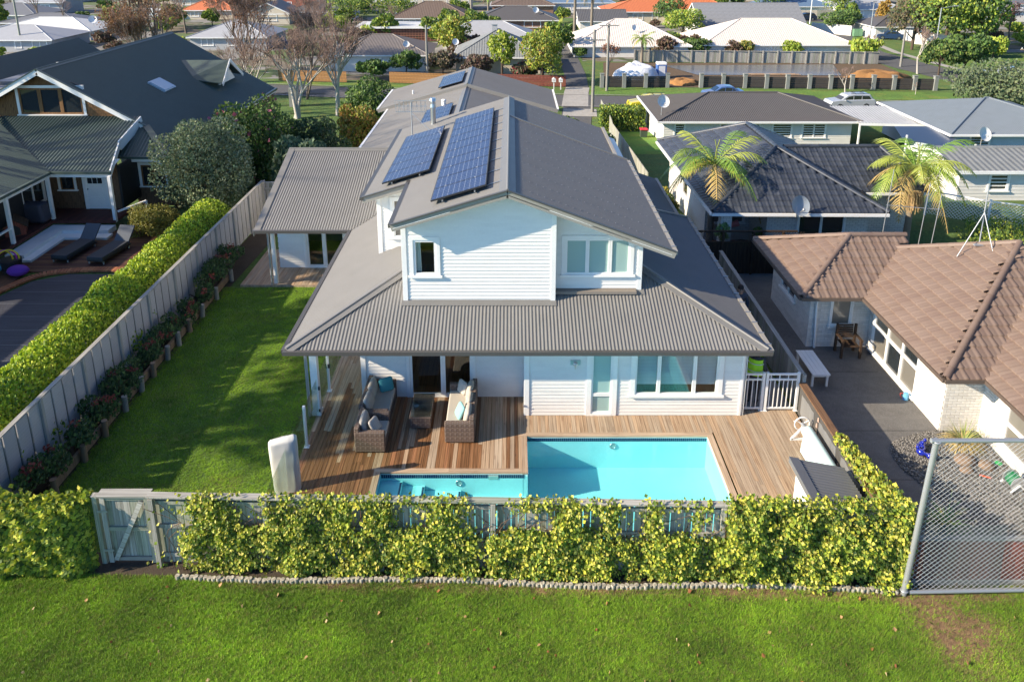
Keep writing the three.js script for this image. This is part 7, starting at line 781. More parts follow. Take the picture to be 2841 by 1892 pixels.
// ---------- houses behind ----------
const tileMap = (c, c2) => tex(64, 64, 0.66 * 2, 0.72 * 2, (u, v) => { const t = hash(Math.floor(u * 4), Math.floor(v * 4), 3) * 0.6 + 0.4 * fbm(u, v, 16, 16, 9, 2); return c.map((q, i) => mix(q, c2[i], t)); }), tileB = tex(64, 64, 0.66, 0.72, (u, v) => { const uu = (u * 2) % 1, vv = (v * 2) % 1; return [0.5 * (1 - vv) + 0.5 * (0.5 + 0.5 * Math.sin(uu * 6.28))]; }, false);
const tm = (c, c2) => mat([1, 1, 1], { map: tileMap(c, c2), bumpMap: tileB, bumpScale: 0.05, roughness: 0.7 });
const ROOF = { grey: M.greyIron, brownIron: mat([0.19, 0.165, 0.15], { map: grimeMap, roughness: 0.5 }), char: mat([0.09, 0.085, 0.085], { map: grimeMap, roughness: 0.5 }), cream: tm([0.62, 0.54, 0.47], [0.70, 0.62, 0.55]), orange: tm([0.46, 0.125, 0.045], [0.56, 0.17, 0.065]), brown: tm([0.11, 0.078, 0.06], [0.15, 0.105, 0.08]), tile: tm([0.17, 0.18, 0.18], [0.22, 0.23, 0.23]), darkTile: tm([0.08, 0.08, 0.085], [0.1, 0.1, 0.105]), white: mat([0.62, 0.62, 0.6], { map: grimeMap, roughness: 0.5 }), light: mat([0.36, 0.37, 0.39], { map: grimeMap, roughness: 0.5 }), blue: mat([0.12, 0.19, 0.29], { map: grimeMap, roughness: 0.5 }), steep: mat([0.27, 0.28, 0.30], { map: speckMap, roughness: 0.8 }) };
const WALL = { white: mat([0.72, 0.7, 0.66], { map: grimeMap }), cream: mat([0.6, 0.53, 0.42], { map: grimeMap }), grey: mat([0.42, 0.43, 0.44], { map: grimeMap }), blue: mat([0.45, 0.53, 0.6], { map: grimeMap }), terra: mat([0.42, 0.12, 0.07], { map: dirtMap }), brick: mat([0.36, 0.2, 0.13], { map: dirtMap }) };
function roofPlane(parent, pts, m, iron) { const { du, dv, poly, n } = planeAxes(pts); let g; if (iron) g = corrugated(pts[0], du, dv, poly, iron, iron * 0.12); else { g = slab(pts, 0.08, n.clone().negate()); const p = g.attributes.position, uv = g.attributes.uv; for (let i = 0; i < p.count; i++) { const d = V(p.getX(i), p.getY(i), p.getZ(i)).sub(pts[0]); uv.setXY(i, d.dot(du), d.dot(dv)); } } return part(parent, 'roof_slope', g, m); }
function house2(name, label, x, z, w, d, he, hr, { type = 'hip', roof, wall = WALL.white, wins = [[0.15, 0.3], [0.5, 0.7]], rot = 0, over = 0.45, iron = 0, chimney, side = true, y, boards = false, group = 'houses of the suburb', dish } = {}) {
  const h = thing(name, label, 'house', [x, y ?? gy(z), z - d / 2], rot, group), a = w / 2, b = d / 2, o = over, he2 = he, A = a + o, B = b + o, c = [V(-A, he2, B), V(A, he2, B), V(A, he2, -B), V(-A, he2, -B)];
  part(h, 'wall', box(-a, -1, -b, a, he - 0.02, b), wall);
  if (boards) { const f = face(V(-a, 0, b), FX), n = Math.floor(he / 0.2); for (let i = 0; i < n; i++) part(h, 'weatherboard', onFace(f, boardGeo(0, w, i * 0.2, 0.2, 0.03, 0.01)), wall); }
  let r0, r1; if (type === 'hip') { if (w >= d) { r0 = V(-A + B, hr, 0); r1 = V(A - B, hr, 0); if (A - B < 0.3) { r0.x = -0.15; r1.x = 0.15; } roofPlane(h, [c[0], c[1], r1, r0], roof, iron); roofPlane(h, [c[1], c[2], r1], roof, iron); roofPlane(h, [c[2], c[3], r0, r1], roof, iron); roofPlane(h, [c[3], c[0], r0], roof, iron); } else { r0 = V(0, hr, B - A); r1 = V(0, hr, -B + A); roofPlane(h, [c[0], c[1], r0], roof, iron); roofPlane(h, [c[1], c[2], r1, r0], roof, iron); roofPlane(h, [c[2], c[3], r1], roof, iron); roofPlane(h, [c[3], c[0], r0, r1], roof, iron); } const cp = (p, q) => part(h, 'ridge_cap', cyl(p, q, 0.09, 0.09, 6), roof); cp(r0, r1); cp(c[0], r0); cp(c[1], w >= d ? r1 : r0); }
  else if (type === 'gablex') { r0 = V(-A, hr, 0); r1 = V(A, hr, 0); roofPlane(h, [c[0], c[1], r1, r0], roof, iron); roofPlane(h, [c[2], c[3], r0, r1], roof, iron); part(h, 'gable', [prism([[-b, he - 0.03], [b, he - 0.03], [0, hr - 0.12]], -a, -a + 0.1, 'x')], wall); part(h, 'gable', [prism([[-b, he - 0.03], [b, he - 0.03], [0, hr - 0.12]], a - 0.1, a, 'x')], wall); part(h, 'ridge_cap', cyl(r0, r1, 0.09, 0.09, 6), roof); part(h, 'bargeboard', [bar(c[0].clone().add(V(0, -0.08, 0)), r0.clone().add(V(0, -0.08, 0)), 0.05, 0.2), bar(c[3].clone().add(V(0, -0.08, 0)), r0.clone().add(V(0, -0.08, 0)), 0.05, 0.2)], M.trim); }
  else if (type === 'gablez') { r0 = V(0, hr, B); r1 = V(0, hr, -B); roofPlane(h, [c[1], c[2], r1, r0], roof, iron); roofPlane(h, [c[3], c[0], r0, r1], roof, iron); part(h, 'gable', prism([[-a, he - 0.03], [a, he - 0.03], [0, hr - 0.12]], b - 0.1, b), wall); part(h, 'bargeboard', [bar(c[0].clone().add(V(0, -0.08, 0)), r0.clone().add(V(0, -0.08, 0)), 0.05, 0.2), bar(c[1].clone().add(V(0, -0.08, 0)), r0.clone().add(V(0, -0.08, 0)), 0.05, 0.2)], M.trim); }
  else { part(h, 'roof_slope', box(-A, he, -B, A, he + 0.15, B), roof); }
  part(h, 'gutter', [box(-A, he - 0.14, B, A, he + 0.02, B + 0.1)], M.trim); if (side) part(h, 'gutter', [box(-A - 0.1, he - 0.14, -B, -A, he + 0.02, B + 0.1)], M.trim);
  const f = face(V(-a, 0, b + (boards ? 0.03 : 0)), FX), wh = Math.min(1.25, he * 0.55), v0 = he * 0.32; for (const [p, q] of wins) windowIn(h, f, p * w, q * w, v0, v0 + wh, { mull: (q - p) * w > 1.6 ? [0.5] : [], casing: 0.09, sash: 0.06, pane: M.pane }); if (side) { const fl = face(V(-a, 0, -b), FL); windowIn(h, fl, d * 0.6, d * 0.75, v0, v0 + wh, { casing: 0.09, pane: M.pane }); }
  if (chimney) part(h, 'chimney', [box(chimney - 0.4, hr - 1.2, -0.4, chimney + 0.3, hr + 0.6, 0.3), box(chimney - 0.5, hr + 0.6, -0.5, chimney + 0.4, hr + 0.72, 0.4)], WALL.grey);
  return h;
}
const dishMat = mat([0.72, 0.72, 0.71], { roughness: 0.5 });
function dish(label, x, y, z, r, ry = 0.6, mast = 0.8, m = dishMat) { const t = thing('satellite_dish', label, 'satellite dish', [x, y, z], ry, 'satellite dishes'); const pr = []; for (let i = 0; i <= 8; i++) pr.push(new THREE.Vector2(r * i / 8, 0.35 * r * (i / 8) ** 2)); const g = new THREE.LatheGeometry(pr, 24); g.rotateX(1.15); g.translate(0, 0, 0.05); part(t, 'dish', uvBox(g), m); part(t, 'arm', [cyl(V(0, -r * 0.8, 0.05), V(0, -r * 0.1, r * 0.9), 0.02), ball(0, -r * 0.1, r * 0.9, 0.06)], M.galv); part(t, 'mast', cyl(V(0, -mast, -0.05), V(0, 0, -0.02), 0.035), M.galv); }
{
  srand(95); const H2 = (lab, x, z, w, d, he, hr, o) => house2('house', lab, x, z, w, d, he, hr, o);
  H2('long white weatherboard house with grey corrugated roof behind the palms', 20.4, -43.0, 15.6, 9.5, 2.2, 3.6, { roof: M.charIron, iron: 0.16, wall: WALL.white, boards: true, wins: [[0.06, 0.11], [0.3, 0.42], [0.47, 0.51], [0.58, 0.68], [0.74, 0.86]], over: 0.6 });
  H2('pale blue weatherboard house with blue grey corrugated roof at right', 39, -37.5, 11, 11, 1.75, 3.35, { roof: M.blueIron, iron: 0.16, wall: WALL.blue, boards: true, wins: [[0.12, 0.25], [0.6, 0.8]], over: 0.5 });
  H2('white cottage annex with dark tiled roof at the right edge', 28.2, -20.5, 8.2, 4.6, 1.75, 2.35, { roof: ROOF.tile, wall: WALL.white, boards: true, wins: [[0.2, 0.32]], over: 0.35, type: 'gablex' });
  const cp = thing('carport_roof', 'light corrugated carport roof between the white and blue houses', 'carport'); part(cp, 'roof_sheet', corrPlane([V(28.3, -1.4, -42), V(33.5, -1.4, -41.5), V(33, -1.15, -47.5), V(28, -1.15, -47.5)], 0.25, 0.03), M.zinc); for (const [x, z] of [[28.5, -42.2], [33.2, -41.8]]) part(cp, 'post', box(x - 0.06, -4, z - 0.06, x + 0.06, -1.45, z + 0.06), M.trim); part(cp, 'fascia', bar(V(28.3, -1.5, -41.95), V(33.5, -1.5, -41.45), 0.06, 0.2), M.trim);
  const pg = thing('pergola_roof', 'dark translucent pergola roof beside the blue house', 'pergola'); part(pg, 'roof_panel', slab([V(29.2, -1.35, -36.5), V(33.2, -1.5, -33.5), V(33.2, -1.2, -40), V(30.2, -1.2, -40)], 0.04), mat([0.03, 0.05, 0.09], { roughness: 0.3 })); for (const [x, z] of [[29.4, -36.4], [33, -33.8]]) part(pg, 'post', box(x - 0.05, -3.2, z - 0.05, x + 0.05, -1.0, z + 0.05), M.trim);
  const L = [
    ['grey garage house at the far left edge', -79, -100.5, 15, 11, 1.9, 3.6, { roof: ROOF.light, wall: WALL.grey, wins: [[0.62, 0.68], [0.8, 0.95]] }], ['house with pale cream metal roof behind the power pole', -82, -114.5, 18, 12, 1.6, 3.4, { roof: ROOF.white }], ['grey roofed house second row at far left', -104, -139, 14, 11, 2, 4, { roof: ROOF.grey, wall: WALL.grey }], ['grey house with tall windows at top left', -110, -163, 10, 9, 2.6, 4.2, { roof: ROOF.light, wall: WALL.grey, type: 'gablex' }], ['low grey roof beside the caravan', -90, -128, 15, 10, 1.6, 3.0, { roof: ROOF.grey, wall: WALL.cream }],
    ['small house with orange tiled roof behind bare trees', -66, -150, 11, 10, 2, 4.6, { roof: ROOF.orange, wall: WALL.cream }], ['grey roofed house among the bare trees', -45, -103, 12, 11, 2, 4.2, { roof: ROOF.light, wall: WALL.grey }], ['cream house with an arched gable behind bare trees', -49.9, -140, 8.5, 9, 2.2, 4.4, { roof: ROOF.char, wall: WALL.cream, type: 'gablez', wins: [[0.3, 0.7]] }], ['house with dark hip roof beside the terracotta building', -41, -146, 13, 11, 2, 4.2, { roof: ROOF.darkTile }], ['brown tiled house behind the flat white roof', -15.8, -132.5, 15.5, 12, 2, 4.8, { roof: ROOF.brown, wall: WALL.grey }], ['two storey beige house at the top centre', -16.5, -171, 13, 9, 5, 6.5, { roof: ROOF.char, wall: WALL.cream, wins: [[0.1, 0.3], [0.4, 0.7], [0.8, 0.95]] }],
    ['pale grey hip roofed house behind the birches', -18.0, -82.5, 13.5, 10.5, 2.2, 4.3, { roof: ROOF.brownIron, wall: WALL.white, wins: [[0.55, 0.82]], iron: 0.2 }], ['grey tiled house with cream walls beside the drive', -1.8, -80.5, 11, 11, 2.2, 5.2, { roof: ROOF.tile, wall: WALL.cream, wins: [[0.14, 0.36], [0.86, 0.97]], chimney: -0.5 }], ['dark grey roofed house behind the blue grey roof', 0.8, -129, 15.5, 11, 2, 4.2, { roof: ROOF.char, wall: WALL.brick, wins: [[0.6, 0.8]] }], ['pale blue grey roof between two grey houses', -4, -104, 14, 9, 2, 4.0, { roof: ROOF.light }],
    ['low house with cream tiled roof beyond the tarpaulin', 17.7, -95, 17, 13.5, 1.7, 5.0, { roof: ROOF.cream, wall: WALL.white, wins: [[0.72, 0.9]] }], ['small dark tiled roof behind the cream one', 17.7, -131, 9, 10, 1.6, 3.4, { roof: ROOF.darkTile, type: 'gablex' }], ['long orange tiled house at the top', 29.5, -142, 20, 12, 2.4, 4.4, { roof: ROOF.orange, wall: WALL.cream, wins: [[0.1, 0.18], [0.28, 0.38], [0.48, 0.53]] }], ['taller orange tiled hip roof right of the long one', 39, -140, 13, 13, 2.4, 6.0, { roof: ROOF.orange, wall: WALL.cream }], ['steep pale grey roofed house with white gable', 42.8, -118, 18.5, 13, 1.7, 5.6, { roof: ROOF.steep, type: 'gablex', wall: WALL.white, wins: [[0.05, 0.15]] }], ['wide house with cream tiled roof behind the paling fence', 40.3, -97, 22.5, 14.5, 1.6, 4.8, { roof: ROOF.cream, wall: WALL.white, wins: [[0.3, 0.45], [0.6, 0.7]] }],
    ['blue roofed house at the far street', 64.5, -157, 16, 10, 2.2, 4.2, { roof: ROOF.blue, wall: WALL.white }], ['house with brown roof behind the white corner wall', 68.5, -116, 10, 9, 2.2, 4.0, { roof: ROOF.char, wall: WALL.white }], ['grey roofed house behind the golden tree', 79, -150, 13, 9, 2.2, 4.0, { roof: ROOF.light, wall: WALL.white }], ['pale house among the trees at the far right', 103, -145, 12, 10, 2.4, 4.2, { roof: ROOF.light, wall: WALL.white }], ['white house at the far right top corner', 122, -162, 14, 10, 2.4, 4.4, { roof: ROOF.grey, wall: WALL.white }],
    ['grey roofed house at the top behind orange roofs', 14, -165, 20, 11, 2.4, 4.6, { roof: ROOF.blue, wall: WALL.white }], ['dark roofed house at the top beside the palms', 2.5, -160, 14, 10, 2.2, 4.2, { roof: ROOF.brown, wall: WALL.brick }], ['red roofed house at the top centre', 8, -182, 14, 10, 2.6, 5, { roof: ROOF.orange, wall: WALL.cream }], ['pale roofed house at the top left of the red building', -78, -178, 16, 11, 2.4, 4.4, { roof: ROOF.white, wall: WALL.cream }], ['white roofed house at the top right of centre', 48, -185, 18, 11, 2.4, 4.6, { roof: ROOF.light, wall: WALL.white }], ['grey house behind the top left ones', -128, -195, 18, 12, 2.6, 4.8, { roof: ROOF.grey, wall: WALL.grey }], ['brown tiled house at the top left', -98, -192, 16, 11, 2.4, 4.6, { roof: ROOF.brown, wall: WALL.cream }], ['cream house at the top behind bare trees', -56, -190, 16, 11, 2.6, 4.6, { roof: ROOF.cream, wall: WALL.cream }], ['dark house at the top near the shrubs', -34, -195, 16, 11, 2.6, 4.6, { roof: ROOF.darkTile, wall: WALL.white }], ['grey house at the top right corner', 92, -190, 18, 11, 2.6, 4.6, { roof: ROOF.grey, wall: WALL.white }], ['orange roofed house at the far top right', 72, -200, 16, 11, 2.6, 4.8, { roof: ROOF.orange, wall: WALL.cream }], ['pale roof at the top right edge', 120, -205, 18, 11, 2.6, 4.6, { roof: ROOF.light, wall: WALL.white }], ['pale roof at the top centre left', -12, -210, 18, 11, 2.6, 4.6, { roof: ROOF.light, wall: WALL.white }], ['dark roof at the top centre right', 28, -212, 18, 11, 2.6, 4.6, { roof: ROOF.char, wall: WALL.white }],
  ];
  for (const a of L) H2(...a);
  const tb = house2('building', 'terracotta red rendered two storey building', -47, -160, 12, 9, 5.2, 5.3, { type: 'flat', roof: WALL.terra, wall: WALL.terra, wins: [[0.1, 0.2], [0.7, 0.85]], group: 'houses of the suburb' }); tb.userData.category = 'building';
  const fl = house2('building', 'flat white roofed block with brown lattice front', -19.5, -113, 14, 8, 2.4, 2.5, { type: 'flat', roof: ROOF.white, wall: mat([0.14, 0.06, 0.04]), wins: [] }); { const la = []; for (let i = 0; i < 29; i++) la.push(box(-7 + i * 0.5, 0.1, 4.02, -6.92 + i * 0.5, 2.3, 4.07)); for (let j = 0; j < 6; j++) la.push(box(-7, 0.2 + j * 0.4, 4.07, 7, 0.28 + j * 0.4, 4.1)); part(fl, 'lattice_front', la, mat([0.3, 0.14, 0.09])).userData.kind = 'stuff'; fl.userData.category = 'building'; }
  srand(96); dish('white satellite dish on a pole beside the white house roof', 12.6, -0.1, -44.2, 0.55, 0.3, 2.2); dish('grey mesh satellite dish on the navy roof eave', 11.5, 2.75, -10.2, 0.42, 0.3, 0.5, mat([0.35, 0.4, 0.45], { phys: 1, transmission: 0.35, thickness: 0, roughness: 0.4 })); dish('white satellite dish on the pale blue house', 35.4, -1.1, -37.0, 0.55, 0.3, 0.9); dish('white satellite dish on the pale grey hip roof', -14.2, -0.6, -84, 0.45, 0.3, 0.9); dish('white satellite dish beside the bushy yellow tree', -7.6, -0.3, -84, 0.45, 0.3, 2.5); dish('white satellite dish on the dark grey roof', 4.5, -0.3, -131, 0.6, 0.3, 0.9); dish('white satellite dish on the cream tiled roof', 18.5, 0.0, -98, 0.5, 0.3, 0.6); dish('white satellite dish at the far left', -74, -0.8, -118, 0.7, 0.3, 1.2);
}
// ---------- street, fences, poles, cars ----------
{
  srand(97);
  struct('road', 'grey asphalt street crossing behind the houses', strip([[-120, -84], [-60, -75], [-27, -69.5], [5.2, -63.5], [27, -61.2], [48, -59], [75, -54], [140, -45]], 6.1, 0.02), M.asphalt); for (const s of [-1, 1]) { const off = s * 3.15; const k = strip([[-120, -84 + off], [-60, -75 + off], [-27, -69.5 + off], [5.2, -63.5 + off], [27, -61.2 + off], [48, -59 + off], [75, -54 + off]], 0.16, 0.12); struct('kerb', s < 0 ? 'concrete kerb on the far side of the street' : 'concrete kerb on the near side of the street', k, M.concrete); }
  struct('verge', 'strip of pale grass verge along the far side of the street', strip([[9, -69.2], [27, -67.6], [50, -65.4], [75, -60]], 4.6, 0.014), verge); struct('verge', 'patch of bright grass verge left of the drive', strip([[-30, -74], [-12, -71.2], [4.5, -68]], 2.6, 0.014), verge); struct('driveway', 'pale concrete drive crossing the verge', strip([[6.6, -60], [7.4, -68], [7.8, -71]], 2.8, 0.03), M.concrete); struct('driveway', 'dark asphalt drive beside the brown fence', strip([[7.7, -71], [8.2, -80], [8.4, -98], [9.4, -122]], 2.8, 0.028), M.asphalt); struct('driveway', 'dark drive beside the main house', strip([[6.9, -60.2], [5.8, -50], [5.0, -42], [5.0, -30]], 3.0, 0.03), M.asphalt); struct('driveway', 'pale concrete apron of the main drive', strip([[5.2, -57.5], [8.6, -57.2]], 3.4, 0.034), M.concrete);
  struct('road', 'grey side street bending away at the right', strip([[66, -58], [58, -72], [55.5, -86], [54.5, -100], [57, -118], [64, -134], [74, -146], [100, -156]], 6.5, 0.024), M.asphalt); struct('road', 'far grey street at the top right', strip([[20, -150], [55, -149], [75, -147]], 6, 0.022), M.asphalt); struct('verge', 'bright green grass bank at the right', sheetFrom([[62, -62], [95, -60], [95, -98], [62, -92]], 0.016), verge); struct('verge', 'bright green corner lawn by the side street', sheetFrom([[58.5, -112], [52, -128], [54, -144], [62, -138], [66, -130]], 0.016), verge); struct('footpath', 'pale footpath beside the side street', strip([[62.5, -70], [60.2, -86], [59.6, -100], [61.5, -114], [67, -128]], 1.2, 0.026), M.concrete); struct('front_lawn', 'bright green lawn of the long white house', sheetFrom([[8.9, -49.3], [13, -49.3], [13, -38], [9.0, -38]], 0.014), mat([1.3, 1.6, 1.0], { map: turfMap, roughness: 1 })); struct('footpath', 'pale path beside the long white house', strip([[12.3, -50], [12.35, -38]], 0.9, 0.03), M.concrete); struct('front_lawn', 'green verge before the clipped hedge', strip([[9, -55], [14, -54.6]], 3, 0.014), verge);
  const gm = tex(512, 512, 60, 60, (u, v) => { const a = fbm(u, v, 9, 9, 301, 4), b = fbm(u, v, 14, 14, 305, 3), n = 0.7 + 0.6 * fbm(u, v, 90, 90, 307, 2); const c = a < 0.44 ? [0.085, 0.12, 0.035] : b < 0.47 ? [0.15, 0.125, 0.09] : b < 0.56 ? [0.055, 0.075, 0.028] : [0.2, 0.19, 0.175]; return c.map(q => q * n); });
  struct('garden_ground', 'mixed lawns, beds and paving between the distant houses', [sheetFrom([[-190, -87], [-30, -77], [5.9, -73], [5.9, -300], [-250, -300]], 0.006), sheetFrom([[10.2, -91], [52, -90], [52.5, -112], [49, -140], [10.2, -140]], 0.006), sheetFrom([[10.2, -153], [130, -160], [220, -300], [10.2, -300]], 0.006), sheetFrom([[66, -100], [110, -100], [160, -160], [80, -150], [70, -132]], 0.006)], mat([1, 1, 1], { map: gm, roughness: 1 }));
  // paling fence along the drive
  const df = thing('drive_fence', 'grey paling fence running along the main drive', 'fence'); for (let i = 0; i < 120; i++) { const z = -20.5 - i * 0.3, x = mix(7.3, 8.9, clamp((-20.5 - z) / 28)); part(df, 'paling', box(x, gy(z) + 0.02, z - 0.29, x + 0.04, gy(z) + 1.55, z, false, R(), R()), pick(greyW)); }
  // brown horizontal board fence
  const bf = thing('brown_board_fence', 'brown horizontal board fence across the street at left', 'fence'), hb = [wood('honey', 1.6), wood('honey', 1.9)]; for (const [x0, z0, x1, z1] of [[-29, -75.4, -20.3, -74.2], [-15, -74, -7.6, -72.6], [-4.8, -73, 6.4, -71.2]]) for (let j = 0; j < 7; j++) part(bf, 'board', bar(V(x0, -3.85 + j * 0.19, z0), V(x1, -3.85 + j * 0.19, z1), 0.03, 0.165), x0 > -6 ? wood('jarrah', 1.6 + 0.2 * (j % 2)) : hb[j % 2]);
  // street fence with square pillars
  const pil = [[10.67, -70.97], [13.28, -70.97], [15.84, -70.97], [18.45, -71.1], [22.43, -70.97], [25.04, -70.97], [27.54, -70.75], [30.02, -70.5], [32.41, -70.28], [35.0, -70.28], [37.38, -70.06], [39.88, -70.06], [42.32, -69.84], [44.62, -69.63], [46.92, -69.41], [49.24, -69.19]], pm = mat([0.3, 0.31, 0.29], { map: dirtMap }), dkm = [mat([0.045, 0.04, 0.04], { map: dirtMap }), mat([0.055, 0.048, 0.045], { map: dirtMap })];
  const sf = thing('street_fence', 'dark slat street fence with pale square pillars, left of the site gap', 'fence'), sf2 = thing('street_fence', 'long dark slat street fence with pale square pillars, right of the site gap', 'fence'); pil.forEach(([x, z], i) => { const t = i < 4 ? sf : sf2; part(t, 'pillar', [box(x - 0.22, -4, z - 0.22, x + 0.22, -2.35, z + 0.22), box(x - 0.26, -2.35, z - 0.26, x + 0.26, -2.28, z + 0.26)], pm); const n = pil[i + 1]; if (n && i !== 3) for (let j = 0; j < 6; j++) part(t, 'slat', bar(V(x + 0.22, -3.82 + j * 0.215, z), V(n[0] - 0.22, -3.82 + j * 0.215, n[1]), 0.04, 0.2), dkm[j % 2]); });
  // building site
  const st = struct('building_site', 'bare brown earth of the building site', sheetFrom([[11, -71.5], [50, -70], [52, -89], [13, -90]], 0.01), M.soil); struct('concrete_slab', 'wet new concrete slab on the building site', sheetFrom([[21, -87], [24, -79.5], [42.5, -79], [45, -88]], 0.06), mat([0.2, 0.2, 0.2], { map: dirtMap, roughness: 0.22 })); const pf = thing('paling_fence', 'weathered paling fence behind the building site', 'fence'); for (let i = 0; i < 17; i++) { const x0 = 17.5 + i * 2.0, z0 = mix(-90.4, -88.4, i / 17), x1 = x0 + 2, z1 = mix(-90.4, -88.4, (i + 1) / 17); part(pf, 'post', box(x0 - 0.09, -4, z0, x0 + 0.09, -2.2, z0 + 0.14), greyW[0]); for (let k = 0; k < 8; k++) part(pf, 'paling', box(x0 + k * 0.25, -3.95, z0 - 0.04, x0 + k * 0.25 + 0.24, -2.35, z0, false, R(), R()), pick(greyW)); part(pf, 'rail', bar(V(x0, -2.3, z0 + 0.02), V(x1, -2.3, z1 + 0.02), 0.08, 0.08), greyW[1]); }
  { const g = new THREE.SphereGeometry(1, 28, 12, 0, 6.2832, 0, 1.6), p = g.attributes.position; for (let i = 0; i < p.count; i++) { const x = p.getX(i), y = p.getY(i), z = p.getZ(i), n = vnoise(x * 3 + 5, z * 3, 3); p.setXYZ(i, x * 2.7 * (1 + 0.12 * n), y * 2.1 * (0.8 + 0.35 * n), z * 1.8); } g.translate(15.6, -4, -77); g.computeVertexNormals(); single('tarpaulin_mound', 'white tarpaulin over a mound of earth on the site', 'tarpaulin', uvBox(g), mat([0.72, 0.74, 0.77], { roughness: 0.45, bumpMap: ripple, bumpScale: 0.05 })); }
  for (const [x, z, sx, sy, lab] of [[45.5, -76, 4, 1.1, 'orange heap of clay at the right of the site'], [21, -73.5, 1.8, 0.6, 'small heap of soil at the site gap']]) { const g = new THREE.SphereGeometry(1, 24, 10, 0, 6.2832, 0, 1.57), p = g.attributes.position; for (let i = 0; i < p.count; i++) { const n = vnoise(p.getX(i) * 4, p.getZ(i) * 4, 8); p.setXYZ(i, p.getX(i) * sx * (0.8 + 0.4 * n), p.getY(i) * sy * (0.6 + 0.8 * n), p.getZ(i) * 1.6); } g.translate(x, -4, z); g.computeVertexNormals(); single('soil_heap', lab, 'soil heap', uvBox(g), mat([0.4, 0.2, 0.07], { map: speckMap, roughness: 1 })); }
  const wc = thing('portable_toilet', 'blue and white portable toilet beside the tarpaulin', 'toilet', [18.9, -4, -77.6]); part(wc, 'cabin', rbox(1.2, 1.7, 1.2, 0.05).translate(0, 0.9, 0), mat([0.05, 0.13, 0.36])); part(wc, 'roof', rbox(1.25, 0.35, 1.25, 0.12, 3).translate(0, 1.85, 0), M.trim); part(wc, 'door', box(-0.4, 0.12, 0.6, 0.4, 1.6, 0.625), mat([0.6, 0.62, 0.65]));
  const tp = thing('timber_stack', 'stack of pale timber lengths on the slab', 'timber stack', [33.5, -3.94, -79.6]); for (let i = 0; i < 5; i++) part(tp, 'plank', box(-3 + 0.1 * i, 0.02 + 0.06 * (i % 2), -0.4 + i * 0.16, 3 + 0.2 * i, 0.07 + 0.06 * (i % 2), -0.26 + i * 0.16, true), wood('tan', 1.1));
  // poles
  const pole = (label, x, z, h, cross, m = wood('silver', 0.75), lamp) => { const t = thing(lamp ? 'street_lamp' : 'power_pole', label, lamp ? 'street lamp' : 'power pole', [x, gy(z) - 0.05, z], 0, lamp ? 'street lamps' : 'power poles'); part(t, 'shaft', cyl(V(0, 0, 0), V(0, h, 0), lamp ? 0.11 : 0.17, lamp ? 0.07 : 0.13, 10), m); for (const y of cross) { part(t, 'crossarm', box(-1.1, y - 0.06, 0.12, 1.1, y + 0.06, 0.22), m); for (const s of [-0.95, -0.4, 0.4, 0.95]) part(t, 'insulator', cyl(V(s, y + 0.06, 0.17), V(s, y + 0.25, 0.17), 0.05, 0.03, 8), M.trim); } if (lamp) { part(t, 'arm', cyl(V(0, h - 0.1, 0), V(1.8 * lamp, h + 0.25, 0), 0.05, 0.04), m); part(t, 'lantern', rbox(0.7, 0.14, 0.25, 0.05).translate(2.1 * lamp, h + 0.25, 0), M.galv); } return t; };
  pole('wooden power pole beside the drive, nearest of all', 8.2, -57.6, 8.4, [7.4]); pole('leaning grey power pole on the street verge', 11.0, -68.9, 7.8, [7.6]); pole('wooden power pole between the two grey roofed houses', -10.8, -78.2, 6.6, []); pole('greenish wooden power pole at the far left', -77.2, -102.0, 10.2, [], wood('mossy', 1)); pole('short wooden pole behind the bare street tree', 53.6, -86.3, 5.2, []); pole('wooden pole at the far right on the grass bank', 63.4, -75.2, 4.2, [4.0], wood('tan', 0.8)); pole('tall white street pole at the far street', 61.5, -141, 9, [], M.trim, 0.01); pole('silver street lamp by the corner lawn', 60.8, -112.0, 6.6, [], M.galv, 0.01); pole('silver street lamp with long arm beside the huge tree', 62.3, -94, 7.4, [], M.galv, 1);
  // walls and bits along the side street
  const ww = thing('white_wall', 'low white wall round the street corner garden', 'wall'); part(ww, 'panel', bar(V(56.5, -3.1, -127), V(61.5, -3.1, -121), 0.2, 1.8), WALL.white); part(ww, 'panel', bar(V(64, -3.1, -118), V(69, -3.1, -114), 0.2, 1.8), WALL.white); part(ww, 'panel', bar(V(67.5, -3.1, -110), V(75, -3.1, -102), 0.2, 1.9), WALL.white); const fw = thing('far_fence', 'pale paling fence along the far street', 'fence'); for (let i = 0; i < 20; i++) part(fw, 'panel', box(60 + i * 0.9, -4, -152.2, 60.86 + i * 0.9, -2.2, -152.1), i < 8 ? WALL.cream : greyW[i % 3]);
  const ub = thing('utility_cabinet', 'green utility cabinet on the corner lawn', 'cabinet', [62.2, -4, -120]); part(ub, 'cabinet', rbox(1.6, 1.3, 0.8, 0.04).translate(0, 0.7, 0), mat([0.12, 0.25, 0.14])); part(ub, 'door', box(-0.7, 0.12, 0.4, -0.05, 1.25, 0.42), mat([0.15, 0.3, 0.17])); part(ub, 'door', box(0.05, 0.12, 0.4, 0.7, 1.25, 0.42), mat([0.15, 0.3, 0.17]));
  for (const [x, z, lab] of [[4.9, -69.8, 'white letterbox, left of two by the drive'], [5.7, -69.7, 'white letterbox, right of two by the drive']]) { const t = thing('letterbox', lab, 'letterbox', [x, -4, z], 0, 'letterboxes by the drive'); part(t, 'post', box(-0.05, 0, -0.05, 0.05, 0.9, 0.05), M.trim); part(t, 'box', prism([[-0.22, 0.9], [0.22, 0.9], [0.22, 1.25], [0, 1.42], [-0.22, 1.25]], -0.2, 0.2), M.trim); part(t, 'slot', box(-0.14, 1.12, 0.201, 0.14, 1.16, 0.206), M.black); }
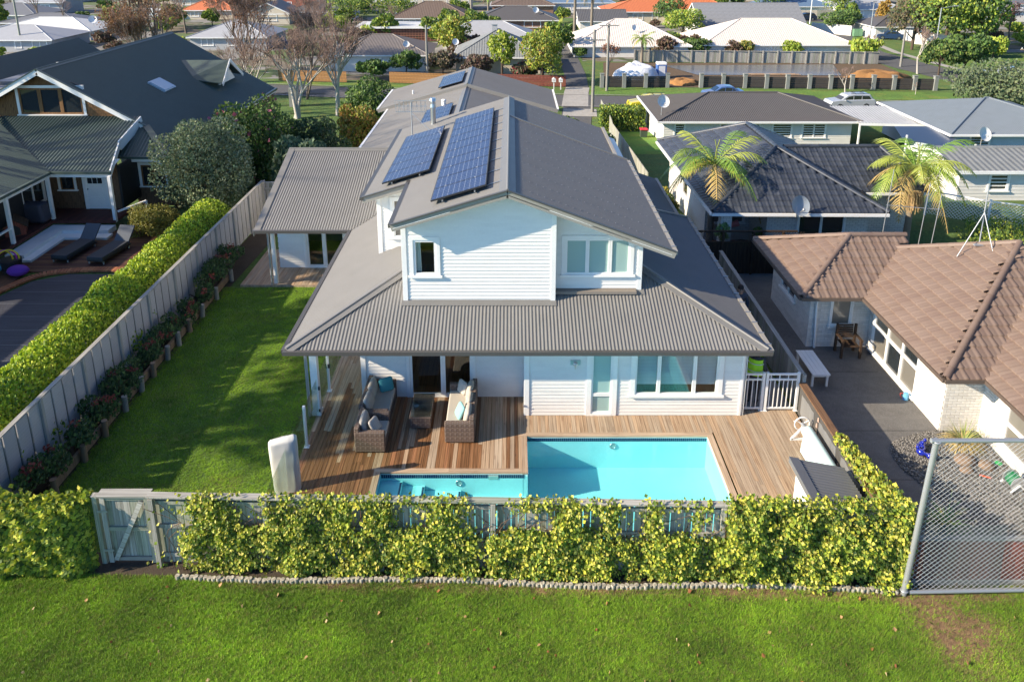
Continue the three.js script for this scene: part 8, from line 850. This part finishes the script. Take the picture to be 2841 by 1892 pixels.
  const wb = thing('wheelie_bin', 'green wheelie bin with red lid beside the white house', 'bin', [11.55, gy(-46.6), -46.4]); part(wb, 'body', prism([[-0.26, 0.06], [0.26, 0.06], [0.31, 0.95], [-0.31, 0.95]], -0.3, 0.3), mat([0.05, 0.075, 0.05])); part(wb, 'lid', rbox(0.68, 0.09, 0.74, 0.03).translate(0, 1.0, 0), mat([0.5, 0.03, 0.05])); for (const s of [-1, 1]) part(wb, 'wheel', new THREE.CylinderGeometry(0.11, 0.11, 0.06, 14).rotateZ(Math.PI / 2).translate(s * 0.26, 0.11, -0.3), M.black);
  const gp = thing('iron_fence', 'pale gate pillar with black iron fence beyond the camellia', 'fence', [-23.0, -4, -60.5]); part(gp, 'pillar', box(-0.4, 0, -0.4, 0.4, 2.0, 0.4), pm); for (let i = 0; i < 40; i++) part(gp, 'picket', box(0.5 + (i < 20 ? i * 0.14 : -4 + (i - 20) * 0.14), 0, -0.01, 0.52 + (i < 20 ? i * 0.14 : -4 + (i - 20) * 0.14), 1.5, 0.01), M.black); part(gp, 'rail', [box(-3.5, 1.35, -0.015, 3.4, 1.39, 0.015)], M.black);
  // white lattice fence by the annex
  const lf = thing('white_lattice_fence', 'curved white lattice fence below the annex', 'fence'); { const c = [V(20.3, 0, -16.6), V(22.4, 0, -15.0), V(25.0, 0, -13.8), V(28, 0, -13.0)]; for (let i = 0; i < 3; i++) { const a = c[i], b = c[i + 1], L2 = a.distanceTo(b), d = b.clone().sub(a).normalize(), la = []; for (let u = -1.1; u < L2; u += 0.16) for (const s of [0, 1]) { const u0 = clamp(s ? u + 1.1 : u, 0, L2), u1 = clamp(s ? u : u + 1.1, 0, L2); if (Math.abs(u0 - u1) < 0.1) continue; const y0 = s ? 0.1 + (u + 1.1 - u0) : 0.1 + (u0 - u), y1 = s ? 0.1 + (u + 1.1 - u1) : 0.1 + (u1 - u); la.push(bar(a.clone().addScaledVector(d, u0).setY(y0), a.clone().addScaledVector(d, u1).setY(y1), 0.035, 0.01)); } part(lf, 'lattice', la, M.trim).userData.kind = 'stuff'; part(lf, 'rail', bar(a.clone().setY(1.25), b.clone().setY(1.25), 0.06), M.trim); part(lf, 'post', bar(a.clone(), a.clone().setY(1.35), 0.09), M.trim); } }
  tree('low_hedge', 'low bright hedge below the lattice fence', 'hedge', 22.5, -12.4, 0.9, { r: 2.8, ry: 0.5, n: 5000, leaf: 0.09, cols: [...LIME, ...GREEN], lumps: 18, trunk: 0.05, low: 0.1 }); tree('low_hedge', 'low bright hedge further right below the lattice fence', 'hedge', 26.5, -10.8, 0.9, { r: 2.6, ry: 0.5, n: 4500, leaf: 0.09, cols: [...LIME, ...GREEN], lumps: 16, trunk: 0.05, low: 0.1 });
  // antenna masts on the brown tiled roof
  const am = thing('roof_antenna', 'tripod antenna mast standing on the brown tiled roof', 'antenna', [14.55, 3.95, -3.3]); part(am, 'mast', cyl(V(0, 0, 0), V(0.05, 1.75, -0.1), 0.022), M.galv); for (const [x, z] of [[-0.75, 0.2], [0.1, 0.6]]) part(am, 'strut', cyl(V(x, x < 0 ? -0.35 : -0.1, z), V(0.03, 1.0, -0.05), 0.016), M.galv); part(am, 'foot', box(-0.22, -0.02, 0.05, 0.12, 0.02, 0.14), M.galv); const an2 = thing('roof_antenna', 'tall thin aerial masts behind the brown tiled roof', 'antenna', [14.4, 2.2, -7.6]); for (const [x, h] of [[-0.6, 2.8], [0.6, 2.4], [1.0, 2.0]]) part(an2, 'mast', cyl(V(x, 0, x * 0.3), V(x + 0.1, h, x * 0.3), 0.015), M.galv); part(an2, 'boom', bar(V(-0.7, 1.5, 0), V(1.2, 1.4, 0.2), 0.02), M.galv);
  // cars
  const car = (name, label, x, z, rot, col, L, o = {}) => { const t = thing(name, label, 'car', [x, gy(z) + 0.02, z], rot, 'cars in the street'), pm2 = mat(col, { phys: 1, roughness: 0.35, metalness: 0.25, clearcoat: 1, clearcoatRoughness: 0.05 }), s = L / 4.6, wg = o.wagon, P = q => q.map(([a, b]) => [a * s, b]); const lower = P([[-2.28, 0.32], [-2.3, 0.62], [-2.2, 0.82], [-1.3, 0.93], [2.15, 0.95], [2.28, 0.8], [2.28, 0.34], [1.9, 0.28], [-1.9, 0.26]]), top = P(wg ? [[-1.3, 0.92], [-0.55, 1.4], [0.1, 1.49], [1.7, 1.45], [2.15, 0.94]] : [[-1.3, 0.92], [-0.5, 1.38], [0.2, 1.45], [0.95, 1.38], [1.75, 0.94]]);
    const ex = (poly, w, bev) => { const g = new THREE.ExtrudeGeometry(new THREE.Shape(poly.map(p => new THREE.Vector2(...p))), { depth: w - 2 * bev, bevelEnabled: true, bevelSize: bev * 0.8, bevelThickness: bev, bevelSegments: 3 }); g.translate(0, 0, -(w - 2 * bev) / 2); return uvBox(g); }; part(t, 'body', ex(lower, 1.72, 0.1), pm2); part(t, 'cabin', ex(top, 1.46, 0.12), o.roof ? mat(o.roof, { phys: 1, roughness: 0.3, clearcoat: 1 }) : pm2);
    const win = P(wg ? [[-1.02, 0.98], [-0.48, 1.34], [0.1, 1.42], [1.6, 1.38], [1.9, 0.98]] : [[-1.02, 0.98], [-0.44, 1.32], [0.2, 1.38], [0.85, 1.32], [1.42, 0.98]]); for (const d of [-1, 1]) { const g = prism(win, d > 0 ? 0.735 : -0.755, d > 0 ? 0.755 : -0.735); part(t, 'side_window', g, M.pane); part(t, 'pillar', [box(-0.02, 0.96, d * 0.75 - 0.012, 0.05, 1.4, d * 0.75 + 0.012), box(0.85 * s, 0.96, d * 0.75 - 0.012, 0.92 * s, 1.36, d * 0.75 + 0.012)], pm2); part(t, 'mirror', cbox(-0.85 * s, 1.0, d * 0.92, 0.12, 0.1, 0.16), pm2); for (const wx of [-1.38, 1.36]) { const w = part(t, 'wheel', new THREE.CylinderGeometry(0.31, 0.31, 0.2, 22).rotateX(Math.PI / 2).translate(wx * s, 0.31, d * 0.79), M.black); part(w, 'rim', new THREE.CylinderGeometry(0.2, 0.2, 0.21, 14).rotateX(Math.PI / 2).translate(wx * s, 0.31, d * 0.792), M.steel); } part(t, 'headlight', ball(-2.18 * s, 0.68, d * 0.6, 0.14, 0.09, 0.2), mat([0.75, 0.76, 0.76], { roughness: 0.1 })); part(t, 'tail_light', ball(2.24 * s, 0.76, d * 0.66, 0.06, 0.12, 0.12), mat([0.4, 0.02, 0.02], { roughness: 0.2 })); }
    const ws = (a, b, w0, w1, out) => slab([V(a[0] * s, a[1], -w0), V(a[0] * s, a[1], w0), V(b[0] * s, b[1], w1), V(b[0] * s, b[1], -w1)].map(p => p.add(V(out * 0.07, 0.07, 0))), 0.012); part(t, 'windscreen', ws([-1.2, 0.97], [-0.6, 1.34], 0.66, 0.58, -1), M.pane); part(t, 'rear_window', wg ? ws([2.1, 1.0], [1.76, 1.38], 0.62, 0.55, 1) : ws([1.62, 1.0], [1.0, 1.34], 0.62, 0.55, 1), M.pane); if (wg) part(t, 'roof_rail', [box(-0.2, 1.58, -0.56, 1.7, 1.62, -0.53), box(-0.2, 1.58, 0.53, 1.7, 1.62, 0.56), box(0.3, 1.6, -0.55, 0.34, 1.63, 0.55), box(1.2, 1.6, -0.55, 1.24, 1.63, 0.55)], M.black); return t; };
  car('parked_car', 'silver station wagon driving along the street', 35.2, -59.6, 0.07, [0.5, 0.52, 0.54], 4.7, { wagon: true }); car('parked_car', 'bright yellow hatchback with red roof end parked behind the white house', 14.2, -58.9, 0.07, [0.75, 0.62, 0.02], 4.3, { wagon: true, roof: [0.75, 0.62, 0.02] }); car('parked_car', 'blue car mostly hidden behind the long grey roof', 23.2, -64.2, 0.07, [0.08, 0.16, 0.35], 4.3); car('parked_car', 'dark blue car on the far street', 63, -148, 0.05, [0.02, 0.035, 0.07], 4.6, { wagon: true }); car('parked_car', 'dark blue car parked by the white wall', 66.2, -116.0, -0.3, [0.02, 0.05, 0.13], 4.4); car('parked_car', 'silver blue sedan parked on the grass bank at right', 62.4, -77.5, -0.35, [0.36, 0.39, 0.47], 4.5); car('parked_car', 'pale blue car far up the side street', 72, -147.5, -0.3, [0.3, 0.42, 0.55], 4.2);
  const cvn = thing('caravan', 'white caravan parked between houses at top left', 'caravan', [-76, -4, -150]); part(cvn, 'body', rbox(5.5, 1.9, 2.2, 0.4, 4).translate(0, 1.5, 0), M.trim); part(cvn, 'window', box(-1.5, 1.5, 1.1, 0, 2.0, 1.12), M.pane); for (const x of [-0.4, 0.5]) part(cvn, 'wheel', new THREE.CylinderGeometry(0.35, 0.35, 0.2, 16).rotateX(Math.PI / 2).translate(x, 0.35, 1.0), M.black);
}
{ // tall evergreens just outside the frame on the left, whose shade lies over the pool yard and lawn
  srand(86); const S = (lab, x, z, h, r) => tree('tall_tree', lab, 'tree', x, z, h, { r, ry: 1.05, n: 1300, leaf: 0.3, cols: GREEN, lumps: 12, trunk: 0.7, group: 'tall trees beyond the left edge' });
  S('tall evergreen tree beyond the left edge, nearest the park', -28.5, 6.3, 13.3, 3.2); S('tall evergreen tree beyond the left edge, in the middle', -29, 1.4, 13.4, 2.6); S('tall evergreen tree beyond the left edge, behind the chalet wing', -30, -4.5, 13.2, 2.6);
  srand(89); bareTree('tall_bare_tree', 'tall bare tree beyond the left edge, nearer the chalet porch', -37, -13, 21, { spread: 0.6, levels: 6, r0: 0.016, stems: 2, up: 0.15, group: 'tall trees beyond the left edge' }); bareTree('tall_bare_tree', 'tall bare tree beyond the left edge, behind the chalet', -40, -20, 21, { spread: 0.6, levels: 6, r0: 0.016, stems: 2, up: 0.15, group: 'tall trees beyond the left edge' });
  // loose planting between the distant houses, each named by the house it stands beside
  srand(87); const homes = scene.children.filter(o => o.userData.category === 'house' && o.position.z < -30), used = {};
  const beside = (kind, x, z) => { let b = null, d = 1e9; for (const o of homes) { const q = Math.hypot(o.position.x - x, o.position.z - z); if (q < d) { d = q; b = o; } } const w = b.userData.label.replace(/ with .*? roofs? /, ' ').split(' ').slice(0, 8).join(' ').replace(/ (at|the|of|behind|beside|and|with|by|a)( the| of)?$/, ''), side = x < b.position.x ? 'left of' : 'right of', dep = z > b.position.z ? 'nearer' : 'farther', k = `${kind} ${side} the ${w}`, n = used[k] = (used[k] || 0) + 1; return n === 1 ? k : `${['', '', 'second', 'third', 'fourth', 'fifth', 'sixth', 'seventh', 'eighth', 'ninth'][n] || 'another'} ${k}`; };
  const spots = []; for (let i = 0; i < 210; i++) { const z = -88 - Math.pow(R(), 1.3) * 120, x = rr(-0.72, 0.72) * (19 - z); if (z > -92 && x > 10 && x < 52) continue; if (x > 52 && x < 64 && z > -150) continue; if (homes.some(o => Math.abs(o.position.x - x) < 9.5 && Math.abs(o.position.z - z) < 6.5)) continue; spots.push([x, z]); }
  const kinds = [['garden_shrub', 'small green shrub', GREEN, 2.2, 1.7], ['garden_shrub', 'yellow green shrub', LIME, 2.4, 1.8], ['garden_tree', 'leafy green tree', [...GREEN, ...LIME], 4.2, 2.0], ['garden_shrub', 'reddish brown shrub', [[0.16, 0.09, 0.06], [0.12, 0.1, 0.05]], 2.4, 1.8]];
  const protos = kinds.map(([nm, kd, cols, h, r], i) => tree(nm, beside(kd, ...spots[i]), nm === 'garden_tree' ? 'tree' : 'shrub', spots[i][0], spots[i][1], h, { r, n: nm === 'garden_tree' ? 1300 : 700, leaf: 0.36, cols, lumps: 7, trunk: 0.15, group: 'planting among the distant houses' }));
  spots.slice(4).forEach(([x, z], i) => { const k = (i * 7 + (i >> 2)) % 4; copyOf(protos[k], [x, gy(z) - 0.02, z], R() * 6.28, beside(kinds[k][1], x, z), rr(0.65, 1.3)); });
  srand(88); const bt = bareTree('bare_tree', beside('leafless grey tree', -62, -118), -62, -118, 9, { spread: 0.6, levels: 5, group: 'leafless trees among the distant houses' }); for (let i = 0; i < 14; i++) { const z = rr(-95, -200), x = rr(-0.7, -0.15) * (19 - z); copyOf(bt, [x, gy(z) - 0.02, z], R() * 6.28, beside('leafless grey tree', x, z), rr(0.8, 1.4)); }
}
renderer.render(scene, camera);
